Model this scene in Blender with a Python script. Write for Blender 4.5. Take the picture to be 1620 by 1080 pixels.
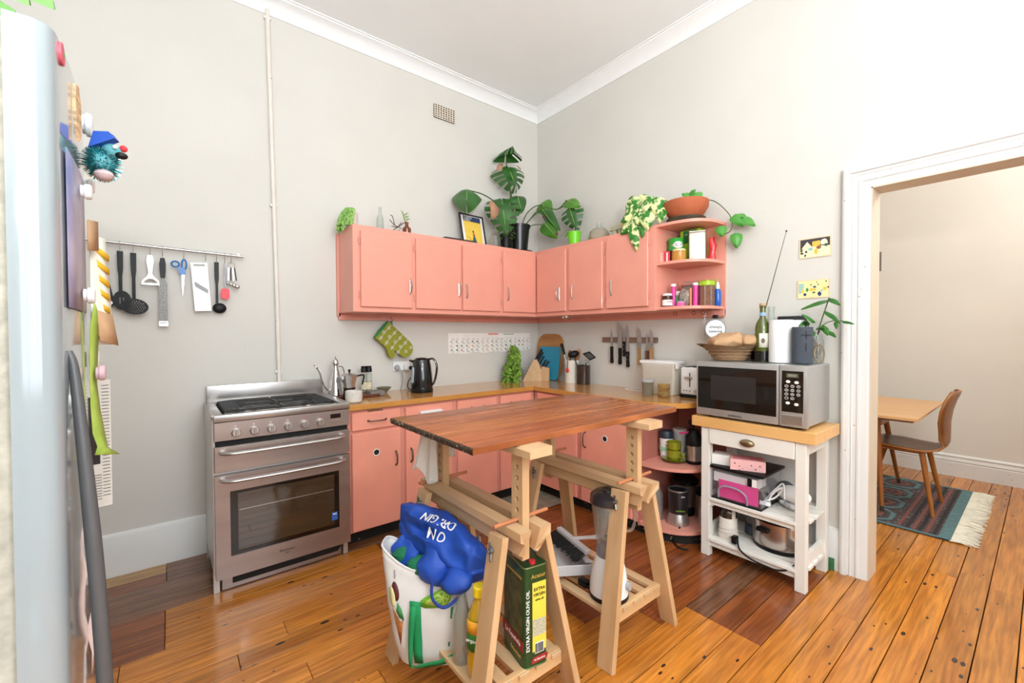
import bpy, bmesh, math, random
from math import pi, sin, cos, radians
from mathutils import Vector, Matrix, Euler
from mathutils.geometry import tessellate_polygon

for o in list(bpy.data.objects): bpy.data.objects.remove(o)
SC = bpy.context.scene
COL = SC.collection
random.seed(7)

# ------------------------------------------------------------------ camera, world, lights, exposure
cam_d = bpy.data.cameras.new('camera'); cam = bpy.data.objects.new('camera', cam_d); COL.objects.link(cam)
cam_d.sensor_width = 36.0; cam_d.lens = 15.095; cam_d.clip_start = 0.02
CAM_ROT = ((0.780470,0.014064,-0.625035),(-0.625181,0.011371,-0.780397),(-0.003868,0.999836,0.017668))
cam.matrix_world = Matrix.Translation((-2.7384, -3.025, 1.25)) @ Matrix(CAM_ROT).to_4x4()
SC.camera = cam
SC.view_settings.view_transform = 'Standard'; SC.view_settings.look = 'None'
SC.view_settings.gamma = 1.0; SC.view_settings.use_curve_mapping = False
SC.view_settings.exposure = -0.09
W = bpy.data.worlds.new('sky'); SC.world = W; W.use_nodes = True
bg = W.node_tree.nodes['Background']; bg.inputs[0].default_value = (0.86, 0.93, 1.0, 1); bg.inputs[1].default_value = 1.0

def area(name, loc, direction, sx, sy, power, color=(1, 1, 1)):
    d = bpy.data.lights.new(name, 'AREA'); d.shape = 'RECTANGLE'; d.size = sx; d.size_y = sy
    d.energy = power; d.color = color
    o = bpy.data.objects.new(name, d); COL.objects.link(o); o.location = loc
    o.rotation_euler = Vector(direction).to_track_quat('-Z', 'Y').to_euler(); return o
area('added_window_light', (-2.3, -4.98, 1.75), (-0.1, 1, -0.02), 1.9, 1.6, 60, (0.85, 0.93, 1.0))  # area lamp for the added, unseen window in the back wall
area('added_uplight', (-2.95, -4.1, 1.78), (0.12, 0.3, 1.0), 0.3, 0.3, 104, (0.90, 0.96, 1.0))  # added to brighten the ceiling, no such lamp known in the room
def bulb(name, loc, r, power, color):
    d = bpy.data.lights.new(name, 'POINT'); d.energy = power; d.color = color; d.shadow_soft_size = r
    o = bpy.data.objects.new(name, d); COL.objects.link(o); o.location = loc
bulb('added_pendant_bulb', (-2.2, -3.95, 2.35), 0.17, 58, (0.92, 0.96, 1.0))  # added lamp, stands in for flash bounced from above
bulb('dining_bulb', (1.2, -3.6, 2.75), 0.16, 68, (0.98, 0.98, 0.95))

# ------------------------------------------------------------------ materials
MATS = {}
def lin(c):
    if isinstance(c, str):
        c = [int(c[i:i+2], 16)/255 for i in (0, 2, 4)]
        c = [x/12.92 if x <= .04045 else ((x+.055)/1.055)**2.4 for x in c]
    return (c[0], c[1], c[2], 1)
def mat(name, col, rough=.5, metal=0., var=.06, scale=12., bump=0., bscale=60., spec=.5, coat=0., stretch=None, col2=None, specks=None, emit=None):
    if name in MATS: return MATS[name]
    m = bpy.data.materials.new(name); MATS[name] = m; m.use_nodes = True
    nt = m.node_tree; N = nt.nodes; L = nt.links; b = N['Principled BSDF']
    b.inputs['Roughness'].default_value = rough; b.inputs['Metallic'].default_value = metal
    b.inputs['Specular IOR Level'].default_value = spec; b.inputs['Coat Weight'].default_value = coat
    b.inputs['Coat Roughness'].default_value = .08
    c = lin(col)
    tc = N.new('ShaderNodeTexCoord'); mp = N.new('ShaderNodeMapping'); L.new(tc.outputs['Object'], mp.inputs[0])
    oi = N.new('ShaderNodeObjectInfo'); vm = N.new('ShaderNodeVectorMath'); vm.operation = 'SCALE'; vm.inputs[0].default_value = (7, 13, 5)
    L.new(oi.outputs['Random'], vm.inputs['Scale']); L.new(vm.outputs[0], mp.inputs['Location'])
    if stretch: mp.inputs['Scale'].default_value = stretch
    nz = N.new('ShaderNodeTexNoise'); nz.inputs['Scale'].default_value = scale; nz.inputs['Detail'].default_value = 5
    L.new(mp.outputs[0], nz.inputs['Vector'])
    cr = N.new('ShaderNodeValToRGB'); L.new(nz.outputs['Fac'], cr.inputs[0])
    c2 = lin(col2) if col2 else tuple(min(1, x*(1+var)) for x in c[:3])+(1,)
    c1 = c if col2 else tuple(x*(1-var) for x in c[:3])+(1,)
    cr.color_ramp.elements[0].position = .3; cr.color_ramp.elements[0].color = c1
    cr.color_ramp.elements[1].position = .7; cr.color_ramp.elements[1].color = c2
    out = cr.outputs[0]
    if specks:
        sc_, thr, scol = specks
        vo = N.new('ShaderNodeTexVoronoi'); vo.inputs['Scale'].default_value = sc_; L.new(tc.outputs['Object'], vo.inputs['Vector'])
        L.new(vm.outputs[0], N.new('ShaderNodeVectorMath').inputs[0])
        lt = N.new('ShaderNodeMath'); lt.operation = 'LESS_THAN'; lt.inputs[1].default_value = thr; L.new(vo.outputs['Distance'], lt.inputs[0])
        # thin them out with the cell colour
        sp = N.new('ShaderNodeSeparateColor'); L.new(vo.outputs['Color'], sp.inputs[0])
        g = N.new('ShaderNodeMath'); g.operation = 'GREATER_THAN'; g.inputs[1].default_value = .55; L.new(sp.outputs[0], g.inputs[0])
        mu = N.new('ShaderNodeMath'); mu.operation = 'MULTIPLY'; L.new(lt.outputs[0], mu.inputs[0]); L.new(g.outputs[0], mu.inputs[1])
        mx = N.new('ShaderNodeMixRGB'); L.new(mu.outputs[0], mx.inputs[0]); L.new(out, mx.inputs[1]); mx.inputs[2].default_value = lin(scol)
        out = mx.outputs[0]
    L.new(out, b.inputs['Base Color'])
    if bump:
        n2 = N.new('ShaderNodeTexNoise'); n2.inputs['Scale'].default_value = bscale; n2.inputs['Detail'].default_value = 6
        L.new(mp.outputs[0], n2.inputs['Vector'])
        bp = N.new('ShaderNodeBump'); bp.inputs['Strength'].default_value = bump; bp.inputs['Distance'].default_value = .004
        L.new(n2.outputs['Fac'], bp.inputs['Height']); L.new(bp.outputs[0], b.inputs['Normal'])
    if emit:
        b.inputs['Emission Color'].default_value = lin(emit[0]); b.inputs['Emission Strength'].default_value = emit[1]
    return m
def glass(name, col='FFFFFF', dens=.12, rough=.02):
    """thin glass: see-through tinted sheet plus fresnel gloss"""
    if name in MATS: return MATS[name]
    m = bpy.data.materials.new(name); MATS[name] = m; m.use_nodes = True
    nt = m.node_tree; N = nt.nodes; L = nt.links; N.remove(N['Principled BSDF'])
    t = N.new('ShaderNodeBsdfTransparent'); c = lin(col); t.inputs[0].default_value = c
    g = N.new('ShaderNodeBsdfGlossy'); g.inputs['Roughness'].default_value = rough
    d = N.new('ShaderNodeBsdfDiffuse'); d.inputs[0].default_value = c
    lw = N.new('ShaderNodeLayerWeight'); lw.inputs[0].default_value = .35
    nz = N.new('ShaderNodeTexNoise'); nz.inputs['Scale'].default_value = 20
    ad = N.new('ShaderNodeMath'); ad.operation = 'MULTIPLY_ADD'; ad.inputs[1].default_value = .05; ad.inputs[2].default_value = dens
    L.new(nz.outputs['Fac'], ad.inputs[0])
    m1 = N.new('ShaderNodeMixShader'); L.new(ad.outputs[0], m1.inputs[0]); L.new(t.outputs[0], m1.inputs[1]); L.new(d.outputs[0], m1.inputs[2])
    m2 = N.new('ShaderNodeMixShader'); L.new(lw.outputs['Facing'], m2.inputs[0]); L.new(m1.outputs[0], m2.inputs[1]); L.new(g.outputs[0], m2.inputs[2])
    mm = N.new('ShaderNodeMath'); mm.operation = 'MULTIPLY'; mm.inputs[1].default_value = .55; L.new(lw.outputs['Facing'], mm.inputs[0]); L.new(mm.outputs[0], m2.inputs[0])
    L.new(m2.outputs[0], N['Material Output'].inputs[0]); return m

# ------------------------------------------------------------------ mesh helpers
def V(*a): return Vector(a)
def frame(o, right, up):
    r = Vector(right).normalized(); u = Vector(up); u = (u - r*u.dot(r)).normalized(); n = r.cross(u)
    m = Matrix((r, u, n)).transposed().to_4x4(); m.translation = Vector(o); return m
class MB:
    def __init__(s): s.bm = bmesh.new()
    def _xf(s, vs, M):
        if M is not None:
            for v in vs: v.co = M @ v.co
    def box(s, c, size, M=None, bev=0., rot=None, seg=1):
        b = bmesh.new(); bmesh.ops.create_cube(b, size=1)
        for v in b.verts: v.co = V(v.co.x*size[0], v.co.y*size[1], v.co.z*size[2])
        if bev: bmesh.ops.bevel(b, geom=b.edges[:], offset=bev, segments=seg, affect='EDGES', profile=.6)
        R_ = Euler(rot).to_matrix().to_4x4() if rot else Matrix()
        T = Matrix.Translation(Vector(c)) @ R_
        if M is not None: T = M @ T
        for v in b.verts: v.co = T @ v.co
        s._merge(b); return s
    def _merge(s, b):
        me = bpy.data.meshes.new('t'); b.to_mesh(me); b.free(); s.bm.from_mesh(me); bpy.data.meshes.remove(me)
    def bar(s, p, q, w, t, up=(0, 0, 1), bev=0.):
        """rectangular bar from p to q: w along (dir x up), t along up"""
        p = Vector(p); q = Vector(q); d = q-p; L = d.length; z = d.normalized(); u = Vector(up); x = z.cross(u).normalized(); y = x.cross(z)
        M = Matrix((x, y, z)).transposed().to_4x4(); M.translation = (p+q)/2
        # x = width, -y.. = up
        return s.box((0, 0, 0), (w, t, L), M=M, bev=bev)
    def cyl(s, p, q, r, r2=None, n=16, caps=True):
        p = Vector(p); q = Vector(q); r2 = r if r2 is None else r2
        return s.tube([p, q], [r, r2], n=n, caps=caps)
    def tube(s, pts, r, n=8, caps=True, closed=False, flat=1.0, upv=None):
        pts = [Vector(p) for p in pts]; k = len(pts)
        rs = r if isinstance(r, (list, tuple)) else [r]*k
        rings = []; prev = None
        for i, p in enumerate(pts):
            if closed: d = pts[(i+1) % k]-pts[i-1]
            else: d = pts[min(i+1, k-1)]-pts[max(i-1, 0)]
            if d.length < 1e-9: d = V(0, 0, 1)
            d.normalize()
            if upv is not None: x = Vector(upv).cross(d)
            elif prev is None:
                a = V(0, 0, 1) if abs(d.z) < .9 else V(1, 0, 0); x = a.cross(d)
            else: x = prev - d*prev.dot(d)
            if x.length < 1e-6: x = V(1, 0, 0)
            x.normalize(); y = d.cross(x); prev = x
            rings.append([s.bm.verts.new(p + (x*cos(2*pi*j/n) + y*sin(2*pi*j/n)*flat)*rs[i]) for j in range(n)])
        for i in range(k if closed else k-1):
            A = rings[i]; B = rings[(i+1) % k]
            for j in range(n): s.bm.faces.new((A[j], A[(j+1) % n], B[(j+1) % n], B[j]))
        if caps and not closed:
            s.bm.faces.new(rings[0][::-1]); s.bm.faces.new(rings[-1])
        return s
    def lathe(s, prof, c=(0, 0, 0), n=24, M=None, sx=1., sy=1., close=False):
        """prof: (r, z) pairs, bottom outside up and (optionally) back down inside"""
        rings = []
        for r, z in prof:
            if r < 1e-5: rings.append([s.bm.verts.new((c[0], c[1], c[2]+z))])
            else: rings.append([s.bm.verts.new((c[0]+r*cos(2*pi*j/n)*sx, c[1]+r*sin(2*pi*j/n)*sy, c[2]+z)) for j in range(n)])
        for A, B in zip(rings, rings[1:]):
            for j in range(n):
                a, b_ = A[j % len(A)], A[(j+1) % len(A)]; c_, d_ = B[(j+1) % len(B)], B[j % len(B)]
                f = []
                for v in (a, b_, c_, d_):
                    if v not in f: f.append(v)
                if len(f) > 2:
                    try: s.bm.faces.new(f)
                    except ValueError: pass
        if M is not None:
            for R_ in rings:
                for v in R_: v.co = M @ v.co
        return s
    def ell(s, c, r, M=None, n=16):
        b = bmesh.new(); bmesh.ops.create_uvsphere(b, u_segments=n, v_segments=max(6, n//2), radius=1)
        rr = (r, r, r) if not isinstance(r, (tuple, list)) else r
        for v in b.verts:
            v.co = V(v.co.x*rr[0]+c[0], v.co.y*rr[1]+c[1], v.co.z*rr[2]+c[2])
            if M is not None: v.co = M @ v.co
        s._merge(b); return s
    def prism(s, poly, th, M=None, holes=()):
        """poly: 2D outline in frame M's xy plane, extruded from z=0 to z=th"""
        loops = [[Vector((x, y, 0)) for x, y in poly]] + [[Vector((x, y, 0)) for x, y in h] for h in holes]
        tris = tessellate_polygon(loops); flat = [p for l in loops for p in l]
        lo = [s.bm.verts.new(p) for p in flat]; hi = [s.bm.verts.new(p+V(0, 0, th)) for p in flat]
        for a, b_, c in tris:
            try:
                s.bm.faces.new((lo[a], lo[b_], lo[c])); s.bm.faces.new((hi[c], hi[b_], hi[a]))
            except ValueError: pass
        k = 0
        for l in loops:
            m = len(l)
            for i in range(m):
                a, b_ = k+i, k+(i+1) % m
                s.bm.faces.new((lo[a], lo[b_], hi[b_], hi[a]))
            k += m
        if M is not None:
            for v in lo+hi: v.co = M @ v.co
        return s
    def grid(s, P, closed_u=False, skip=None):
        """P[i][j] points"""
        vs = [[s.bm.verts.new(p) for p in row] for row in P]
        for i in range(len(vs)-1):
            m = len(vs[i])
            for j in range(m if closed_u else m-1):
                if skip and skip(i, j): continue
                s.bm.faces.new((vs[i][j], vs[i][(j+1) % m], vs[i+1][(j+1) % m], vs[i+1][j]))
        return s
    def build(s, name, m, parent=None, world=False, smooth=35, solid=0., **kw):
        bm = s.bm
        lone = [v for v in bm.verts if not v.link_faces]
        if lone: bmesh.ops.delete(bm, geom=lone, context='VERTS')
        if not kw.pop('keepn', False): bmesh.ops.recalc_face_normals(bm, faces=bm.faces[:])
        me = bpy.data.meshes.new(name); bm.to_mesh(me); bm.free()
        o = bpy.data.objects.new(name, me); COL.objects.link(o)
        for p in me.polygons: p.use_smooth = True
        me.set_sharp_from_angle(angle=radians(smooth))
        me.materials.append(m)
        if parent is not None:
            if world:
                P = Matrix.Identity(4); q = parent; chain = []
                while q is not None: chain.append(q); q = q.parent
                for q in reversed(chain): P = P @ (Matrix.Translation(q.location) @ q.rotation_euler.to_matrix().to_4x4())
                me.transform(P.inverted())
            o.parent = parent
        else:
            xs = [v.co for v in me.vertices]
            c = V((min(v.x for v in xs)+max(v.x for v in xs))/2, (min(v.y for v in xs)+max(v.y for v in xs))/2, min(v.z for v in xs))
            me.transform(Matrix.Translation(-c)); o.location = c
        if solid:
            md = o.modifiers.new('thickness', 'SOLIDIFY'); md.thickness = solid; md.offset = 0
        for k, v in kw.items(): o[k] = v
        return o
def thing(name, label, cat, loc=(0, 0, 0), rotz=0., group=None):
    o = bpy.data.objects.new(name, None); COL.objects.link(o); o.location = loc; o.rotation_euler = (0, 0, rotz)
    o.empty_display_size = .05; o['label'] = label; o['category'] = cat
    if group: o['group'] = group
    return o
def tag(o, label, cat, group=None):
    o['label'] = label; o['category'] = cat
    if group: o['group'] = group
    return o
def st(o): o['kind'] = 'structure'; return o
def copy_tree(o, parent=None):
    c = o.copy(); COL.objects.link(c); c.parent = parent
    for ch in [x for x in bpy.data.objects if x.parent == o]: copy_tree(ch, c)
    return c
def text(s, M, size, m, parent, name='lettering', world=True, th=.0006, align='CENTER', sx=1.):
    cu = bpy.data.curves.new('txt', 'FONT'); cu.body = s; cu.size = size; cu.extrude = th; cu.align_x = align; cu.align_y = 'CENTER'; cu.resolution_u = 3
    to = bpy.data.objects.new('txt', cu); COL.objects.link(to)
    dg = bpy.context.evaluated_depsgraph_get(); me = bpy.data.meshes.new_from_object(to.evaluated_get(dg))
    bpy.data.objects.remove(to); bpy.data.curves.remove(cu)
    me.transform(Matrix.Diagonal((sx, 1, 1, 1))); me.transform(M)
    b = MB(); b.bm.from_mesh(me); bpy.data.meshes.remove(me)
    return b.build(name, m, parent, world=world, keepn=True)
def text_on(s, M, size, m, parent, bvh, th=.0015, sx=1., name='lettering'):
    """lettering that follows a curved cloth surface (bvh in world space)"""
    o = text(s, M, size, m, parent, name=name, th=th, sx=sx); n = (M.to_3x3() @ Vector((0, 0, 1))).normalized()
    base = M.translation
    P = Matrix.Translation(parent.location) @ parent.rotation_euler.to_matrix().to_4x4(); Pi = P.inverted()
    for v in o.data.vertices:
        w = P @ v.co; h = (w-base).dot(n)
        hit = bvh.ray_cast(w+n*.12, -n)
        if hit[0] is not None: v.co = Pi @ (hit[0]+n*(h+.0045))
    return o
def arc(cx, cy, r, a0, a1, n, ry=None):
    ry = r if ry is None else ry
    return [(cx+r*cos(a0+(a1-a0)*i/n), cy+ry*sin(a0+(a1-a0)*i/n)) for i in range(n+1)]
def rrect(w, h, r, n=4):
    p = []
    for cx, cy, a in ((w/2-r, h/2-r, 0), (-w/2+r, h/2-r, pi/2), (-w/2+r, -h/2+r, pi), (w/2-r, -h/2+r, 3*pi/2)): p += arc(cx, cy, r, a, a+pi/2, n)
    return p
def spline(pts, n=8):
    pts = [Vector(p) for p in pts]; out = []
    P = [pts[0]*2-pts[1]] + pts + [pts[-1]*2-pts[-2]]
    for i in range(1, len(P)-2):
        for k in range(n):
            t = k/n; a, b_, c, d = P[i-1], P[i], P[i+1], P[i+2]
            out.append(.5*((2*b_)+(c-a)*t+(2*a-5*b_+4*c-d)*t*t+(3*b_-a-3*c+d)*t**3))
    out.append(pts[-1]); return out
def leafmesh(mb, base, tip, nrm, width, notch=0, heart=.25, cup=.15, droop=.1, nu=12, nv=4, blunt=.55):
    """a leaf blade from base (petiole) to tip; grid with optional splits"""
    base = Vector(base); tip = Vector(tip); d = tip-base; L = d.length; y = d.normalized()
    n = Vector(nrm); n = (n - y*n.dot(y)).normalized(); x = y.cross(n)
    P = []
    for i in range(nu+1):
        u = i/nu; w = width/2*max(.02, sin(pi*min(1, max(0, u))**blunt))**.75
        row = []
        for j in range(-nv, nv+1):
            v = j/nv; a = abs(v)
            yy = L*u - L*heart*a*(1-u)**1.3
            zz = cup*width*a*a*(-1) - droop*L*u*u + .02*width*sin(u*9+v*3)
            row.append(base + x*(v*w) + y*yy + n*zz)
        P.append(row)
    sk = None
    if notch:
        def sk(i, j):
            a = abs(j+.5-nv)/nv
            return (i % 3 == 2) and a > .42 and 1 < i < nu-1
    mb.grid(P, skip=sk)
    return mb
def crumple(mb, amt, freq=9., seed=0):
    from mathutils import noise
    for v in mb.bm.verts:
        p = v.co*freq + Vector((seed, seed*2.3, -seed)); v.co = v.co + noise.noise_vector(p)*amt
    return mb
# ------------------------------------------------------------------ shared materials
wall_m = mat('wall_paint', 'D6D3CC', .75, var=.02, scale=3, bump=.25, bscale=14, specks=(5.0, .012, 'A08F80'))
wall2_m = mat('wall_paint_dining', 'E4DED5', .75, var=.02, scale=3, bump=.25, bscale=12)
ceil_m = mat('ceiling_paint', 'F5F8F8', .85, var=.015, scale=3, bump=.1, bscale=10)
trim_m = mat('white_gloss_paint', 'E3E3E1', .45, var=.02, scale=5, bump=.12, bscale=30, specks=(16., .06, 'B9A58E'))
corn_m = mat('cornice_paint', 'F2F3F3', .6, var=.01, bump=.06, bscale=15)
pink_m = mat('pink_paint', 'E89D8A', .42, var=.03, scale=5, bump=.08, bscale=25, coat=.1)
pink2_m = mat('pink_paint_worn', 'E49A88', .45, var=.06, scale=6, bump=.1, bscale=25, specks=(9., .03, 'B86A58'))
steel_m = mat('brushed_steel', 'B3AFAC', .3, .9, var=.08, scale=6, bump=.05, bscale=50, stretch=(.2, 1, 8))
steelw_m = mat('brushed_steel_front', 'A89C97', .36, .85, var=.1, scale=5, bump=.05, bscale=50, stretch=(.3, 1, 3))
chrome_m = mat('chrome', 'D8D8DA', .12, 1., var=.03)
satin_m = mat('satin_metal', 'C2C0BE', .3, .9, var=.04)
dkmetal_m = mat('aged_metal', '6A625B', .38, .85, var=.15)
black_m = mat('black_plastic', '0F1011', .45, var=.1, spec=.3)
blackm_m = mat('black_matt', '121212', .75, var=.1)
white_m = mat('white_plastic', 'F1F1F0', .35, var=.02)
grey_m = mat('grey_plastic', 'A9A9AA', .45, var=.03)
red_m = mat('red_plastic', 'E0303A', .4, var=.04)
glass_m = glass('clear_glass', 'F3F6F4', .07)
dglass_m = mat('dark_glass', '161310', .06, var=.1, spec=.7)
paper_m = mat('paper', 'F2EFEA', .8, var=.03)
beech_m = mat('beech_wood', 'D9B68C', .45, col2='C6A076', scale=3.2, stretch=(6, .7, 6), bump=.05, bscale=20, specks=(7., .035, 'A97443'))
beechz_m = mat('beech_wood_upright', 'D5AF84', .45, col2='C2996C', scale=3.2, stretch=(6, 6, .7), bump=.05, bscale=20, specks=(7., .035, 'A97443'))
floor_m = []
def plank_mat(name, a, b_, kn, holes=True):
    m = mat(name, a, .27, col2=b_, scale=2.6, stretch=(.55, 9, 1), bump=.04, bscale=8, specks=(5.2, .055, kn), coat=.25)
    nt = m.node_tree; N = nt.nodes; L = nt.links; b = N['Principled BSDF']
    src = b.inputs['Base Color'].links[0].from_socket
    # long grain streaks and, from board to board, a change of tone
    tc = [n for n in N if n.type == 'MAPPING'][0]
    nz = N.new('ShaderNodeTexNoise'); nz.inputs['Scale'].default_value = 9; nz.inputs['Detail'].default_value = 8; L.new(tc.outputs[0], nz.inputs['Vector'])
    oi = N.new('ShaderNodeObjectInfo')
    mr = N.new('ShaderNodeMapRange'); mr.inputs[1].default_value = .35; mr.inputs[2].default_value = .65; mr.inputs[3].default_value = .68; mr.inputs[4].default_value = 1.15; L.new(nz.outputs['Fac'], mr.inputs[0])
    mr2 = N.new('ShaderNodeMapRange'); mr2.inputs[3].default_value = .82; mr2.inputs[4].default_value = 1.14; L.new(oi.outputs['Random'], mr2.inputs[0])
    mu = N.new('ShaderNodeMath'); mu.operation = 'MULTIPLY'; L.new(mr.outputs[0], mu.inputs[0]); L.new(mr2.outputs[0], mu.inputs[1])
    vm = N.new('ShaderNodeVectorMath'); vm.operation = 'SCALE'; L.new(src, vm.inputs[0]); L.new(mu.outputs[0], vm.inputs['Scale'])
    out = vm.outputs[0]
    if holes:  # dark nail and borer holes, smudged along the board
        mp = N.new('ShaderNodeMapping'); mp.inputs['Scale'].default_value = (.55, 1.3, 1); tcn = [n for n in N if n.type == 'TEX_COORD'][0]
        L.new(tcn.outputs['Object'], mp.inputs[0])
        of = [n for n in N if n.type == 'VECT_MATH' and n.operation == 'SCALE'][0]; L.new(of.outputs[0], mp.inputs['Location'])
        vo = N.new('ShaderNodeTexVoronoi'); vo.inputs['Scale'].default_value = 19; L.new(mp.outputs[0], vo.inputs['Vector'])
        big = N.new('ShaderNodeTexNoise'); big.inputs['Scale'].default_value = 2.2; L.new(mp.outputs[0], big.inputs['Vector'])
        th = N.new('ShaderNodeMapRange'); th.inputs[1].default_value = .42; th.inputs[2].default_value = .66; th.inputs[3].default_value = 0; th.inputs[4].default_value = .2; L.new(big.outputs['Fac'], th.inputs[0])
        lt = N.new('ShaderNodeMath'); lt.operation = 'LESS_THAN'; L.new(vo.outputs['Distance'], lt.inputs[0]); L.new(th.outputs[0], lt.inputs[1])
        mx = N.new('ShaderNodeMixRGB'); L.new(lt.outputs[0], mx.inputs[0]); L.new(out, mx.inputs[1]); mx.inputs[2].default_value = (.035, .015, .008, 1); out = mx.outputs[0]
    L.new(out, b.inputs['Base Color']); return m
pine_m = plank_mat('pine_board', 'D18733', 'B46A22', '5A2F12')
red_board_m = plank_mat('redwood_board', '9A5628', '7C401C', '3A1A0A', False)
dark_board_m = plank_mat('dark_board', '84583A', '6A4229', '2B160B', False)
tan_board_m = plank_mat('tan_board', 'C79A5A', 'B08048', '5A3A1C', False)

# ------------------------------------------------------------------ room shell
X0, Y0, ZC = -3.5, -4.8, 3.302
floor = st(MB().box((-.45, (Y0)/2, -.035), (6.3, -Y0+.3, .03)).build('floor', blackm_m))
st(MB().box((-1.75+.07, Y0/2, ZC+.03), (3.7, -Y0+.4, .06)).build('ceiling', ceil_m))
st(MB().box((1.4, -2.9, 3.3), (2.6, 3.8, .06)).build('ceiling_dining', ceil_m))
st(MB().box((-1.7, .05, ZC/2), (3.8, .1, ZC+.1)).build('wall_left', wall_m))
st(MB().box((X0-.05, Y0/2, ZC/2), (.1, -Y0+.2, ZC+.1)).build('wall_west', wall_m))
OY0, OY1, OZ, WT = -2.465, -3.36, 1.975, .13
w = MB(); w.box((WT/2, OY0/2+.05, ZC/2), (WT, -OY0+.1, ZC+.1)); w.box((WT/2, (OY1+Y0)/2, ZC/2), (WT, OY1-Y0, ZC+.1))
w.box((WT/2, (OY0+OY1)/2, (OZ+ZC)/2+.025), (WT, OY0-OY1, ZC-OZ+.05)); st(w.build('wall_right', wall_m))
w = MB(); w.box((-3.4, Y0-.05, ZC/2), (.3, .1, ZC+.1)); w.box((-.65, Y0-.05, ZC/2), (1.5, .1, ZC+.1))
w.box((-2.325, Y0-.05, .42), (1.85, .1, .95)); w.box((-2.325, Y0-.05, 2.95), (1.85, .1, .8)); st(w.build('wall_back', wall_m))
wn = st(MB().box((-2.325, Y0-.05, .915), (1.9, .16, .04)).build('added_window', trim_m))  # unseen window, added only to bring light in from behind
w = MB()
for x in (-3.22, -2.325, -1.43): w.box((x, Y0-.05, 1.72), (.05, .06, 1.62))
w.box((-2.325, Y0-.05, 2.53), (1.85, .06, .05)); w.build('added_window_frame', trim_m, wn, world=True)
# dining room shell
FX = 2.585
st(MB().box((FX+.05, -2.9, 1.65), (.1, 3.9, 3.4)).build('wall_far', wall2_m))
st(MB().box((1.4, -1.05, 1.65), (2.6, .1, 3.4)).build('wall_dining_side', wall2_m))
st(MB().box((1.4, -4.85, 1.65), (2.6, .1, 3.4)).build('wall_dining_back', wall2_m))
# baseboards
def skirting(name, pts, prof, m):
    b = MB(); b.grid([[V(x+nx*d, y+ny*d, z) for d, z in prof] for x, y, nx, ny in pts]); return st(b.build(name, m))
sk = [(0, 0), (.018, 0), (.018, .2), (.012, .215), (0, .222)]
skirting('baseboard_left', [(X0, 0, 0, -1), (-2.2, 0, 0, -1)], sk, trim_m)
sk2 = [(0, 0), (.02, 0), (.02, .12), (.014, .125), (.02, .135), (.016, .15), (.012, .16), (.016, .175), (.004, .19), (0, .19)]
skirting('baseboard_far', [(FX, -1.1, -1, 0), (FX, -4.8, -1, 0)], sk2, trim_m)
skirting('baseboard_right', [(0, -1.9, -1, 0), (0, -2.36, -1, 0)], sk, trim_m)
# cornice
cp = [(0, 3.215), (.008, 3.215), (.010, 3.222), (.022, 3.245), (.042, 3.268), (.066, 3.283), (.084, 3.288), (.086, 3.295), (.098, 3.296), (.1, 3.302)]
b = MB(); b.grid([[V(X0, -d, z) for d, z in cp], [V(-d, -d, z) for d, z in cp], [V(-d, Y0, z) for d, z in cp]]); st(b.build('trim_1', corn_m, smooth=25))
# door surround: moulding swept round the opening, and the lining of the wall
prof = [(-.004, -.01), (-.004, .010), (.010, .016), (.028, .016), (.032, .023), (.040, .024), (.046, .019), (.060, .019), (.064, .024), (.070, .019), (.076, .019), (.080, .034), (.095, .036), (.104, .032), (.110, .024), (.110, -.01)]
b = MB(); b.grid([[V(-p, OY0+w_, 0) for w_, p in prof], [V(-p, OY0+w_, OZ+w_) for w_, p in prof], [V(-p, OY1-w_, OZ+w_) for w_, p in prof], [V(-p, OY1-w_, 0) for w_, p in prof]])
st(b.build('trim_2', trim_m, smooth=25))
lin_m = mat('door_lining_shaded', 'D8C9B4', .5, var=.04, scale=4, specks=(10., .04, '9A7D5E'))  # brownish tone puts the shade of the reveal into the colour
b = MB(); b.box((WT/2, OY0-.004, OZ/2), (WT+.02, .012, OZ)); b.box((WT/2, OY1+.004, OZ/2), (WT+.02, .012, OZ)); b.box((WT/2, (OY0+OY1)/2, OZ-.004), (WT+.02, OY0-OY1, .012))
st(b.build('trim_3', lin_m))
# the door, folded right back into the dining room
d = MB(); a = radians(66); ux, uy = cos(a), sin(a)
Md = frame((WT+.02, OY0+.008, 0), (ux, uy, 0), (0, 0, 1))
d.box((.4, .98, -.0), (.8, 1.94, .04), M=Md, bev=.002); door = st(d.build('door_1', trim_m))
for z in (.35, 1.62): MB().box((.0, z, .012), (.02, .10, .03), M=Md).build('hinge', dkmetal_m, door, world=True)
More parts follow.
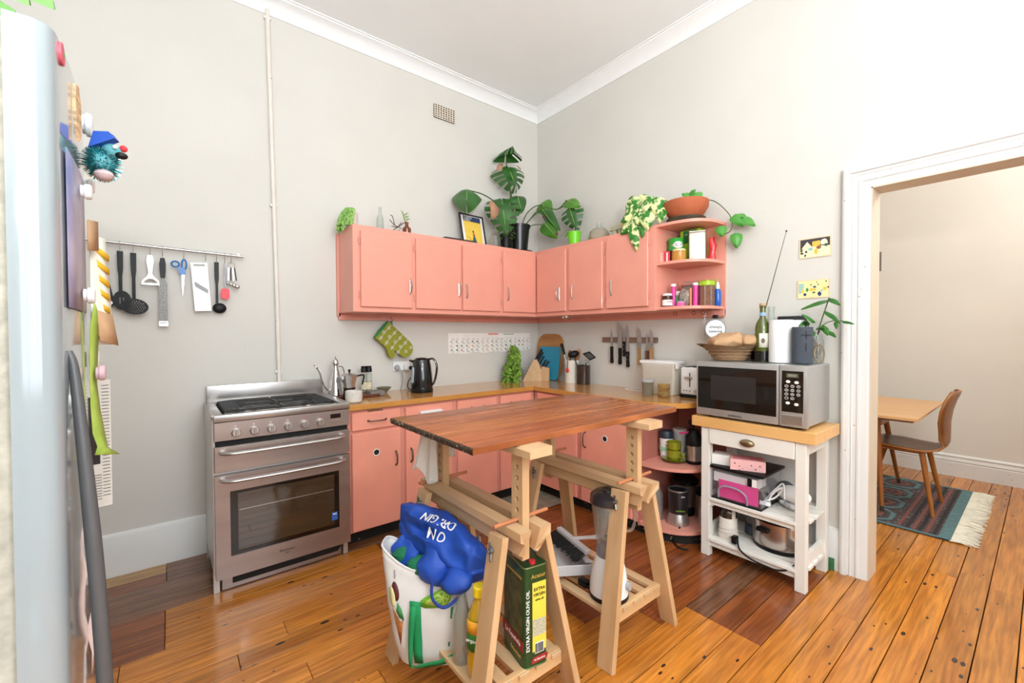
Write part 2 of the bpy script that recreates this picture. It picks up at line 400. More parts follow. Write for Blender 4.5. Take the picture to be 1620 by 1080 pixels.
# tapping on the floor: boards
rows = []; y = 0.0
ys = [0.0, -.13, -.235, -.33, -.428, -.525] + [-.525-.10533*k for k in range(1, 16)] + [-2.105-.1077*k for k in range(1, 26)]
ys[-1] = Y0
plank_cache = {}
def plank(x0, x1, ya, yb, m, dz=0.):
    wd = ya-yb-.0036; ln = x1-x0-.002
    key = (round(wd, 3), round(ln, 2), m.name)
    if key in plank_cache:
        o = plank_cache[key].copy(); COL.objects.link(o)
    else:
        b = MB().box((0, 0, -.01), (ln, wd, .02), bev=.0012); me = bpy.data.meshes.new('floorboard'); b.bm.to_mesh(me); b.bm.free(); me.materials.append(m)
        o = bpy.data.objects.new('floorboard', me); COL.objects.link(o); plank_cache[key] = o
    o.parent = floor; o.location = V((x0+x1)/2, (ya+yb)/2, dz)-floor.location
def segs(i, ya, yb):
    mid = (ya+yb)/2; P, Rb, D, T = pine_m, red_board_m, dark_board_m, tan_board_m
    r = random.Random(i*17+3)
    if mid > -.235:
        left = T if mid > -.13 else Rb
        return [(X0, -2.762, left), (-2.762, -1.6, D), (-1.6, 0, D)]
    if mid > -.525: return [(X0, -1.2-.3*r.random(), D), (-1.2, 0, Rb)] if False else [(X0, -2.2, D), (-2.2, 0, D)]
    if mid > -.86: return [(X0, -2.766, Rb), (-2.766, -1.785, P), (-1.785, -.7, D if i % 2 else Rb), (-.7, 0, Rb)]
    xr = -1.66 if mid > -1.3 else -1.35 if mid > -1.75 else -1.1
    if mid > -2.02:
        a = X0+.6+1.1*r.random()
        return [(X0, a, P), (a, xr, P), (xr, -.55-.3*r.random(), Rb)] and [(X0, a, P), (a, xr, P), (xr, .0, Rb), (0, FX, P)]
    if mid > -2.33:
        return [(X0, -.905, P), (-.905, -.12, D if -2.12 < mid < -2.0 else Rb), (-.12, FX, P)]
    a = -1.6+1.2*r.random(); b_ = .35+.5*r.random()
    if mid < -3.3: return [(X0, a, P), (a, FX, P)]
    return [(X0, a, P), (a, b_, P), (b_, FX, P)]
for i, (ya, yb) in enumerate(zip(ys, ys[1:])):
    for x0, x1, m in segs(i, ya, yb): plank(x0, x1, ya, yb, m, -random.random()*.0008)
# vinyl patch in the corner at the kickboards
tag(MB().box((-.62, -.62, .002), (.36, .34, .004)).build('vinyl_offcut', mat('grey_vinyl', '8A8170', .6, var=.2, scale=20)), 'grey scrap of old floor covering in the inner corner of the base cabinets', 'floor scrap')

# ------------------------------------------------------------------ fixtures on the walls
t = thing('wall_pipe', 'thin cream painted pipe running up the wall beside the stove', 'pipe', (-2.2, 0, .9))
MB().tube([(-2.197, -.016, .88), (-2.205, -.016, 1.5), (-2.237, -.016, 3.24)], .0125, n=12).build('pipe', mat('pipe_paint', 'E4DCD2', .5, var=.04, specks=(20., .1, '8A6A55')), t, world=True)
for z in (1.02, 2.05, 3.19):
    x = -2.199-.038*(z-.97)/2.26
    MB().box((x, -.012, z), (.04, .02, .016), bev=.003).build('pipe_clip', trim_m, t, world=True)
t = thing('air_vent', 'square terracotta coloured air vent grille high on the left wall', 'air vent', (-1.0, 0, 2.95))
holes = []
for i in range(8):
    for j in range(6):
        cx = -.091+.182*(i+.5)/8; cz = -.05+.1*(j+.5)/6; holes.append([(cx-.0072, cz-.0054), (cx+.0072, cz-.0054), (cx+.0072, cz+.0054), (cx-.0072, cz+.0054)])
Mv = frame((-1.0, -.010, 3.0), (1, 0, 0), (0, 0, 1))
MB().prism([(-.093, -.052), (.093, -.052), (.093, .052), (-.093, .052)], .008, M=Mv @ Matrix.Translation((0, 0, -.0)), holes=holes).build('grille', mat('vent_cream', 'D9CDBE', .7), t, world=True)
MB().box((-1.0, -.003, 3.0), (.186, .004, .104)).build('backing', mat('vent_dark', '3A2A20', .9), t, world=True)

# ------------------------------------------------------------------ upper cabinets
CT = 1.943; CB = 1.394; CD = .30
def tri_handle(b, c, out, up=V(0, 0, 1), s=1.):
    c = Vector(c); out = Vector(out); h = .052*s
    b.tube([c+up*h+out*.004, c-up*h+out*.004], .005, n=6)
    b.tube([c+up*h+out*.004, c+up*h*.72+out*.022, c+out*.042, c-up*h*.72+out*.022, c-up*h+out*.004], .0042, n=6)
def bow_handle(b, c, out, up=V(0, 0, 1), h=.05, dep=.024, r=.0048):
    c = Vector(c); out = Vector(out)
    b.tube([c+up*h, c+up*h*.85+out*dep*.7, c+up*h*.4+out*dep, c-up*h*.4+out*dep, c-up*h*.85+out*dep*.7, c-up*h], [r*1.5, r, r, r, r, r*1.5], n=8, flat=.7)
    for s in (1, -1): b.ell(c+up*h*s, (.007, .007, .007), n=8)
def door_slab(name, lo, hi, axis, face, m, parent):
    """lo/hi: (horizontal, z) corners; axis 'x' = on the left wall run, 'y' = on the right wall run"""
    w_ = hi[0]-lo[0]; h_ = hi[1]-lo[1]; c = ((lo[0]+hi[0])/2, (lo[1]+hi[1])/2); th = .018
    if axis == 'x': b = MB().box((c[0], face-th/2, c[1]), (w_, th, h_), bev=.004)
    else: b = MB().box((face-th/2, c[0], c[1]), (th, w_, h_), bev=.004)
    return b.build(name, m, parent, world=True)
def hinges(x, face, zs, axis, par):
    for z in zs:
        p = (x, face-.009, z) if axis == 'x' else (face-.009, x, z)
        MB().cyl(V(*p)-V(0, 0, .022), V(*p)+V(0, 0, .022), .0045, n=8).build('hinge', pink2_m, par, world=True)
t = thing('wall_cabinet', 'pink painted wall cabinet run above the counter left of the corner', 'cabinet', (-1.0, -.15, CB), group='pink wall cabinets')
del t['group']
b = MB(); b.box((-.915, -CD/2, (CT+CB)/2), (1.83, CD, CT-CB), bev=.002); b.build('body', pink_m, t, world=True)
MB().box((-.915, -.012, CB-.02), (1.836, .024, .05)).build('wall_rail', pink2_m, t, world=True)
MB().box((-1.833, -.012, (CT+CB)/2-.02), (.02, .024, CT-CB)).build('side_batten', pink2_m, t, world=True)
DL = [(-1.785, -1.435, -1.455, 1), (-1.407, -1.046, -1.068, 1), (-1.03, -.683, -1.0, 0), (-.651, -.307, -.61, 0)]
for i, (xa, xb, hx, tri) in enumerate(DL):
    dd = door_slab('door', (xa, 1.426), (xb, 1.909), 'x', -CD, pink_m, t)
    b = MB()
    if tri: tri_handle(b, (hx, -CD-.018, 1.575), (0, -1, 0))
    else: bow_handle(b, (hx, -CD-.018, 1.57), (0, -1, 0), dep=.016)
    b.build('handle', satin_m, dd, world=True)
    hinges(xa-.006 if i != 2 else xb+.006, -CD, (1.5, 1.84), 'x', dd)
t = thing('wall_cabinet', 'pink painted wall cabinet run above the knife rail right of the corner', 'cabinet', (-.15, -.9, CB))
b = MB(); b.box((-CD/2, -.871, (CT+CB)/2), (CD, 1.142, CT-CB), bev=.002); b.build('body', pink_m, t, world=True)
MB().box((-.012, -.6-.29, CB-.02), (.024, 1.72, .05)).build('wall_rail', pink2_m, t, world=True)
for i, (ya, yb, hy, tri) in enumerate([(-.67, -.335, -.605, 1), (-1.032, -.704, -.745, 0), (-1.405, -1.066, -1.115, 0)]):
    dd = door_slab('door', (ya, 1.426), (yb, 1.909), 'y', -CD, pink_m, t)
    b = MB()
    if tri: tri_handle(b, (-CD-.018, hy, 1.565), (-1, 0, 0))
    else: bow_handle(b, (-CD-.018, hy, 1.57), (-1, 0, 0), dep=.012)
    b.build('handle', satin_m, dd, world=True)
    if i: hinges(ya-.006, -CD, (1.5, 1.84), 'y', dd)
# curved end shelves
t = thing('corner_shelf', 'pink curved open shelf unit at the end of the wall cabinets', 'shelf', (-.1, -1.6, CB))
SY = -1.442
def quarter(rx, ry, n=14): return [(0, 0)] + [(-rx*sin(a), -ry*cos(a)) for a in [i*pi/2/n for i in range(n+1)]]
def q2(rx, ry, flat=.55, n=14):
    """shelf outline: square back corner, bowed front"""
    p = [(0, 0), (-rx, 0)]
    for i in range(n+1):
        a = i/n; p.append((-rx*cos(a*pi/2)**flat if a < 1 else 0, -ry*sin(a*pi/2)**(flat*1.15)))
    return p
for z in (CT-.018, 1.683, 1.400):
    MB().prism(q2(.285, .312), .018, M=Matrix.Translation((-.012, SY, z-.0))).build('shelf_board', pink_m, t, world=True)
MB().box((-.007, SY-.158, (CT+CB)/2-.012), (.014, .316, CT-CB+.02)).build('back_panel', pink_m, t, world=True)
MB().box((-.15, SY-.006, (CT+CB)/2), (.3, .012, CT-CB), bev=.001).build('side_panel', pink_m, t, world=True)
MB().box((-.02, SY-.16, 1.378), (.03, .312, .04)).build('bottom_rail', pink2_m, t, world=True)
b = MB()
for yy in (-.5, -1.47, -1.6, -1.66, -1.70): b.tube([V(-.10, yy, 1.392)+V(.0, .012*cos(a), -.008+.012*sin(a)-.004) for a in [i*2*pi/10 for i in range(10)]], .0018, n=5, closed=True)
b.build('cup_hooks', dkmetal_m, t, world=True)
t = thing('cabinet_light', 'small chrome puck light under the wall cabinets near the corner', 'light', (-.19, -.55, 1.375))
MB().lathe([(0, 0), (.03, 0), (.033, .008), (.033, .017), (0, .017)], (0, 0, 0), 20).build('housing', chrome_m, t)

# ------------------------------------------------------------------ base cabinets and counter
KZ = .075; BT = .806; BD = .472
t = thing('base_cabinet', 'pink base cabinets along the left wall beside the stove', 'cabinet', (-1.2, -.25, 0))
MB().box((-1.205, -BD/2, (KZ+BT)/2), (1.47, BD, BT-KZ), bev=.002).build('body', pink2_m, t, world=True)
MB().box((-1.2, -.215, KZ/2), (1.46, .43, KZ), bev=0).build('kickboard', mat('kick_black', '15130F', .8, specks=(40., .12, 'B7B7A8')), t, world=True)
cols = [(-1.908, -1.604), (-1.571, -1.229), (-1.189, -.852), (-.817, -.515)]
basep_m = mat('pink_paint_base', 'F4A28C', .42, var=.05, scale=5, bump=.08, bscale=25, specks=(11., .02, 'A85B4A'))
def hole_ring(c, n, par):
    Mh = frame(c, (1, 0, 0) if abs(n[1]) > .5 else (0, 1, 0), (0, 0, 1))
    b = MB(); b.tube([Mh @ V(.019*cos(a), .019*sin(a), 0) for a in [i*2*pi/20 for i in range(20)]], .003, n=6, closed=True); r_ = b.build('hole_ring', paper_m, par, world=True)
    b = MB(); b.prism([(.018*cos(i*2*pi/20), .018*sin(i*2*pi/20)) for i in range(20)], .003, M=Mh @ Matrix.Translation((0, 0, -.0015))); b.build('finger_hole', blackm_m, par, world=True)
for i, (xa, xb) in enumerate(cols):
    dr = door_slab('drawer', (xa, .681), (xb, .789), 'x', -BD, basep_m, t)
    b = MB()
    if i == 1: b.box((-1.40, -BD-.03, .745), (.16, .03, .02), bev=.008, seg=2); b.build('handle', white_m, dr, world=True)
    else: bow_handle(b, ((xa+xb)/2, -BD-.018, .733), (0, -1, 0), up=V(1, 0, 0), h=.055); b.build('handle', dkmetal_m, dr, world=True)
    dd = door_slab('door', (xa, .083), (xb, .666), 'x', -BD, basep_m, t)
    b = MB(); bow_handle(b, (xb-.035 if i % 2 == 0 else xa+.035, -BD-.018, .48), (0, -1, 0), h=.042); b.build('handle', dkmetal_m, dd, world=True)
    hinges(xb+.012 if i % 2 else xa-.01, -BD, (.16, .6), 'x', dd)
    if i == 0: hole_ring((-1.763, -BD-.019, .537), (0, -1, 0), dd); MB().box((-1.765, -BD-.0105, .79), (.09, .018, .006)).build('chipped_edge', mat('bare_wood_chip', '8A6035', .8), dr, world=True)
t = thing('base_cabinet', 'pink base cabinets along the right wall behind the trestle table', 'cabinet', (-.25, -1.0, 0))
MB().box((-BD/2, -.725-.235, (KZ+BT)/2), (BD, .965, BT-KZ), bev=.002).build('body', pink2_m, t, world=True)
MB().box((-.215, -.96, KZ/2), (.43, .96, KZ)).build('kickboard', MATS['kick_black'], t, world=True)
for i, (ya, yb) in enumerate([(-.94, -.525), (-1.405, -.985)]):
    dr = door_slab('drawer', (ya, .695), (yb, .789), 'y', -BD, basep_m, t)
    dd = door_slab('door', (ya, .083), (yb, .682), 'y', -BD, basep_m, t)
    b = MB(); bow_handle(b, (-BD-.018, yb-.04, .515), (-1, 0, 0), h=.052); b.build('handle', dkmetal_m, dd, world=True)
    hinges(ya-.01, -BD, (.16, .6), 'y', dd)
    if i == 1: hole_ring((-BD-.019, -1.198, .553), (-1, 0, 0), dd)
# open curved shelves below the counter end
t = thing('corner_shelf', 'pink curved open shelves under the end of the counter', 'shelf', (-.2, -1.6, 0))
SY2 = -1.445
for z in (.432, .062):
    MB().prism(q2(.455, .345, .62), .02, M=Matrix.Translation((-.012, SY2, z))).build('shelf_board', pink2_m, t, world=True)
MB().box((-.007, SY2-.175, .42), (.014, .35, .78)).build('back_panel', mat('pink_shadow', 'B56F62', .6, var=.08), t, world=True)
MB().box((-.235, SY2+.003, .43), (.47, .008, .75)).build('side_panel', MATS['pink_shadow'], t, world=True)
MB().prism(q2(.42, .33, .62), .062, M=Matrix.Translation((-.012, SY2, 0))).build('kickboard', MATS['kick_black'], t, world=True)
# counter
ct = [(-1.942, 0), (-1.942, -.503), (-.503, -.503), (-.503, -1.36)] + [(-.503*cos(a)**.62, -1.40-.35*sin(a)**.8) for a in [i*pi/2/14 for i in range(1, 14)]] + [(0, -1.75), (0, 0)]
top_m = mat('counter_laminate', 'CF9B5B', .14, col2='BF8644', scale=3, stretch=(1, 1, 1), spec=.6, coat=.3, specks=(14., .05, 'A56C30'))
t = thing('countertop', 'honey coloured L-shaped kitchen counter top over the pink base cabinets', 'counter', (-.9, -.25, .806))
MB().prism(ct, .032, M=Matrix.Translation((0, 0, .806))).build('slab', top_m, t, world=True)
e = [V(x, y, .822) for x, y in ct[1:-1]]
b = MB(); b.grid([[p+V(0, 0, -.014) + o_*.0, p+V(0, 0, -.014)+o_, p+V(0, 0, .0135)+o_, p+V(0, 0, .0135)+o_*.0] for p, o_ in [(e[0], V(0, -.003, 0)), (e[1], V(-.003, -.003, 0)), (e[2], V(-.003, 0, 0))] + [(p, V(-.002, -.002, 0)) for p in e[3:]]])
b.build('edge_strip', mat('counter_edge', 'C98C42', .3, var=.08, specks=(12., .05, '3A2210')), t, world=True)
# ------------------------------------------------------------------ stove
SX0, SX1 = -2.583, -1.95
t = thing('stove', 'freestanding stainless steel gas stove with oven beside the pink base cabinets', 'stove', ((SX0+SX1)/2, -.28, 0))
b = MB(); b.box(((SX0+SX1)/2, -.275, .47), (SX1-SX0, .51, .76), bev=.002)
b.box((SX0+.012, -.50, .045), (.024, .05, .09)); b.box((SX1-.012, -.50, .045), (.024, .05, .09)); b.box((SX0+.012, -.06, .045), (.024, .05, .09)); b.box((SX1-.012, -.06, .045), (.024, .05, .09))
b.build('body', mat('stove_side', 'C9C5C0', .35, .5, var=.04), t, world=True)
b = MB(); b.box(((SX0+SX1)/2, -.512, .04), (.57, .02, .075), bev=.003); b.build('plinth', steelw_m, t, world=True)
MB().prism([(-.26, -.02), (.24, -.02), (.26, .0), (.26, .03), (-.26, .03)], .003, M=frame(((SX0+SX1)/2+.02, -.522, .047), (1, 0, 0), (0, 0, 1))).build('toe_recess', blackm_m, t, world=True)
XL, XR = -2.575, -1.945; XC = (XL+XR)/2
# oven door with the window cut out
Mo = frame((XC, -.536, .3285), (1, 0, 0), (0, 0, 1))
out = [(-.315, -.2535), (.315, -.2535), (.315, .2475), (-.315, .2475)]
win = [(-.255, -.152), (.255, -.152), (.255, .165), (-.255, .165)]
od = MB().prism(out, .026, M=Mo, holes=[win]).build('oven_door', steelw_m, t, world=True)
MB().box((XC, -.556, .335), (.512, .004, .318)).build('window_border', mat('oven_black', '100A08', .12, spec=.6), od, world=True)
MB().box((XC+.003, -.5595, .338), (.452, .003, .276)).build('glass', mat('oven_glass', '3B3022', .05, spec=.8, var=.12, scale=4, coat=.6), od, world=True)
MB().box((XC+.003, -.562, .395), (.44, .002, .003)).build('oven_rack', satin_m, od, world=True)
s_ = MB().box((-2.03, -.5625, .245), (.03, .001, .045)).build('sticker', mat('blue_sticker', '2C62B8', .5, var=.3, scale=60), od, world=True)
MB().box((-2.03, -.5635, .257), (.02, .001, .006)).build('sticker_print', paper_m, od, world=True)
text('Electrolux', frame((-2.27, -.5625, .135), (1, 0, 0), (0, 0, 1)), .017, blackm_m, od)
text('chef', frame((-2.27, -.5625, .12), (1, 0, 0), (0, 0, 1)), .011, blackm_m, od)
gd = MB().box((XC, -.548, .652), (.63, .026, .124), bev=.002).build('grill_door', steelw_m, t, world=True)
MB().box((XC, -.545, .786), (.63, .03, .090), bev=.002).build('control_panel', steelw_m, t, world=True)
MB().box((XC, -.530, .727), (.62, .02, .035)).build('gap_strip', blackm_m, t, world=True)
def stove_handle(z, par):
    xa, xb = -2.545, -1.983
    pts = [(xa, -.56, z), (xa+.004, -.585, z), (xa+.025, -.606, z), (xa+.07, -.615, z), (XC, -.62, z), (xb-.07, -.615, z), (xb-.025, -.606, z), (xb-.004, -.585, z), (xb, -.56, z)]
    MB().tube(spline(pts, 4), .0145, n=12, flat=.62, upv=(0, 0, 1)).build('handle', satin_m, par, world=True)
stove_handle(.688, gd); stove_handle(.556, od)
for i, x in enumerate((-2.486, -2.409, -2.334, -2.256, -2.177, -2.098)):
    b = MB(); Mk = frame((x, -.56, .776), (1, 0, 0), (0, 0, 1))
    b.lathe([(0, 0), (.021, 0), (.021, .006), (.0185, .022), (.016, .024), (0, .024)], n=24, M=Mk)
    b.box((0, 0, .027), (.0085, .036, .012), M=Mk, bev=.002)
    k = b.build('knob', satin_m, t, world=True)
    MB().box((x-.003, -.5605, .808), (.005, .001, .005)).build('knob_mark', paper_m if i < 4 else red_m, t, world=True)
MB().box((-2.02, -.5605, .80), (.054, .003, .024)).build('clock_display', mat('display_dark', '1B0D10', .15), t, world=True)
b = MB()
for i in range(5): b.cyl((-2.04+.0105*i, -.56, .778), (-2.04+.0105*i, -.563, .778), .0032, n=8)
b.build('clock_buttons', satin_m, t, world=True)
# hob: raised rim, sunk tray, grates and burners
b = MB(); b.box((XC, -.55, .85), (.636, .03, .034), bev=.006, seg=2); b.box((SX0+.02, -.29, .856), (.045, .52, .024), bev=.005, seg=2); b.box((SX1-.015, -.29, .856), (.05, .52, .024), bev=.005, seg=2)
b.box((XC, -.05, .86), (.62, .06, .02), bev=.003); b.box((XC, -.29, .836), (.60, .50, .012)); b.build('hob', steel_m, t, world=True)
b = MB(); b.box((XC, -.03, .9125), (.628, .022, .095), bev=.005, seg=2); b.build('splashback', steel_m, t, world=True)
iron_m = mat('cast_iron', '1B1B1C', .4, .3, var=.15)
for i, (ga, gb) in enumerate([(-2.515, -2.27), (-2.262, -2.02)]):
    b = MB()
    for yy in (-.10, -.29, -.48): b.tube([(ga, yy, .868), (gb, yy, .868)], .0042, n=6)
    for xx in (ga, gb): b.tube([(xx, -.10, .868), (xx, -.48, .868)], .0042, n=6)
    for k in range(15):
        yy = -.10-.38*k/14
        edge = ga if i == 0 else gb; s = -1 if i == 0 else 1; o_ = gb if i == 0 else ga
        b.tube([(edge+s*.005, yy, .846), (edge+s*.016, yy, .855), (edge+s*.010, yy, .872), (edge-s*.05, yy, .876)] + ([(o_, yy, .876)] if k % 2 == 0 else [(edge-s*.08, yy, .870)]), .0034, n=6)
    b.build('grate', iron_m, t, world=True)
for x, y, r in ((-2.43, -.39, .05), (-2.43, -.17, .036), (-2.12, -.39, .036), (-2.12, -.17, .044), (-2.27, -.28, .03)):
    br = MB().lathe([(0, 0), (r*1.1, 0), (r*1.1, .006), (r, .016), (0, .016)], (x, y, .842), 20).build('burner', satin_m, t, world=True)
    MB().lathe([(0, 0), (r*.8, 0), (r*.82, .006), (r*.6, .009), (0, .009)], (x, y, .858), 20).build('burner_cap', iron_m, br, world=True)
b = MB(); b.tube(spline([(-2.5, -.4, .87), (-2.45, -.46, .873), (-2.36, -.47, .873), (-2.30, -.46, .873)], 5), .005, n=6); b.build('spoon_rest', satin_m, t, world=True)

# ------------------------------------------------------------------ trestle table
TX0, TX1, TY0, TY1, TZ = -2.075, -1.02, -2.02, -1.452, .93
tab_m = plank_mat('jarrah_wood', 'BA6E3C', '8A4624', '5A2412', False)
t = thing('table_top', 'reddish brown plank table top laid over two wooden trestles', 'table', ((TX0+TX1)/2, (TY0+TY1)/2, TZ-.02))
yy = [TY0, TY0+.16, TY0+.30, TY0+.45, TY1]
tb_ms = [tab_m, plank_mat('jarrah_wood_b', 'C47A44', '98542C', '5A2412', False), tab_m, plank_mat('jarrah_wood_c', 'B06A3C', '803F22', '5A2412', False)]
for k, (a, c) in enumerate(zip(yy, yy[1:])):
    MB().box(((TX0+TX1)/2, (a+c)/2, TZ-.0105), (TX1-TX0, c-a-.0006, .021), bev=.0012).build('plank', tb_ms[k], t, world=True)
b = MB(); pts = []
import mathutils.noise as mn
for i in range(60):
    y = TY0+(TY1-TY0)*i/59; w_ = .0025*mn.noise(V(i*1.3, 0, 0)); pts.append([V(TX0-.001+.0, y, TZ-.001), V(TX0-.004+w_, y, TZ-.006), V(TX0-.003-w_, y, TZ-.016+w_), V(TX0+.001, y, TZ-.022+w_)])
b.grid(pts); b.build('rough_edge', mat('rough_edge', '4A3A2C', .85, var=.5, scale=70, bump=.8, bscale=90, specks=(70., .25, 'B9A890')), t, world=True)

HB = .60  # height of the underside of the beams
def trestle(label, x0, y_near, y_far):
    t = thing('trestle', label, 'trestle', (x0, (y_near+y_far)/2, 0), group=None)
    yc = (y_near+y_far)/2; L_ = y_far-y_near
    yn, yf = y_near+.06, y_far-.06        # legs
    for s in (-1, 1):
        b = MB()
        # a capped rail with a stepped foot, ends cut to a slant
        prof = [(.018, .655), (.062, .655), (.062, .628), (.046, .620), (.046, .575), (.030, .565), (.018, .575)]
        y0_, y1_ = y_near-.02, y_far+.02
        rows_ = []
        for yk, k in ((y0_, 0), (y1_, 1)):
            rows_.append([V(x0+s*px, yk + ((.028 if k == 0 else -.028) if z < .61 else 0), z) for px, z in prof])
        b.grid(rows_, closed_u=True); b.bm.verts.ensure_lookup_table(); n_ = len(prof)
        b.bm.faces.new([b.bm.verts[i] for i in range(n_)]); b.bm.faces.new([b.bm.verts[i] for i in range(2*n_-1, n_-1, -1)])
        b.build('beam', beech_m, t, world=True)
    for y, dy in ((yn, -.035), (yf, .035)):
        for s in (-1, 1):
            MB().bar((x0+s*.082, y-dy*.0, .632), (x0+s*.213, y+dy, -.002), .072, .024, up=(1, 0, .2), bev=.0015).build('leg', beechz_m, t, world=True)
        # upright post with a row of peg holes
        up_ = y + (-.005 if y == yn else .005)
        holes = [[(.0085*cos(a), zc+.0085*sin(a)) for a in [i*2*pi/10 for i in range(10)]] for zc in [-.085+.034*k for k in range(6)]]
        # outline taller than the holes; local frame: x = +Y world, y = up, z = -X world
        Mu = frame((x0+.014, up_, .745), (0, -1, 0), (0, 0, 1))
        MB().prism([(-.027, -.205), (.027, -.205), (.027, .135), (-.027, .135)], .028, M=Mu, holes=[h for h in holes]).build('post', beechz_m, t, world=True)
        pg = MB(); pg.cyl((x0-.105, up_, .664), (x0+.115, up_, .664), .0062, n=10); pg.build('peg', mat('peg_wood', 'C07850', .5, var=.1), t, world=True)
        # wing nut on the outer leg face
        for s in (-1, 1):
            b = MB(); c = V(x0+s*.102, y-dy*.1, .59)
            b.cyl(c+V(-s*.01, 0, 0), c+V(s*.022, 0, 0), .004, n=8); b.cyl(c, c+V(s*.014, 0, 0), .009, n=10)
            b.box(c+V(s*.012, 0, .018), (.006, .01, .024), rot=(.35, s*.3, 0), bev=.002); b.box(c+V(s*.012, -.004, -.018), (.006, .01, .024), rot=(-.35, -s*.3, 0), bev=.002)
            b.build('wing_nut', mat('zinc', '8E9194', .35, .9), t, world=True)
        # low cross bar carrying the slats
        yb = y+dy*.72
        MB().box((x0, yb+(.018 if y == yn else -.018), .148), (.345, .02, .055), bev=.0015).build('cross_bar', mat('beech_wood_across', 'E0B888', .45, col2='CFA370', scale=3.2, stretch=(.7, 6, 6)), t, world=True)
    for k in range(5):
        xs = x0+(-.142+.071*k)
        MB().box((xs, yc, .166), (.042, (yf-yn)+.05, .016), bev=.0015).build('slat', beech_m, t, world=True)
    # top board the table rests on
    b = MB(); z0 = .880
    for (ya, yb) in ((y_near-.045, y_far+.045),):
        vs = [(-.045, 0), (.045, 0), (.045, .028), (.03, .0288), (-.03, .0288), (-.045, .022)]
        b.prism(vs, yb-ya, M=frame((x0, yb, z0), (1, 0, 0), (0, 0, 1)))
    b.build('top_board', beech_m, t, world=True)
    return t
trestle('beech trestle holding up the left half of the red table top, bags hung beneath it', -1.87, -2.035, -1.43)
trestle('beech trestle under the right table end with a blender on its slats', -1.27, -2.035, -1.43)

# ------------------------------------------------------------------ microwave cart
t = thing('kitchen_cart', 'white painted kitchen trolley with butcher block top under the microwave', 'cart', (-.2, -2.05, 0))
cw_m = mat('cart_paint', 'ECE9E1', .45, var=.03, scale=6, bump=.08, bscale=30, specks=(14., .03, 'B8A68E'))
block_m = mat('butcher_block', 'E9B877', .35, col2='DCA562', scale=3, stretch=(7, .8, 7), bump=.03)
b = MB(); b.box((-.218, -2.055, .7525), (.366, .605, .055), bev=.002); b.build('block_top', block_m, t, world=True)
for x in (-.365, -.062):
    for y in (-1.825, -2.292):
        MB().box((x, y, .3625), (.042, .046, .725), bev=.002).build('leg', cw_m, t, world=True)
for y in (-1.825, -2.292):
    MB().box((-.2135, y, .69), (.27, .022, .07)).build('side_rail', cw_m, t, world=True)
    MB().box((-.2135, y-.0, .13), (.27, .022, .06)).build('side_rail', cw_m, t, world=True)
    MB().box((-.2135, y+(.03 if y < -2 else -.03), .30), (.32, .02, .03)).build('shelf_bearer', cw_m, t, world=True)
MB().box((-.062, -2.06, .69), (.02, .43, .07)).build('back_rail', cw_m, t, world=True)
dr = MB().box((-.382, -2.058, .680), (.02, .418, .086), bev=.003).build('drawer', cw_m, t, world=True)
b = MB(); Mh = frame((-.393, -2.052, .676), (0, -1, 0), (0, 0, 1))
P = []
for i in range(9):
    a = pi*i/8; row = []
    for j in range(7):
        c_ = (pi/2)*j/6; row.append(Mh @ V(-.037*cos(a)*1.0*(1 if j == 0 else cos(c_*.98)), .020*sin(a)*1-.004, .0+.018*sin(a)**.6*sin(c_*1.0)+.001))
    P.append(row)
b.grid(P)
b2 = MB(); b2.lathe([(.037, 0), (.036, .008), (.030, .016), (.018, .021), (0, .023)], n=24, M=Mh @ Matrix.Diagonal((1, .55, .9, 1)), sy=1.); b.bm.free()
b2.build('cup_handle', mat('antique_brass', '9A8A6C', .3, .9, var=.1), dr, world=True)
for z, sl in ((.317, 5), (.088, 5)):
    for k in range(sl):
        x = -.362+.300*k/(sl-1)
        MB().box((x, -2.058, z+.009), (.058, .428 if k in (0, 4) else .51, .016), bev=.0015).build('shelf_slat', cw_m, t, world=True)
MB().box((-.366, -2.058, .072), (.02, .42, .028)).build('front_rail', cw_m, t, world=True)
MB().box((-.366, -2.058, .303), (.02, .42, .02)).build('front_rail', cw_m, t, world=True)

# ------------------------------------------------------------------ microwave
t = thing('microwave', 'silver microwave oven with black glass door on the butcher block', 'microwave', (-.2, -2.05, .78))
MY0, MY1, MZ0, MZ1, MXF, MXB = -2.318, -1.770, .792, 1.092, -.372, -.045
mwm = mat('microwave_silver', 'B9B8B6', .35, .55, var=.03)
b = MB(); b.box(((MXF+MXB)/2+.01, (MY0+MY1)/2, (MZ0+MZ1)/2), (MXB-MXF-.02, MY1-MY0-.006, MZ1-MZ0-.004), bev=.006); b.build('case', mwm, t, world=True)
b = MB()
for x in (-.33, -.09):
    for y in (-1.83, -2.27): b.cyl((x, y, .7795), (x, y, .796), .014, n=12)
b.build('feet', black_m, t, world=True)
PY = -2.196  # split between door and panel
dr = MB().box((MXF+.004, (PY+MY1)/2, (MZ0+MZ1)/2), (.034, MY1-PY-.002, MZ1-MZ0), bev=.006, seg=2).build('door', mwm, t, world=True)
MB().box((MXF-.0135, (PY+MY1)/2+.0, .948), (.003, MY1-PY-.022, .232), bev=.001).build('door_glass', dglass_m, dr, world=True)
MB().box((MXF-.0155, (PY+MY1)/2+.01, .950), (.002, .235, .135), bev=.0005).build('viewing_mesh', mat('mw_window', '2E2B29', .25), dr, world=True)
pn = MB().box((MXF+.004, (PY+MY0)/2, (MZ0+MZ1)/2), (.034, PY-MY0-.002, MZ1-MZ0), bev=.006, seg=2).build('control_panel', mwm, t, world=True)
MB().box((MXF-.0135, (PY+MY0)/2+.002, .965), (.003, .092, .200), bev=.001).build('panel_glass', dglass_m, pn, world=True)
MB().box((MXF-.0135, (PY+MY0)/2+.002, .828), (.005, .090, .046), bev=.002).build('open_button', satin_m, pn, world=True)
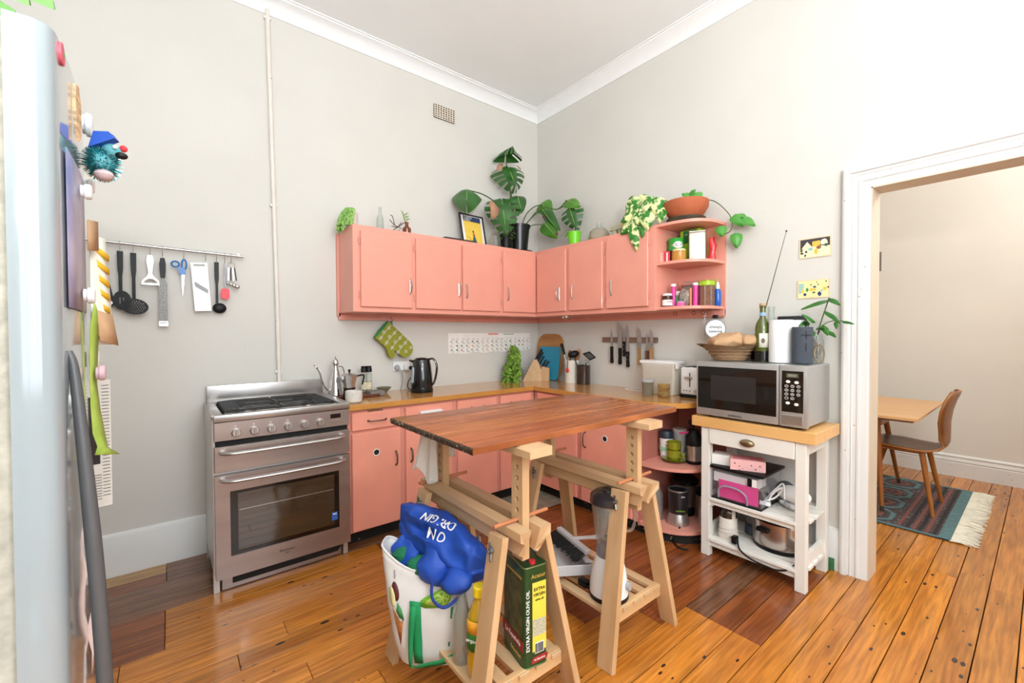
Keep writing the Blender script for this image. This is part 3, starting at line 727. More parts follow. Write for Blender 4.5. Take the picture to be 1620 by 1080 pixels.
Mp = frame((MXF-.0152, (PY+MY0)/2+.002, .965), (0, -1, 0), (0, 0, 1))
MB().box((.0, .078, .0), (.052, .02, .001), M=Mp).build('clock', mat('lcd', '55554A', .3), pn, world=True)
text('8888', Mp @ Matrix.Translation((0, .078, .001)), .018, mat('lcd_digits', 'A9AA93', .5), pn)
b = MB()
for (u, v) in ((-.018, .048), (.018, .046), (-.019, -.056), (.018, -.060)): b.lathe([(0, 0), (.0095, 0), (.0095, .001), (0, .001)], n=16, M=Mp @ Matrix.Translation((u, v, 0)) @ Matrix.Diagonal((1, .75, 1, 1)))
b.build('oval_buttons', paper_m, pn, world=True)
b = MB(); q = 0
for r_ in range(4):
    for c_ in range(3):
        if r_ == 3 and c_ == 2: continue
        u, v = -.025+.0255*c_, .026-.0195*r_
        b.tube([Mp @ V(u+.0072*cos(a), v+.006*sin(a), .0005) for a in [i*2*pi/12 for i in range(12)]], .0009, n=4, closed=True)
b.build('button_rings', paper_m, pn, world=True)
for i in range(10):
    r_, c_ = divmod(i, 3) if i < 9 else (3, 1)
    text(str((i+1) % 10), Mp @ Matrix.Translation((-.025+.0255*c_, .026-.0195*r_, .0008)), .008, paper_m, pn, name='digit')
text('KAMBROOK', frame((MXF-.0145, -1.985, .806), (0, -1, 0), (0, 0, 1)), .013, mat('mw_print', '3A3A3A', .5), dr)
# ------------------------------------------------------------------ things on the counter, left of the corner
CZ = .8385
def T(n, l, c, loc, rz=0, g=None): return thing(n, l, c, loc, rz, g)
dkwood_m = mat('dark_red_wood', '5E2B1E', .4, var=.2, scale=8, stretch=(1, 5, 5))
o = MB().box((-1.785, -.165, CZ+.009), (.29, .17, .018), bev=.004).build('serving_board', dkwood_m); tag(o, 'dark red wooden board under the oil can and mills beside the stove', 'board')
o = MB().box((-1.655, -.20, CZ+.018), (.10, .09, .034), bev=.006, seg=2).build('stone_slab', mat('slate', '77736E', .8, var=.15, scale=20, bump=.4)); tag(o, 'grey stone slab lying on the counter beside the dark red board', 'stone slab')
t = T('oil_can', 'tall conical chrome oil can with a long thin spout', 'oil can', (-1.895, -.14, CZ+.018))
MB().lathe([(0, 0), (.048, 0), (.05, .004), (.046, .02), (.034, .09), (.022, .15), (.015, .185), (.015, .195), (.02, .2), (.021, .21), (.017, .226), (.008, .236), (.003, .24), (.004, .25), (.0, .256)], n=28).build('body', chrome_m, t)
MB().tube(spline([(-.035, -.0, .03), (-.06, -.01, .05), (-.085, -.01, .10), (-.10, -.01, .16), (-.125, -.01, .195), (-.135, -.01, .20)], 5), [.006]*20+[.0045]*6, n=8).build('spout', chrome_m, t)
MB().tube(spline([(.018, 0, .19), (.045, 0, .18), (.055, 0, .13), (.04, 0, .08)], 5), .004, n=6).build('handle', chrome_m, t)
t = T('moka_pot', 'aluminium stovetop coffee pot with black handle and scorched base', 'coffee pot', (-1.85, -.275, CZ))
MB().lathe([(0, 0), (.042, 0), (.043, .01), (.037, .06), (.036, .075), (.04, .08)], n=8).build('boiler', mat('scorched_metal', '3E2A22', .45, .6, var=.4, scale=14), t)
MB().lathe([(.036, .078), (.035, .09), (.05, .15), (.052, .156), (.049, .156), (.034, .092), (0, .09)], n=8).build('jug', satin_m, t)
MB().lathe([(.052, .156), (.03, .166), (.0, .17)], n=8).build('lid', satin_m, t)
MB().lathe([(0, .168), (.006, .17), (.005, .176), (.009, .184), (.006, .192), (0, .193)], n=10).build('knob', black_m, t)
MB().tube(spline([(.048, .0, .148), (.085, .0, .152), (.092, 0, .14), (.08, 0, .09)], 4), .007, n=8, flat=.7).build('handle', black_m, t)
MB().tube([(-.046, 0, .13), (-.064, 0, .153)], [.013, .007], n=6).build('spout', satin_m, t)
t = T('stoneware_cup', 'speckled white stoneware cup at the end of the counter by the stove', 'cup', (-1.865, -.40, CZ))
MB().lathe([(0, 0), (.035, 0), (.046, .008), (.05, .03), (.05, .07), (.047, .072), (.045, .03), (.035, .012), (0, .01)], n=28).build('cup', mat('speckled_stoneware', 'DAD6CF', .7, var=.05, specks=(150., .28, '9B948C'), bump=.3, bscale=80), t)
for i, (x, d) in enumerate(((-1.70, 'left'), (-1.668, 'right'))):
    t = T('spice_mill', f'glass spice mill with a black cap, the {d} of the two', 'mill', (x, -.115, CZ+.018), 0, 'spice mills')
    MB().lathe([(0, 0), (.02, 0), (.021, .01), (.0215, .12), (.018, .135), (.0175, .137), (.0, .137)], n=18).build('glass', glass_m, t)
    MB().lathe([(0, .003), (.018, .003), (.019, .02), (.019, .07), (0, .072)], n=14).build('spice', mat(f'spice{i}', ['8C7A5A', 'B59A7A'][i], .9, var=.5, scale=90), t)
    MB().lathe([(.021, .02), (.0222, .02), (.0222, .07), (.021, .07)], n=18).build('paper_label', mat('mill_label', 'D8CDB0', .7, var=.2, scale=60), t)
    MB().lathe([(.018, .136), (.021, .138), (.021, .16), (.018, .168), (.02, .172), (.018, .178), (0, .178)], n=18).build('cap', black_m, t)
t = T('bowl', 'small olive glazed dish on the counter between slab and kettle', 'bowl', (-1.555, -.10, CZ))
MB().lathe([(0, 0), (.02, 0), (.021, .006), (.05, .036), (.051, .04), (.047, .038), (.018, .009), (0, .008)], n=24).build('bowl', mat('olive_glaze', '757058', .3, var=.2, scale=20), t)
# kettle
t = T('kettle', 'glossy black electric kettle with a water gauge', 'kettle', (-1.325, -.225, CZ), radians(-45))
kb = mat('kettle_black', '101114', .12, var=.1, coat=.5)
MB().lathe([(0, 0), (.078, 0), (.08, .005), (.08, .02), (.075, .027), (0, .027)], n=32).build('base', black_m, t)
MB().lathe([(0, .027), (.077, .027), (.078, .05), (.074, .12), (.066, .19), (.06, .222), (.056, .232), (0, .236)], n=32).build('body', kb, t)
MB().lathe([(0, .234), (.05, .235), (.04, .243), (0, .247)], n=24).build('lid', kb, t)
MB().tube(spline([(.045, 0, .232), (.085, 0, .236), (.108, 0, .20), (.11, 0, .15), (.095, 0, .08), (.078, 0, .05)], 5), .011, n=10, flat=.7).build('handle', kb, t)
MB().prism([(-.03, .222), (-.03, .19), (-.088, .222), (-.086, .23)], .03, M=frame((0, -.015*-1, 0), (1, 0, 0), (0, 0, 1))).build('spout', kb, t)
Mk = frame((-.042, -.060, .125), (.82, -.57, 0), (0.04, 0.06, 1))
MB().prism(rrect(.018, .11, .008), .005, M=Mk).build('water_gauge', mat('gauge', 'B9C3CC', .2), t)
b = MB()
for i in range(5): b.box((0, -.035+.017*i, .0055), (.008, .002, .001), M=Mk)
b.build('gauge_marks', black_m, t)
# power point with plugs
t = T('power_outlet', 'white double power point on the wall behind the kettle', 'outlet', (-1.382, 0, .98))
MB().box((-1.382, -.005, 1.012), (.13, .010, .07), bev=.003).build('plate', white_m, t, world=True)
b = MB(); [b.box((x, -.011, 1.035), (.012, .004, .014), bev=.001) for x in (-1.415, -1.35)]; b.build('switches', white_m, t, world=True)
t = T('power_plug', 'grey plug and cord in the left socket of the power point', 'plug', (-1.425, -.03, .98))
MB().lathe([(.02, 0), (.022, .012), (.016, .024), (.0, .026)], n=18, M=frame((-1.42, -.011, 1.003), (1, 0, 0), (0, 0, 1))).build('plug', grey_m, t, world=True)
MB().tube(spline([(-1.42, -.036, 1.0), (-1.40, -.045, .985), (-1.385, -.04, .93), (-1.385, -.03, .88), (-1.40, -.03, .842)], 6), .004, n=6).build('cord', grey_m, t, world=True)
t = T('power_plug', 'white plug adapter with black kettle cord in the right socket', 'plug', (-1.345, -.03, .98))
MB().box((-1.345, -.028, 1.003), (.05, .034, .04), bev=.006, seg=2).build('adapter', white_m, t, world=True)
MB().lathe([(.015, 0), (.015, .012), (.010, .02), (0, .021)], n=14, M=frame((-1.325, -.045, 1.0), (1, 0, 0), (0, 0, 1))).build('plug', black_m, t, world=True)
MB().tube(spline([(-1.325, -.066, 1.0), (-1.31, -.07, .96), (-1.345, -.05, .90), (-1.352, -.06, .85), (-1.33, -.13, .8425)], 6), .0035, n=6).build('cord', black_m, t, world=True)
# oven mitt on a cup hook below the cabinet
t = T('oven_mitt', 'quilted olive green oven mitt with white diamonds hanging over the power point', 'oven mitt', (-1.44, -.04, 1.05))
Mm = frame((-1.455, -.045, 1.30), (.80, 0, .60), (-.60, 0, .80)) @ Matrix.Identity(4)
# outline: cuff at the upper left, fingertips down right, thumb down
Mm = frame((-1.50, -.052, 1.235), (.76, 0, -.65), (.65, 0, .76))
ol = [(-.075, -.075), (.03, -.078), (.075, -.105), (.105, -.112), (.125, -.095), (.115, -.07), (.095, -.055), (.13, -.05), (.175, -.048), (.205, -.02), (.21, .02), (.19, .055), (.15, .07), (.05, .075), (-.075, .075)]
ol = [(p.x, p.y) for p in spline([V(x, y, 0) for x, y in ol], 3)]
mitt_m = mat('mitt_cloth', '8F8F2E', .9, var=.1, scale=30, bump=.3, bscale=90)
b = MB().prism(ol, .026, M=Mm); bmesh.ops.bevel(b.bm, geom=[e for e in b.bm.edges if e.is_boundary is False and len(e.link_faces) == 2 and e.calc_face_angle(0) > 1.2 and e.calc_length() < .06], offset=.008, segments=2, affect='EDGES')
b.build('mitt', mitt_m, t, world=True)
MB().tube([Mm @ V(-.077, .075*cos(a), .013+.02*sin(a)) for a in [i*2*pi/20 for i in range(20)]], .0055, n=6, closed=True).build('cuff_binding', mat('green_binding', '2F8A4B', .8), t, world=True)
MB().prism([(.07*cos(i*2*pi/20), .016*sin(i*2*pi/20)) for i in range(20)], .002, M=frame(Mm @ V(-.079, 0, .013), Mm.to_3x3() @ V(0, 1, 0), Mm.to_3x3() @ V(0, 0, 1))).build('cuff_lining', mat('lining_green', '5DA86E', .9), t, world=True)
b = MB()
for i in range(4):
    x = -.045+.055*i; b.tube([Mm @ V(x, y, .0275) for y in (-.072, -.03, .03, .072)], .0014, n=5)
b.build('quilting', paper_m, t, world=True)
k = 0
for i in range(5):
    for j in range(3):
        x = -.055+.055*i+(.0 if j % 2 else .012); y = -.048+.045*j
        if i == 4 and j == 0: continue
        b = MB(); b.tube([Mm @ V(x+.013*cos(a), y+.013*sin(a), .0275) for a in [q*pi/2 for q in range(4)]], .0017, n=4, closed=True); b.ell(Mm @ V(x, y, .027), .0035, n=6)
        b.build('diamond_print', paper_m, t, world=True)
MB().tube(spline([(-1.50, -.04, 1.315), (-1.468, -.035, 1.345), (-1.462, -.035, 1.30)], 5), .004, n=6).build('hanging_loop', MATS['green_binding'], t, world=True)
MB().tube(spline([(-1.468, -.035, 1.335), (-1.46, -.04, 1.35), (-1.47, -.03, 1.37), (-1.465, -.02, 1.385)], 4), .0018, n=5).build('cup_hook', dkmetal_m, t, world=True)
# taped-up paper chart
t = T('paper_chart', 'long white paper chart of small vegetable drawings taped to the left wall', 'poster', (-.54, 0, 1.09))
b = MB(); P = []
for i in range(25):
    x = -.978+.874*i/24; zb = 1.088+.004*sin(i*1.1)+.012*i/24; P.append([V(x, -.003-.002*sin(i*.9)*(1-j/3)-.001, zb+(1.258-zb)*j/3) for j in range(4)])
b.grid(P); b.build('sheet', paper_m, t, world=True)
ink = [mat(f'ink{i}', c, .8) for i, c in enumerate(('6FA04A', '3E7A3E', '8A8F96', 'D9A93A', 'B56A5A', '5FA3A8'))]
rr = random.Random(5); cells = {i: MB() for i in range(6)}
for i in range(17):
    for j in range(4):
        x = -.955+.0505*i; z = 1.228-.034*j - .006
        k = rr.choice([0, 1, 2, 3, 0, 1, 4, 5]); Mq = frame((x+.01*rr.random(), -.0072, z), (1, 0, 0), (0, 0, 1))
        a = rr.random()*3; r_ = .004+.005*rr.random(); pol = [((r_*(1.6 if q % 2 else .8))*cos(a+q*.9), r_*.8*sin(a+q*.9)) for q in range(7)]
        if j: cells[k].prism(pol, .0008, M=Mq)
        for q in range(3):
            w_ = .012+.02*rr.random(); cells[rr.choice([2, 2, 5, 4])].box((0.012, -.009-.0045*q, 0), (w_, .0012, .0006), M=Mq)
for i in range(6): cells[i].build('drawing_ink', ink[i], t, world=True, kind='stuff')
MB().box((-.53, -.0075, 1.250), (.105, .001, .012)).build('coral_tape', mat('coral_tape', 'F09080', .6), t, world=True)
text('seasonal eating chart', frame((-.36, -.0076, 1.25), (1, 0, 0), (0, 0, 1)), .014, ink[0], t)
# greens standing in a glass mug
t = T('glass_mug', 'glass beer mug with a handle holding the bunch of greens', 'mug', (-.345, -.125, CZ), radians(-45))
MB().lathe([(0, 0), (.043, 0), (.045, .005), (.045, .105), (.042, .105), (.041, .01), (0, .008)], n=20).build('mug', glass_m, t)
MB().tube(spline([(.044, 0, .09), (.075, 0, .085), (.078, 0, .05), (.07, 0, .025), (.044, 0, .02)], 4), .006, n=8).build('handle', glass_m, t)
t = T('celery', 'wilted bunch of celery greens drooping out of the glass mug', 'celery', (-.40, -.13, CZ+.01))
g1 = mat('celery_leaf', '33691C', .6, col2='8DB238', scale=26); g2 = mat('celery_stalk', 'C9DA8C', .5, var=.1)
b = MB(); rr = random.Random(3)
for i in range(9):
    a = rr.random()*6.28; b.tube(spline([(-.345+.02*cos(a), -.125+.02*sin(a), CZ+.012), (-.36+.025*cos(a), -.13+.02*sin(a), .98), (-.385+.03*cos(a), -.14+.03*sin(a), 1.07)], 4), [.009]*4+[.007]*5, n=6)
b.build('stalks', g2, t, world=True)
for nm, cnt, sd in (('leaves', 420, 4),):
    b = MB(); rr = random.Random(sd)
    for i in range(cnt):
        u = rr.random()
        # plume: narrow at the top, widening and spilling down the left side to the counter
        z = 1.150-.30*u; spread = .016+.055*min(1, u*1.5)
        cx = -.395-.055*u; cy = -.135-.03*u
        th_ = rr.random()*6.28; r_ = spread*rr.random()**.5
        x, y = cx+r_*cos(th_)*1.0, cy+r_*sin(th_)
        if x > -.32 and z < .96: x -= .05
        if u > .8 and x > -.42: x -= .06
        d = V(cos(th_)*.5-.2, sin(th_)*.5-.2, -.8+.5*rr.random()); L_ = .022+.02*rr.random()
        z = max(z, CZ+.006+abs(d.z)*L_)
        leafmesh(b, (x, y, z), V(x, y, z)+d.normalized()*L_, V(rr.random()-.8, rr.random()-.9, .4), .026+.012*rr.random(), heart=-.1, nu=3, nv=1, cup=.3, droop=.2)
    b.build(nm, g1, t, world=True, kind='stuff')
# knife block
t = T('knife_block', 'slanted beech knife block with black handled knives at the corner', 'knife block', (-.215, -.23, CZ), radians(-48))
MB().prism([(-.125, 0), (.04, 0), (.04, .10), (.0, .19), (-.03, .185)], .10, M=frame((0, .05, 0), (1, 0, 0), (0, 0, 1))).build('block', beech_m, t)
MB().prism([(.04, 0), (.105, 0), (.105, .115), (.04, .13)], .075, M=frame((0, .035, 0), (1, 0, 0), (0, 0, 1))).build('steak_knife_box', beechz_m, t)
d = V(.5, 0, .86).normalized()
for i, (x, y, z, L_) in enumerate(((-.015, -.02, .185, .10), (.005, -.02, .17, .085), (.02, .0, .15, .07), (.045, -.015, .13, .06), (.07, .01, .125, .05), (-.01, .02, .185, .09))):
    p = V(x, y, z); MB().bar(p, p+d*L_*1.1, .016, .022, up=(0, 1, 0), bev=.003).build('knife_handle', black_m, t)
# chopping boards leaning in the corner
board_m = mat('acacia_board', 'C08A4E', .45, col2='A56C36', scale=3, stretch=(6, .8, 6), bump=.04)
def leaning(name, label, c, w_, h_, x, y0, y1, z1, m, r=.04, hole=None):
    lean = .05; Mx = frame((x, (y0+y1)/2, CZ+.002), (0, -1, 0), (lean, 0, h_))
    b = MB().prism([(px, py+h_/2) for px, py in rrect(w_, h_, r)], .014, M=Mx, holes=hole or [])
    o = b.build(name, m); tag(o, label, c); return o
leaning('chopping_board', 'large rounded wooden chopping board leaning on the wall in the corner', 'chopping board', .33, .41, -.052, -.02, -.36, 0, board_m, .10)
leaning('chopping_board', 'blue plastic chopping board leaning in front of the wooden board', 'chopping board', .265, .295, -.085, -.07, -.36, 0, mat('blue_board', '2F93B5', .4, var=.03), .03)
def utensil_crock(): pass
t = T('utensil_crock', 'cream ceramic crock full of wooden spoons beside the blue board', 'crock', (-.10, -.53, CZ))
MB().lathe([(0, 0), (.056, 0), (.058, .004), (.058, .16), (.061, .165), (.061, .19), (.055, .19), (.054, .01), (0, .008)], n=28).build('crock', mat('cream_glaze', 'EDE8DD', .25, var=.03), t)
def stick(name, label, cat, base, top, r, m, head=None, g=None, hm=None):
    t = thing(name, label, cat, base, 0, g)
    MB().cyl(base, top, r, r*.9, n=8).build('handle', m, t, world=True)
    if head: head(t, Vector(top), (Vector(top)-Vector(base)).normalized(), hm or m)
    return t
spoon_m = mat('wooden_spoon', 'A9713C', .5, var=.15, scale=8)
def head_oval(w_, l_, th=.006):
    def f(t, p, d, m):
        x = d.cross(V(-.6, -.8, 0)).normalized(); n = x.cross(d)
        M_ = Matrix((x*w_, n*th, d*l_)).transposed().to_4x4(); M_.translation = p+d*l_*.8
        MB().ell((0, 0, 0), 1, M=M_, n=14).build('head', m, t, world=True)
    return f
stick('wooden_spatula', 'flat brown wooden spatula in the cream crock, furthest right', 'spatula', (-.09, -.54, CZ+.02), (-.07, -.565, CZ+.20), .006, spoon_m, head_oval(.022, .05), 'utensils in the cream crock')
stick('wooden_spoon', 'dark wooden spoon in the cream crock beside the spatula', 'spoon', (-.10, -.52, CZ+.02), (-.085, -.50, CZ+.21), .006, mat('dark_spoon', '7A4A24', .5, var=.2), head_oval(.02, .035, .01), 'utensils in the cream crock')
t = T('whisk', 'steel tool with a black ball handle rising leftmost from the cream crock', 'utensil', (-.12, -.50, CZ+.02), 0, 'utensils in the cream crock')
MB().cyl((-.11, -.52, CZ+.02), (-.115, -.455, CZ+.25), .006).build('shaft', satin_m, t, world=True)
MB().tube([(-.115, -.46, CZ+.235), (-.117, -.44, CZ+.30)], [.010, .012], n=10).build('grip', black_m, t, world=True); MB().ell((-.118, -.432, CZ+.315), .016, n=12).build('ball_end', black_m, t, world=True)
t = T('measuring_spoon', 'small red measuring spoon hooked on the front of the crock', 'spoon', (-.165, -.56, CZ+.08))
MB().tube([(-.166, -.545, .955), (-.168, -.55, 1.03)], .003, n=6).build('handle', black_m, t, world=True); MB().ell((-.168, -.546, .948), (.008, .017, .021), n=12).build('bowl', red_m, t, world=True)
t = T('utensil_jar', 'dark brown glass jar of spatulas and ladles right of the crock', 'jar', (-.095, -.655, CZ))
MB().lathe([(0, 0), (.055, 0), (.057, .01), (.056, .155), (.052, .155), (.05, .012), (0, .01)], n=24).build('jar', mat('brown_glass', '3B2C26', .15, var=.3, scale=10, coat=.3), t)
def head_flat(w_, l_):
    def f(t, p, d, m):
        x = V(.2, -.98, 0); MB().bar(p, p+d*l_, w_, .004, up=d.cross(x)).build('blade', m, t, world=True)
    return f
stick('ladle', 'black plastic ladle hanging over the left side of the dark jar', 'ladle', (-.10, -.64, CZ+.02), (-.14, -.60, CZ+.22), .005, black_m, head_oval(.048, .03, .03), 'utensils in the dark jar')
t = stick('spatula', 'black slotted spatula pointing right from the dark jar', 'spatula', (-.09, -.66, CZ+.02), (-.10, -.69, CZ+.20), .005, black_m, None, 'utensils in the dark jar')
hs = [[(x, -.03), (x+.006, -.03), (x+.006, .03), (x, .03)] for x in (-.026, -.012, .002, .016)]
MB().prism([(-.036, -.045), (.036, -.038), (.036, .04), (-.036, .045)], .003, M=frame((-.11, -.735, CZ+.235), (0, -.9, .3), (-.55, .1, .5)), holes=hs).build('blade', black_m, t, world=True)
t = T('whisk', 'steel wire balloon whisk standing in the dark jar', 'whisk', (-.085, -.67, CZ+.02), 0, 'utensils in the dark jar')
MB().cyl((-.085, -.67, CZ+.02), (-.09, -.685, CZ+.12), .006).build('handle', satin_m, t, world=True)
b = MB()
for k in range(5):
    a = k*pi/5; b.tube(spline([(-.09, -.685, CZ+.12), V(-.09+.022*cos(a), -.69+.022*sin(a), CZ+.17), (-.095, -.70, CZ+.20), V(-.09-.022*cos(a), -.69-.022*sin(a), CZ+.17), (-.09, -.685, CZ+.12)], 4), .0011, n=4)
b.build('wires', satin_m, t, world=True)
# ------------------------------------------------------------------ knife rail
t = T('knife_rail', 'dark wooden magnetic knife rail on the right wall', 'rail', (0, -1.036, 1.183))
MB().box((-.011, -1.036, 1.202), (.022, .49, .038), bev=.002).build('strip', mat('walnut_rail', '7C6152', .5, var=.15, scale=5, stretch=(1, .3, 4)), t, world=True)
blade_m = mat('blade_steel', 'B4B2B2', .28, .9, var=.08, scale=20)
def wall_knife(label, y, ztip, zb, zend, bw, hw, hm, tilt=0., riv=True):
    t = T('kitchen_knife', label, 'knife', (-.03, y, zend), 0, 'knives on the wall rail')
    Mf = frame((-.0235, y, zb), (0, -1, 0), (0, tilt, 1)); L_ = ztip-zb
    MB().prism([(-bw*.5, 0), (bw*.5, 0), (bw*.5, L_*.45), (bw*.28, L_*.8), (-bw*.35, L_), (-bw*.5, L_*.95)], .0022, M=Mf).build('blade', blade_m, t, world=True)
    l_ = zb-zend
    h = MB().prism([(-hw*.5, .004), (-hw*.42, -l_*.5), (-hw*.55, -l_*.92), (-hw*.2, -l_), (hw*.4, -l_), (hw*.6, -l_*.9), (hw*.45, -l_*.5), (hw*.5, .004)], .014, M=Mf @ Matrix.Translation((0, 0, -.006))).build('handle', hm, t, world=True)
    if riv:
        for k in (.2, .5, .8): MB().cyl(Mf @ V(0, -l_*k, .007), Mf @ V(0, -l_*k, .0092), .0025, n=8).build('rivet', satin_m, h, world=True)
ltw = mat('knife_wood', 'A97F52', .5, var=.15, scale=9); dkw = mat('knife_wood_dark', '5A3828', .5, var=.2, scale=9)
wall_knife('slim knife with a plain black handle, leftmost on the rail', -.888, 1.283, 1.145, 1.018, .018, .022, black_m, .1, False)
wall_knife('big chef knife with a square black handle, second on the rail', -.966, 1.337, 1.135, 1.012, .040, .024, black_m, 0, False)
wall_knife('narrow small knife with a black riveted handle behind the third place', -1.005, 1.29, 1.185, 1.075, .014, .019, black_m, -.05)
wall_knife('long knife with a black riveted handle, fourth on the rail', -1.038, 1.32, 1.11, .995, .026, .022, black_m, 0)
wall_knife('chef knife with a worn brown wooden handle, right of the gap', -1.140, 1.298, 1.14, 1.018, .036, .02, ltw, -.05)
wall_knife('thin knife with a dark riveted wooden handle, second from the right', -1.205, 1.25, 1.12, 1.05, .016, .022, dkw, .12)
wall_knife('pointed knife with a light wooden handle, rightmost on the rail', -1.243, 1.278, 1.145, 1.045, .026, .026, ltw, .12, False)
# ------------------------------------------------------------------ counter, right end
t = T('bread_bin', 'cream plastic bin with a white lid at the right end of the counter', 'bin', (-.10, -1.375, CZ))
binm = mat('cream_plastic', 'DDD6C9', .4, var=.02)
P = []
for z, s in ((0, .9), (.004, .93), (.185, 1.), (.19, 1.04), (.205, 1.04)):
    P.append([V(-.10+x*s, -1.375+y*s, CZ+z) for x, y in [(p[0], p[1]) for p in rrect(.13, .25, .02)]])
b = MB(); b.grid(P, closed_u=True); b.bm.verts.ensure_lookup_table(); n_ = len(P[0]); b.bm.faces.new([b.bm.verts[i] for i in range(n_)]); b.bm.faces.new([b.bm.verts[i] for i in range(4*n_, 5*n_)]); b.build('bin', binm, t, world=True)
MB().box((-.10, -1.375, CZ+.216), (.142, .268, .024), bev=.009, seg=2).build('lid', white_m, t, world=True)
MB().box((-.15, -1.515, CZ+.195), (.03, .012, .035), bev=.003).build('clasp', white_m, t, world=True)
t = T('toaster', 'white toaster seen end on between the bin and microwave', 'toaster', (-.09, -1.625, CZ))
MB().box((-.085, -1.605, CZ+.105), (.14, .135, .18), bev=.022, seg=3).build('shell', white_m, t, world=True)
MB().box((-.085, -1.605, CZ+.010), (.146, .14, .02), bev=.004).build('base', black_m, t, world=True)
b = MB(); b.box((-.09, -1.58, CZ+.1965), (.11, .022, .003)); b.box((-.09, -1.63, CZ+.1965), (.11, .022, .003)); b.build('slots', blackm_m, t, world=True)
MB().box((-.156, -1.605, CZ+.115), (.003, .005, .09)).build('lever_slot', blackm_m, t, world=True)
MB().box((-.166, -1.60, CZ+.13), (.016, .05, .012), bev=.004, seg=2).build('lever', satin_m, t, world=True)
for k in range(3): MB().cyl((-.154, -1.565-.02*k, CZ+.045), (-.159, -1.565-.02*k, CZ+.045), .005, n=10).build('button', grey_m, t, world=True)
MB().cyl((-.154, -1.648, CZ+.045), (-.163, -1.648, CZ+.045), .013, n=16).build('dial', satin_m, t, world=True)
t = T('glass_jar', 'empty ribbed glass jar with a dull metal lid before the cream bin', 'jar', (-.255, -1.365, CZ))
MB().lathe([(0, 0), (.034, 0), (.036, .006), (.039, .08), (.041, .084), (.041, .09), (.038, .09), (.034, .008), (0, .006)], n=12).build('jar', glass('smoked_glass', 'CFC9B8', .2), t)
MB().lathe([(0, .09), (.042, .09), (.042, .104), (.039, .107), (0, .107)], n=24).build('lid', grey_m, t)
t = T('amber_tumbler', 'short clear tumbler of amber liquid on the counter edge', 'glass', (-.245, -1.478, CZ))
MB().lathe([(0, 0), (.035, 0), (.037, .005), (.037, .04), (.031, .041), (.034, .045), (.038, .05), (.038, .084), (.035, .084), (.034, .05), (0, .045)], n=24).build('glass', glass('amber_clear', 'F0DFA8', .1), t)
MB().lathe([(0, .048), (.033, .048), (.034, .066), (0, .066)], n=20).build('liquid', mat('amber_liquid', '9A5A12', .1, var=.1), t)
MB().lathe([(0, .006), (.033, .006), (.033, .014), (0, .014)], n=20).build('dregs', MATS['amber_liquid'], t)
o = MB().tube(spline([(-.13, -1.25, CZ+.003), (-.12, -1.12, CZ+.003), (-.10, -1.07, CZ+.003), (-.06, -1.09, CZ+.003), (-.03, -1.22, CZ+.003)], 6), .0022, n=5).build('cable_loop', white_m); tag(o, 'loop of white cable on the counter left of the cream bin', 'cable')

# ------------------------------------------------------------------ things on top of the wall cabinets
TZ2 = CT+.001
def lcol(name, a, b_): return mat(name, a, .45, col2=b_, scale=10, spec=.4)
t = T('succulent', 'trailing donkey-tail succulent in a pale pot at the left end of the cabinet', 'potted plant', (-1.79, -.17, TZ2))
MB().lathe([(0, 0), (.034, 0), (.036, .004), (.038, .10), (.034, .10), (.033, .06), (0, .058)], n=20).build('pot', mat('pale_pot', 'D8CDC4', .7, var=.05), t)
sg = lcol('succulent_green', '7FAE52', 'A9CF7A'); b = MB(); rr = random.Random(9)
for k in range(7):
    a = 2.2+k*.42; r0 = .035
    pts = spline([(-1.79+.01*cos(a), -.17+.01*sin(a), TZ2+.095), (-1.79+r0*cos(a), -.17+r0*sin(a), TZ2+.115), (-1.79+.055*cos(a)-.015, -.17+.055*sin(a), TZ2+.06), (-1.79+.065*cos(a)-.025, -.17+.06*sin(a), TZ2+.01 if k % 2 else TZ2-.02)], 8)
    for i, p in enumerate(pts):
        for q in range(3):
            e = V(rr.uniform(-1, 1), rr.uniform(-1, 1), rr.uniform(-.6, .4)).normalized()
            c_ = p+e*.008
            if c_.z < TZ2+.01 and c_.x > -1.84: c_.z = TZ2+.012
            b.ell(c_, (.0065, .0065, .0085), n=6)
b.build('trailing_stems', sg, t, world=True, kind='stuff')
t = T('glass_bottle', 'clear empty glass bottle on the cabinet right of the succulent', 'bottle', (-1.60, -.17, TZ2))
MB().lathe([(0, 0), (.022, 0), (.024, .005), (.024, .09), (.011, .13), (.010, .165), (.012, .17), (.010, .172), (.008, .13), (.021, .09), (.021, .008), (0, .006)], n=20).build('glass', glass_m, t)
t = T('brown_bottle', 'small brown medicine bottle holding a sprig', 'bottle', (-1.405, -.17, TZ2))
MB().lathe([(0, 0), (.028, 0), (.03, .004), (.03, .055), (.015, .072), (.012, .078), (.012, .094), (.015, .095), (.014, .10), (0, .10)], n=20).build('glass', mat('amber_bottle', '7A3A16', .12, var=.15, coat=.4), t)
t = T('dry_sprig', 'small sprig with pale leaves in the brown bottle', 'sprig', (-1.405, -.17, TZ2+.09)); b = MB()
b.tube(spline([(-1.405, -.17, TZ2+.095), (-1.41, -.17, TZ2+.13), (-1.43, -.16, TZ2+.165)], 4), .0018, n=5)
for i in range(7): leafmesh(b, (-1.41-.003*i, -.17, TZ2+.105+.009*i), (-1.41-.003*i+(.025 if i % 2 else -.025), -.19, TZ2+.12+.009*i), (-.4, -1, .4), .014, heart=0, nu=4, nv=1)
b.build('sprig', lcol('sprig_green', '7E9A62', 'A8BC8A'), t, world=True)
t = T('bare_twigs', 'dark forked twigs lying beside the brown bottle', 'twigs', (-1.475, -.17, TZ2)); b = MB()
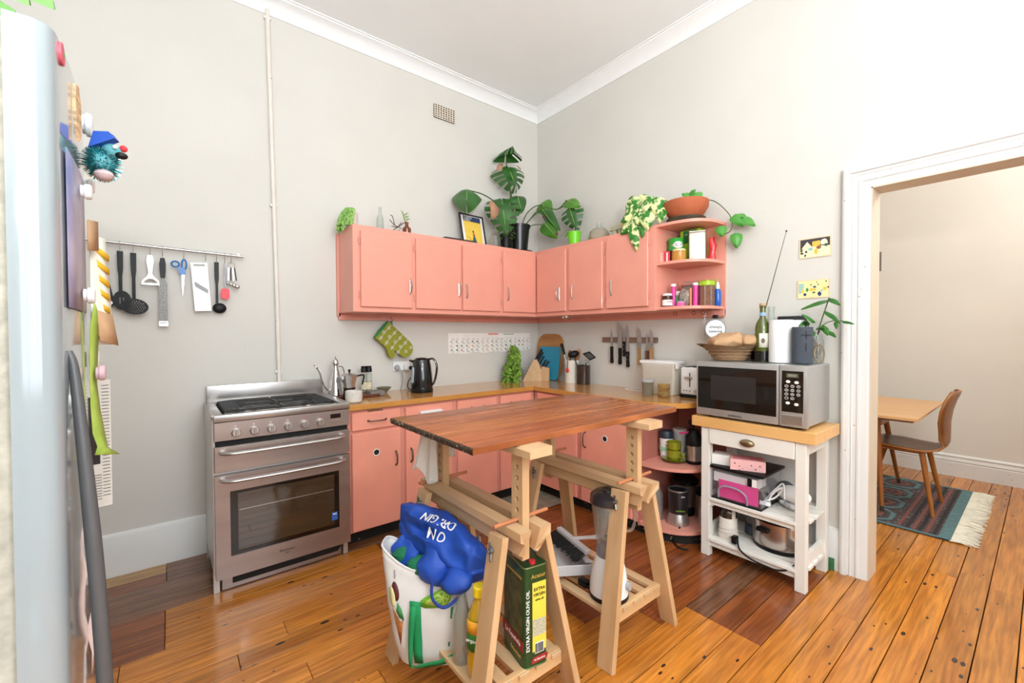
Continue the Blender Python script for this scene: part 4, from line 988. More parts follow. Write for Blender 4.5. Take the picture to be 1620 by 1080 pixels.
for p in (((-1.54, -.15, 0), (-1.47, -.18, .055), (-1.41, -.17, .10)), ((-1.53, -.2, .045), (-1.48, -.18, .05), (-1.44, -.16, .09)), ((-1.54, -.19, .09), (-1.50, -.18, .06), (-1.45, -.18, .045)), ((-1.50, -.18, .06), (-1.52, -.19, .115), (-1.53, -.18, .125)), ((-1.47, -.18, .03), (-1.45, -.16, .0), (-1.44, -.15, .0))):
    b.tube(spline([V(*q)+V(0, 0, TZ2+.004) for q in p], 4), .0028, n=5)
b.build('twigs', mat('dark_twig', '4A3A34', .8, var=.2), t, world=True)
o = MB().box((-1.02, -.19, TZ2+.010), (.27, .16, .018), bev=.005).build('tray', mat('dark_tray', '3A2824', .5, var=.1)); tag(o, 'dark flat box lying on the cabinet left of the framed poster', 'tray')
# framed picture leaning on the wall
t = T('framed_poster', 'framed yellow cafe poster with navy heading leaning behind the monstera', 'picture', (-.82, -.10, TZ2))
Mf = frame((-.805, -.115, TZ2+.138), (1, .06, 0), (0, .22, 1))
MB().prism(rrect(.24, .275, .002), .012, M=Mf @ Matrix.Translation((0, 0, -.008)), holes=[rrect(.216, .251, .001)]).build('frame', mat('navy_frame', '20202E', .35), t, world=True)
pr = MB().box((0, 0, -.004), (.22, .255, .004), M=Mf).build('poster', paper_m, t, world=True)
MB().box((.002, -.018, -.0012), (.17, .195, .001), M=Mf).build('yellow_ground', mat('poster_yellow', 'F0CC55', .6, var=.05), pr, world=True)
MB().box((.002, .098, -.0012), (.17, .045, .001), M=Mf).build('navy_band', mat('poster_navy', '2E3E66', .6), pr, world=True)
text('CHECK', Mf @ Matrix.Translation((-.035, .108, -.0004)), .024, paper_m, pr, sx=1.0); text('MEN', Mf @ Matrix.Translation((-.045, .087, -.0004)), .026, paper_m, pr, sx=1.1)
MB().prism([(-.02, -.11), (.03, -.11), (.012, -.05), (-.006, -.05)], .001, M=Mf @ Matrix.Translation((0, 0, -.0008))).build('skirt_shape', mat('teal_print', '2B5A66', .6), pr, world=True)
MB().prism([(-.008, -.05), (.014, -.05), (.012, -.022), (-.006, -.022)], .001, M=Mf @ Matrix.Translation((0, 0, -.0008))).build('bodice_shape', mat('rust_print', 'B8583A', .6), pr, world=True)
MB().ell((0, 0, 0), 1, M=Mf @ Matrix.Translation((0, -.008, -.0004)) @ Matrix.Diagonal((.008, .011, .001, 1)), n=10).build('head_shape', mat('dark_print', '3A2C22', .6), pr, world=True)
MB().bar(Mf @ V(-.07, -.05, .0), Mf @ V(-.02, -.085, .0), .004, .001).build('stick_shape', MATS['dark_print'], pr, world=True)
t = T('glass_jar', 'glass jar of dried seed heads tucked beneath the big monstera leaf', 'jar', (-.66, -.20, TZ2))
MB().lathe([(0, 0), (.035, 0), (.037, .004), (.037, .085), (.03, .09), (.03, .1), (.027, .1), (.033, .085), (.033, .008), (0, .006)], n=20).build('jar', glass_m, t)
b = MB(); rr = random.Random(2)
for i in range(14): b.tube([(rr.uniform(-.015, .015), rr.uniform(-.015, .015), .01), (rr.uniform(-.025, .025), rr.uniform(-.025, .025), .10+.03*rr.random())], .0015, n=4)
b.build('dried_stems', mat('dry_stem', '8A6A4E', .8), t)
t = T('dark_pot', 'dark plastic nursery pot with a small fern beside the monstera pot', 'potted plant', (-.515, -.17, TZ2))
MB().lathe([(0, 0), (.038, 0), (.048, .13), (.051, .13), (.051, .14), (.045, .14), (.04, .12), (0, .118)], n=20).build('pot', black_m, t)
b = MB(); rr = random.Random(8)
for i in range(26):
    a = rr.random()*6.28; r_ = .03+.05*rr.random(); p = V(-.515, -.17, TZ2+.12); q = p+V(r_*cos(a)-.02, r_*sin(a)-.02, .035-.06*rr.random()); leafmesh(b, q, q+V(.02*cos(a), .02*sin(a), -.012), (0, -.5, 1), .014, heart=.1, nu=3, nv=1); b.tube([p, q], .001, n=3)
b.build('foliage', lcol('fern_green', '3E5E22', '6B8A3A'), t, world=True, kind='stuff')
# monstera
t = T('monstera', 'large monstera with split leaves in a black pot on the corner cabinet', 'potted plant', (-.365, -.165, TZ2))
MB().lathe([(0, 0), (.115, 0), (.118, .012), (.11, .012), (.108, .004), (0, .004)], (-.365, -.165, TZ2), 28).build('saucer', black_m, t, world=True)
MB().lathe([(0, .006), (.07, .006), (.088, .19), (.092, .215), (.098, .215), (.100, .235), (.092, .236), (.086, .2), (0, .195)], (-.365, -.165, TZ2), 32).build('pot', mat('glossy_black_pot', '151515', .25, var=.3, scale=8), t, world=True)
ml = mat('monstera_leaf', '20501A', .33, col2='357028', scale=7, spec=.6, coat=.15)
ml2 = mat('monstera_leaf_light', '3E7322', .4, col2='5E9634', scale=7, spec=.5)
mst = mat('monstera_stem', '47612C', .5, var=.2); mbr = mat('leaf_brown', 'B08468', .8, var=.2)
base = V(-.40, -.165, TZ2+.19)
def mleaf(bp, tp, nrm, w_, m=ml, notch=1, heart=.28, cup=.2, droop=.08, stem=None, nu=16):
    b = MB(); leafmesh(b, bp, tp, nrm, w_, notch=notch, heart=heart, cup=cup, droop=droop, nu=nu, nv=5, blunt=.5)
    lf = b.build('leaf', m, t, world=True)
    b = MB(); bp = Vector(bp); tp = Vector(tp); n = Vector(nrm).normalized(); b.tube([bp+n*.002, (bp+tp)/2+n*(.003-droop*(tp-bp).length*.25), tp-n*(droop*(tp-bp).length)], [.0035, .0025, .001], n=5); b.build('midrib', mat('midrib', '8DB45A', .5), lf, world=True)
    if stem: MB().tube(spline([Vector(p) for p in stem]+[bp], 6), .0048, n=7).build('stem', mst, t, world=True)
    return lf
mleaf((-.475, -.13, 2.775), (-.55, -.31, 2.775), (-.05, .1, 1), .26, stem=[base+V(-.02, 0, 0), (-.45, -.15, 2.45), (-.47, -.13, 2.66)])
l2 = mleaf((-.475, -.16, 2.655), (-.485, -.27, 2.475), (-.45, -.75, .55), .30, cup=.25, heart=.35, stem=[base, (-.43, -.15, 2.4), (-.46, -.14, 2.56)])
b = MB(); b.grid([[V(-.625, -.20, 2.62), V(-.60, -.21, 2.645), V(-.575, -.22, 2.64)], [V(-.65, -.22, 2.565), V(-.625, -.235, 2.58), V(-.60, -.235, 2.585)]]); b.grid([[V(-.40, -.17, 2.69), V(-.375, -.17, 2.685)], [V(-.355, -.175, 2.655), V(-.345, -.17, 2.67)], ]); b.build('dry_leaf_tip', mbr, t, world=True, solid=.001)
mleaf((-.885, -.15, 2.385), (-.965, -.27, 2.24), (-.35, -.55, .75), .235, notch=0, heart=.3, cup=.3, stem=[base+V(-.03, -.01, -.02), (-.56, -.16, 2.30), (-.72, -.155, 2.375)])
mleaf((-.585, -.215, 2.33), (-.615, -.305, 2.06), (-.55, -.8, .25), .30, heart=.22, cup=.12, stem=[base+V(-.02, -.03, -.03), (-.5, -.20, 2.26)])
b = MB(); b.grid([[V(-.76, -.27, 2.28), V(-.735, -.28, 2.30), V(-.70, -.285, 2.27)], [V(-.755, -.285, 2.23), V(-.72, -.29, 2.225), V(-.67, -.295, 2.235)], [V(-.755, -.29, 2.16), V(-.73, -.295, 2.15), V(-.69, -.30, 2.19)]]); b.build('dry_leaf_edge', mbr, t, world=True, solid=.001)
mleaf((-.415, -.21, 2.40), (-.425, -.27, 2.275), (-.5, -.8, .4), .155, notch=0, heart=.35, cup=.2, stem=[base, (-.41, -.18, 2.33)])
mleaf((-.15, -.235, 2.385), (-.16, -.335, 2.275), (-.85, -.3, .35), .155, m=ml2, notch=0, heart=.3, cup=.1, stem=[base+V(.04, -.01, 0), (-.30, -.18, 2.28), (-.22, -.20, 2.36)])
mleaf((-.17, -.25, 2.335), (-.18, -.43, 2.13), (-.8, .2, .5), .11, notch=0, heart=.05, cup=.35, stem=[base+V(.05, -.02, 0), (-.27, -.19, 2.24), (-.20, -.22, 2.31)])
mleaf((-.175, -.30, 2.19), (-.18, -.43, 2.065), (-.8, -.35, .2), .15, m=ml2, notch=0, heart=.3, cup=.1, stem=[base+V(.06, -.02, -.03), (-.26, -.22, 2.19)])
mleaf((-.14, -.515, 2.355), (-.15, -.66, 2.285), (-.75, -.4, .45), .12, m=ml2, notch=0, heart=.1, cup=.15, stem=[base+V(.05, 0, 0), (-.22, -.28, 2.33), (-.16, -.42, 2.30)])
mleaf((-.14, -.545, 2.29), (-.15, -.625, 2.10), (-.85, -.4, .1), .20, heart=.05, cup=.15, nu=13, stem=[(-.16, -.45, 2.30), (-.15, -.50, 2.31)])
b = MB(); [b.ell(c_, (.008, .014, .014), n=8) for c_ in ((-.172, -.268, 2.27), (-.178, -.435, 2.09), (-.145, -.515, 2.345))]; b.build('dry_spots', mat('leaf_dark_brown', '6A4636', .8), t, world=True)
t = T('small_bucket', 'lime green bucket pot with a small seedling on a white saucer', 'potted plant', (-.15, -.61, TZ2))
MB().lathe([(0, .014), (.042, .014), (.054, .12), (.057, .12), (.057, .128), (.05, .128), (.045, .11), (0, .108)], n=24).build('bucket', mat('lime_plastic', '78D62A', .35, var=.03), t)
MB().lathe([(0, 0), (.06, 0), (.085, .012), (.085, .016), (.06, .008), (0, .006)], n=24).build('saucer', white_m, t)
b = MB(); b.tube(spline([(0, .02, .11), (-.01, .05, .15), (-.02, .085, .155)], 4), .0016, n=4); leafmesh(b, (-.02, .085, .155), (-.03, .13, .12), (-.5, 0, .8), .02, heart=0, nu=5, nv=1); leafmesh(b, (-.03, .03, .13), (-.06, .06, .10), (-.6, -.4, .6), .05, heart=.2, nu=5, nv=2); b.build('seedling', ml2, t)
t = T('cloche', 'glass cloche dome on a wooden base on the right cabinet', 'cloche', (-.15, -.865, TZ2))
MB().lathe([(0, 0), (.085, 0), (.09, .01), (.088, .022), (0, .022)], n=28).build('base', mat('cloche_wood', '9A7A5A', .5, var=.2, scale=12), t)
MB().lathe([(.08, .022), (.08, .045), (.07, .08), (.045, .105), (.018, .115), (.018, .118), (.046, .108), (.072, .082), (.082, .046), (.082, .022)], n=28).build('dome', glass('cloche_glass', 'E8E0D0', .22), t)
MB().lathe([(.018, .115), (.02, .117), (.02, .15), (.016, .152), (.016, .117)], n=16).build('neck', glass_m, t)
t = T('decanter', 'small ornate glass decanter standing behind the egg carton', 'decanter', (-.10, -1.09, TZ2))
MB().lathe([(0, 0), (.03, 0), (.034, .02), (.034, .12), (.028, .13), (.036, .145), (.034, .165), (.015, .185), (.013, .20), (.022, .208), (.013, .214), (.018, .232), (.02, .238), (.014, .238), (.01, .2), (.03, .16), (.03, .02), (0, .01)], n=20).build('decanter', glass_m, t)
t = T('egg_carton', 'grey-green egg carton with a yellow label beside the cloche', 'egg carton', (-.19, -1.14, TZ2))
ecm = mat('pulp_card', 'B4B79A', .9, var=.08, scale=20, bump=.3)
b = MB(); b.box((0, 0, .065), (.10, .20, .034), bev=.012, seg=2)
for i in range(2):
    for j in range(4): b.lathe([(0, .0), (.014, .0), (.022, .045)], (-.025+.05*i, -.075+.05*j, 0), 10)
b.box((0, 0, .046), (.112, .212, .006), bev=.002); b.build('carton', ecm, t)
MB().box((-.02, -.045, .0835), (.05, .07, .0015)).build('label', mat('egg_label', 'F2C52E', .6), t); MB().box((-.0515, -.045, .066), (.0015, .07, .016)).build('label_edge', MATS['egg_label'], t)
# terracotta bowl with pothos
t = T('pothos', 'terracotta bowl of variegated pothos trailing over the curved shelves', 'potted plant', (-.155, -1.575, TZ2))
MB().lathe([(0, 0), (.085, 0), (.115, .022), (.118, .03), (.11, .03), (.08, .008), (0, .008)], n=28).build('dish', mat('dark_dish', '4A4A3A', .5, var=.2), t)
MB().lathe([(0, .012), (.06, .012), (.105, .05), (.133, .10), (.136, .135), (.126, .138), (.12, .11), (0, .105)], n=32).build('bowl', mat('terracotta', 'B4603C', .75, var=.12, scale=9, bump=.25, bscale=30), t)
pm = mat('pothos_leaf', '2F7A24', .4, col2='E4E8A8', scale=22, spec=.5); pm.node_tree.nodes['Color Ramp'].color_ramp.elements[0].position = .48; pm.node_tree.nodes['Color Ramp'].color_ramp.elements[1].position = .56
pg_ = mat('pothos_plain', '3F8A30', .4, col2='5AA044', scale=8, spec=.5)
lv = [((-.30, -1.30, 2.14), (-.32, -1.235, 2.03), .12), ((-.30, -1.33, 2.10), (-.33, -1.29, 1.97), .11), ((-.28, -1.40, 2.13), (-.32, -1.37, 2.03), .10), ((-.27, -1.44, 2.12), (-.31, -1.47, 2.01), .10), ((-.31, -1.29, 2.06), (-.34, -1.20, 2.01), .09),
      ((-.315, -1.35, 2.03), (-.35, -1.30, 1.93), .10), ((-.32, -1.40, 2.03), (-.35, -1.42, 1.92), .10), ((-.32, -1.31, 1.98), (-.36, -1.345, 1.80), .10), ((-.31, -1.27, 1.99), (-.34, -1.20, 1.93), .09), ((-.30, -1.38, 2.0), (-.35, -1.38, 1.88), .09), ((-.28, -1.35, 2.15), (-.27, -1.32, 2.08), .08), ((-.26, -1.47, 2.06), (-.32, -1.49, 1.96), .08), ((-.31, -1.33, 2.04), (-.345, -1.37, 1.96), .09)]
for bp, tp, w_ in lv:
    b = MB(); leafmesh(b, bp, tp, (-.8, -.45, .35), w_, heart=.22, cup=.18, droop=.12, nu=9, nv=3); b.build('leaf', pm, t, world=True)
b = MB()
for s in ([(-.17, -1.52, 2.05), (-.24, -1.45, 2.12), (-.30, -1.35, 2.10), (-.315, -1.32, 1.98)], [(-.2, -1.5, 2.05), (-.28, -1.42, 2.08), (-.32, -1.38, 2.0)], [(-.15, -1.60, 2.05), (-.08, -1.70, 2.08), (-.07, -1.80, 1.98), (-.08, -1.83, 1.90), (-.08, -1.81, 1.86), (-.09, -1.76, 1.85)], [(-.08, -1.83, 1.92), (-.07, -1.86, 1.94), (-.07, -1.89, 1.93)], [(-.12, -1.58, 2.06), (-.12, -1.58, 2.13)]):
    b.tube(spline(s, 6), .003, n=6)
b.build('vines', mst, t, world=True)
for bp, tp, w_ in (((-.07, -1.85, 1.96), (-.09, -1.90, 1.89), .09), ((-.07, -1.89, 1.93), (-.08, -1.96, 1.88), .06), ((-.10, -1.77, 1.90), (-.12, -1.79, 1.84), .07), ((-.07, -1.85, 1.84), (-.08, -1.86, 1.76), .07), ((-.12, -1.61, 2.14), (-.14, -1.66, 2.09), .09), ((-.12, -1.58, 2.13), (-.14, -1.54, 2.155), .05), ((-.12, -1.58, 2.13), (-.14, -1.62, 2.155), .05), ((-.13, -1.63, 2.09), (-.15, -1.70, 2.075), .06)):
    b = MB(); leafmesh(b, bp, tp, (-.8, -.45, .35), w_, heart=.22, cup=.18, droop=.1, nu=9, nv=3); b.build('leaf', pg_, t, world=True)

# ------------------------------------------------------------------ curved wall shelves: contents
M1 = 1.7015; M2 = 1.4185
def jar(nm, lab, cat, loc, r, h, cont, lidm, fill=.9, lr=None, g=None, n=20):
    t = T(nm, lab, cat, loc, 0, g)
    MB().lathe([(0, 0), (r*.94, 0), (r, r*.1), (r, h*.8), (r*.86, h*.86), (0, h*.86)], n=n).build('jar', cont, t)
    lr = lr or r*.92
    MB().lathe([(r*.5, h*.84), (lr, h*.84), (lr, h*.98), (lr*.93, h), (0, h)], n=n).build('lid', lidm, t)
    return t
t = T('drink_tin', 'green round chocolate malt tin on the middle shelf', 'tin', (-.165, -1.513, M1))
MB().lathe([(0, 0), (.048, 0), (.049, .004), (.048, .15), (.05, .153), (.048, .157), (0, .155)], n=28).build('tin', mat('malt_green', '2FA23C', .3, var=.03), t)
Mt = lambda z, a=0.: frame((-.165-.0485*cos(radians(50+a)), -1.513-.0485*sin(radians(50+a)), z), (sin(radians(50+a)), -cos(radians(50+a)), 0), (0, 0, 1))
MB().lathe([(.0492, .004), (.0492, .08)], (-.165, -1.513, M1), 28).build('dark_band', mat('malt_brown', '2A211D', .4, var=.6, scale=25), t, world=True)
b = MB(); P = [[V(-.165-.0494*cos(a)*1., -1.513-.0494*sin(a), M1+.112+dz) for dz in (lambda q: (-.022*q, -.01*q, .01*q, .022*q))(max(.02, cos((a-.85)*1.7)))] for a in [.85-.85+i*1.7/12 for i in range(13)]]
b.grid(P); b.build('white_oval', paper_m, t, world=True, solid=.0006)
tm = mat('malt_brown_letter', '4A2A1A', .5)
for i, ch in enumerate('MILO'):
    text(ch, Mt(M1+.112, (i-1.5)*-22*-1*-1+0) @ Matrix.Translation((0, 0, .0022)), .028, tm, t, name='letter')
MB().lathe([(0, 0), (.011, 0), (.009, .0012), (0, .0012)], n=12, M=Mt(M1+.05, -10) @ Matrix.Translation((0, 0, .001))).build('cup_print', mat('malt_cup', 'B9805A', .5), t, world=True)
jar('peanut_butter_jar', 'jar of peanut butter with a cream lid at the shelf front', 'jar', (-.195, -1.552, M1), .043, .082, mat('peanut', 'C08A3C', .25, var=.08), mat('gold_lid', 'DCCFA0', .35), g=None)
t = T('storage_tin', 'tall square silver tin with a white label on the middle shelf', 'tin', (-.115, -1.625, M1), radians(33))
MB().box((0, 0, .09), (.095, .095, .18), bev=.008, seg=2).build('tin', mat('tin_silver', 'C9C6B8', .3, .35, var=.04), t)
MB().box((0, 0, .184), (.099, .099, .012), bev=.004).build('lid', mat('tin_lid', 'B8B6AC', .3, .6), t)
MB().box((-.0485, .0, .10), (.0012, .07, .09)).build('label', mat('tin_label', 'E6E3DA', .7, var=.1, scale=40), t)
t = T('tea_box', 'green and lime snack box at the back of the middle shelf', 'box', (-.065, -1.575, M1))
MB().box((0, 0, .107), (.08, .13, .214), bev=.001).build('box', mat('lime_card', 'A8D62A', .5, var=.04), t)
MB().box((-.0405, 0, .17), (.0012, .09, .08)).build('green_panel', mat('dark_green_card', '1F7A3A', .5), t)
text('GREEN TEA', frame((-.0415-.065, -1.575, M1+.185), (0, -1, 0), (0, 0, 1)), .013, paper_m, t)
t = T('snack_box', 'bright red snack box at the left end of the middle shelf', 'box', (-.20, -1.478, M1), .3)
MB().box((0, 0, .038), (.05, .035, .075), bev=.001).build('box', red_m, t); MB().box((-.0255, 0, .038), (.001, .008, .06)).build('white_stripe', paper_m, t)
t = T('snack_box', 'pale pink packet wedged between side panel and red box', 'box', (-.23, -1.455, M1)); MB().box((0, 0, .035), (.04, .01, .07), bev=.001).build('box', mat('pale_pink', 'F0B8B0', .6), t)
t = T('snack_packet', 'red foil packet standing at the right of the middle shelf', 'packet', (-.06, -1.70, M1), .5)
b = MB(); P = []
for i in range(7):
    z = .15*i/6; w_ = .019+.004*sin(i*2); d = .011*sin(pi*(i+.3)/6.6)+.001; sx_ = .004*sin(i*1.4); P.append([V(d*cos(a), w_*sin(a)+sx_, z) for a in [q*2*pi/12 for q in range(12)]])
b.grid(P, closed_u=True); b.build('packet', mat('red_foil', 'D8202A', .25, var=.2, scale=30, coat=.5), t)
t = T('pasta_bag', 'clear bag of dried pasta left of the red packet', 'packet', (-.045, -1.683, M1), .3)
b = MB(); P = []
for i in range(7):
    z = .13*i/6; P.append([V(.016*cos(a)*(1-.6*(i/6)**3), .013*sin(a), z) for a in [q*2*pi/10 for q in range(10)]])
b.grid(P, closed_u=True); b.build('bag', mat('pasta', 'C9A55A', .5, var=.6, scale=70), t)
# lower shelf
t = jar('spread_jar', 'hazelnut spread jar with a white lid at the shelf left end', 'jar', (-.235, -1.495, M2), .032, .085, mat('choc_spread', '4A2412', .2), white_m)
MB().lathe([(.0325, .008), (.0325, .045)], (-.235, -1.495, M2), 20).build('label', paper_m, t, world=True)
text('nutella', frame((-.235-.0325*.55, -1.495-.0325*.85, M2+.033), (.85, -.53, 0), (0, 0, 1)) @ Matrix.Translation((0, 0, .0015)), .014, red_m, t)
pk = mat('pink_tube', 'E0409C', .3, var=.15, scale=30)
for i, (x, y, d) in enumerate(((-.195, -1.514, 'left'), (-.15, -1.638, 'right'))):
    t = T('tablet_tube', f'magenta tablet tube with a white cap, the {d} one of two', 'tube', (x, y, M2), 0, 'magenta tablet tubes')
    MB().lathe([(0, 0), (.0155, 0), (.0155, .135), (0, .135)], n=18).build('tube', pk, t); MB().lathe([(.0165, .132), (.0165, .148), (0, .149)], n=18).build('cap', white_m, t)
t = T('spare_box', 'white flat box tilted behind the hazelnut spread', 'box', (-.13, -1.50, M2)); MB().box((0, 0, .055), (.05, .05, .10), bev=.002, rot=(0, 0, .3)).build('box', mat('white_carton', 'E9E2DE', .6, var=.03), t)
t = T('snack_bag', 'brown striped snack bag crumpled in the middle of the low shelf', 'packet', (-.145, -1.57, M2)); b = MB()
b.ell((0, 0, .06), (.03, .05, .06), n=20); crumple(b, .014, 22, 3); b.build('bag', mat('striped_bag', '4E4440', .35, col2='B8ACA0', scale=14, stretch=(1, 8, 3), coat=.3), t)
t = jar('preserve_jar', 'clip-top glass jar at the back of the low shelf', 'jar', (-.068, -1.553, M2), .05, .165, glass('jar_smoke', 'A89A90', .45), glass_m); MB().lathe([(.046, .136), (.05, .138), (.05, .144), (.046, .146)], n=20).build('seal_ring', mat('seal', 'A8584A', .5), t)
MB().ell((0, 0, .09), (.04, .04, .05), n=12).build('contents', mat('jar_contents', 'A8935E', .8, var=.5, scale=60), t)
t = jar('small_jar', 'tiny pink lidded tub at the front edge of the low shelf', 'jar', (-.20, -1.567, M2), .026, .034, mat('pink_tub', 'E86AAE', .3), grey_m)
o = MB().lathe([(0, 0), (.010, 0), (.010, .04), (.006, .055), (.006, .075), (0, .076)], (-.19, -1.535, M2), 12).build('sauce_bottle', mat('green_bottle', '1F7A3E', .3, var=.4, scale=40)); tag(o, 'tiny green and red bottle beside the left magenta tube', 'bottle')
o = MB().lathe([(0, 0), (.010, 0), (.010, .115), (0, .117)], (-.158, -1.61, M2), 14).build('copper_tube', mat('copper_tube', 'D07A5A', .35, .3)); tag(o, 'copper coloured tube left of the right magenta tube', 'tube')
t = T('cookie_jar', 'ribbed glass jar of brown grain with a lime lid', 'jar', (-.11, -1.69, M2))
b = MB(); P = []
for i in range(9):
    z = .125*i/8; P.append([V((.046+.0015*sin(12*a))*cos(a), (.046+.0015*sin(12*a))*sin(a), z) for a in [q*2*pi/48 for q in range(48)]])
b.grid(P, closed_u=True); b.build('jar', mat('grain_in_glass', '7A5540', .18, var=.25, scale=60, coat=.5), t)
MB().lathe([(.04, .125), (.048, .127), (.048, .15), (.042, .155), (.012, .156), (.012, .163), (0, .165)], n=28).build('lid', mat('lime_lid', 'A5C822', .3), t)
o = MB().box((-.03, -1.66, M2+.09), (.012, .13, .17), bev=.002).build('cork_board', mat('cork', 'D0A878', .8, var=.1, scale=40)); tag(o, 'thin tan board leaning behind the grain jar', 'board')
t = T('spray_bottle', 'blue spray bottle with a white nozzle at the shelf right end', 'bottle', (-.075, -1.742, M2))
MB().lathe([(0, 0), (.017, 0), (.019, .004), (.019, .09), (.012, .105), (0, .105)], n=18).build('bottle', mat('blue_plastic', '1F5EC0', .25, coat=.3), t)
MB().lathe([(.010, .103), (.011, .12), (.008, .135), (.005, .148), (0, .149)], n=14).build('nozzle', white_m, t)
# sign and chain below
t = T('round_sign', 'round white hand-lettered sign hanging beneath the curved shelves', 'sign', (-.05, -1.74, 1.22))
Ms = frame((-.09, -1.735, 1.275), (.62, -.78, 0), (0, 0, 1))
MB().prism([(.06*cos(i*2*pi/32), .06*sin(i*2*pi/32)) for i in range(32)], .004, M=Ms).build('disc', white_m, t, world=True)
b = MB(); b.tube([Ms @ V(.058*cos(i*2*pi/32), .058*sin(i*2*pi/32), .0045) for i in range(32)], .0016, n=5, closed=True); b.build('rim', mat('dark_teal', '2A4650', .5), t, world=True)
text('always', Ms @ Matrix.Translation((0, .014, .005)), .028, black_m, t); text('believing', Ms @ Matrix.Translation((0, -.014, .005)), .022, black_m, t)
MB().box((-.09, -1.735, 1.352), (.02, .03, .022), bev=.003).build('clip', black_m, t, world=True); MB().tube([(-.09, -1.735, 1.36), (-.09, -1.73, 1.385)], .0015, n=5).build('hook', satin_m, t, world=True)
t = T('chain', 'short silver chain hanging from a hook left of the round sign', 'chain', (-.08, -1.663, 1.22))
for i in range(9):
    c_ = V(-.08, -1.663, 1.375-.0165*i); a = i*pi/2
    MB().tube([c_+V(.005*cos(q)*cos(a), .005*cos(q)*sin(a), .010*sin(q)) for q in [k*2*pi/10 for k in range(10)]], .0013, n=4, closed=True).build('link', satin_m, t, world=True)
# ------------------------------------------------------------------ on the microwave
MW = 1.0935
t = T('basket', 'woven fibre bowl with flared rim on the left of the microwave', 'basket', (-.185, -1.865, MW))
wv = mat('woven_fibre', 'B59573', .85, col2='93714F', scale=30, stretch=(1, 1, 5), bump=.6, bscale=60)
b = MB(); P = []
for i in range(15):
    u = i/14; r_ = .078+.052*u if i < 12 else .135+.013*(i-11); z = .086*u if i < 12 else .082+.003*(i-11)
    r_ += .0022*(i % 2); P.append([V(r_*cos(a)*.95, r_*sin(a)*1.05, z+.006*sin(3*a)*u) for a in [q*2*pi/32 for q in range(32)]])
P.append([p*.86+V(0, 0, .003) for p in P[-1]])
P.append([V(.07*cos(a), .07*sin(a), .02) for a in [q*2*pi/32 for q in range(32)]])
b.grid(P, closed_u=True); b.build('bowl', wv, t)
for k in range(4): MB().tube([V((.09+.014*k+.004)*cos(a)*.95, (.09+.014*k+.004)*sin(a)*1.05, .02+.019*k) for a in [q*2*pi/28 for q in range(28)]], .003, n=5, closed=True).build('coil', mat('fibre_coil', 'A78462', .85, var=.2, scale=40), t)
t = T('paper_bag', 'crumpled brown paper bag lying in the woven bowl', 'paper bag', (-.185, -1.865, MW+.05))
kraft = mat('kraft_paper', 'C79F78', .85, var=.08, scale=8, bump=1.0, bscale=22)
b = MB(); b.ell((0, 0, .052), (.12, .135, .045), n=36); crumple(b, .026, 13, 5); crumple(b, .008, 34, 2); b.build('bag', kraft, t)
b = MB(); b.ell((-.01, -.12, .062), (.06, .05, .04), n=24); crumple(b, .016, 18, 8); b.build('bag_mouth', kraft, t)
b = MB(); b.grid([[V(-.10, .12-.03*i, .038+.008*sin(i*2.1)), V(-.115, .12-.03*i, .028+.008*sin(i*1.3))] for i in range(6)]); b.build('printed_stripe', black_m, t, solid=.001)
t = T('wine_bottle', 'green glass wine bottle with a cream label on the microwave', 'bottle', (-.19, -2.045, MW))
gb = mat('olive_glass', '4C5A10', .08, var=.4, scale=7, coat=.5, spec=.8)
MB().lathe([(0, 0), (.036, 0), (.038, .004), (.038, .18), (.03, .215), (.015, .24), (.0145, .295), (.0165, .297), (.0165, .305), (.013, .306), (0, .305)], n=28).build('bottle', gb, t)
MB().lathe([(.0385, .003), (.0388, .055), (.0385, .058)], n=28).build('dark_wine', mat('dark_wine', '15100C', .1), t)
Mw = frame((-.19-.0386*.8, -2.045-.0386*.6, MW+.115), (.6, -.8, 0), (0, 0, 1)); b = MB(); P = [[V(.0392*cos(a), .0392*sin(a), z) for z in (.078, .155)] for a in [radians(175+i*8) for i in range(10)]]; b.grid(P); b.build('label', mat('cream_label', 'EDE8D8', .7, var=.03), t, solid=.0006)
MB().prism([(-.008, -.012), (.004, -.014), (.010, .002), (.0, .016), (-.01, .006)], .001, M=Mw @ Matrix.Translation((-.008, .0, .001))).build('label_print', mat('label_ink', '6F6A60', .8), t, world=True)
MB().lathe([(.0152, .25), (.0155, .25), (.0155, .268), (.0152, .268)], n=20).build('neck_label', mat('neck_blue', '8FB4D8', .6), t)
MB().lathe([(.013, .304), (.016, .306), (.017, .318), (0, .32)], n=16).build('stopper', mat('cork_top', 'C9A583', .8), t)
t = T('glass_bottle', 'tall clear glass bottle behind the green wine bottle', 'bottle', (-.09, -2.05, MW))
MB().lathe([(0, 0), (.02, 0), (.021, .2), (.017, .25), (.017, .29), (.02, .292), (.02, .305), (.015, .306), (.014, .25), (.018, .2), (.018, .01)], n=20).build('glass', glass_m, t)
t = T('radio', 'small black radio with long telescopic antenna behind the basket and bottle', 'radio', (-.075, -1.97, MW))
MB().box((-.028, -1.985, MW+.045), (.045, .12, .09), bev=.006, seg=2).build('case', black_m, t, world=True)
MB().box((-.0515, -1.985, MW+.045), (.002, .10, .06)).build('grille', blackm_m, t, world=True)
MB().tube([(-.04, -1.955, MW+.09), (-.10, -2.03, 1.41), (-.12, -2.133, 1.798)], [.0036, .0026, .0014], n=8).build('antenna', mat('antenna_metal', '5A5A5C', .3, .8), t, world=True)
MB().ell((-.12, -2.1335, 1.80), .005, n=8).build('antenna_tip', black_m, t, world=True)
towel_m = mat('kitchen_roll', 'F4F4F4', .85, var=.02, bump=.5, bscale=120)
t = T('paper_towel', 'fat upright white paper towel roll in front of the black box', 'paper towel', (-.195, -2.137, MW))
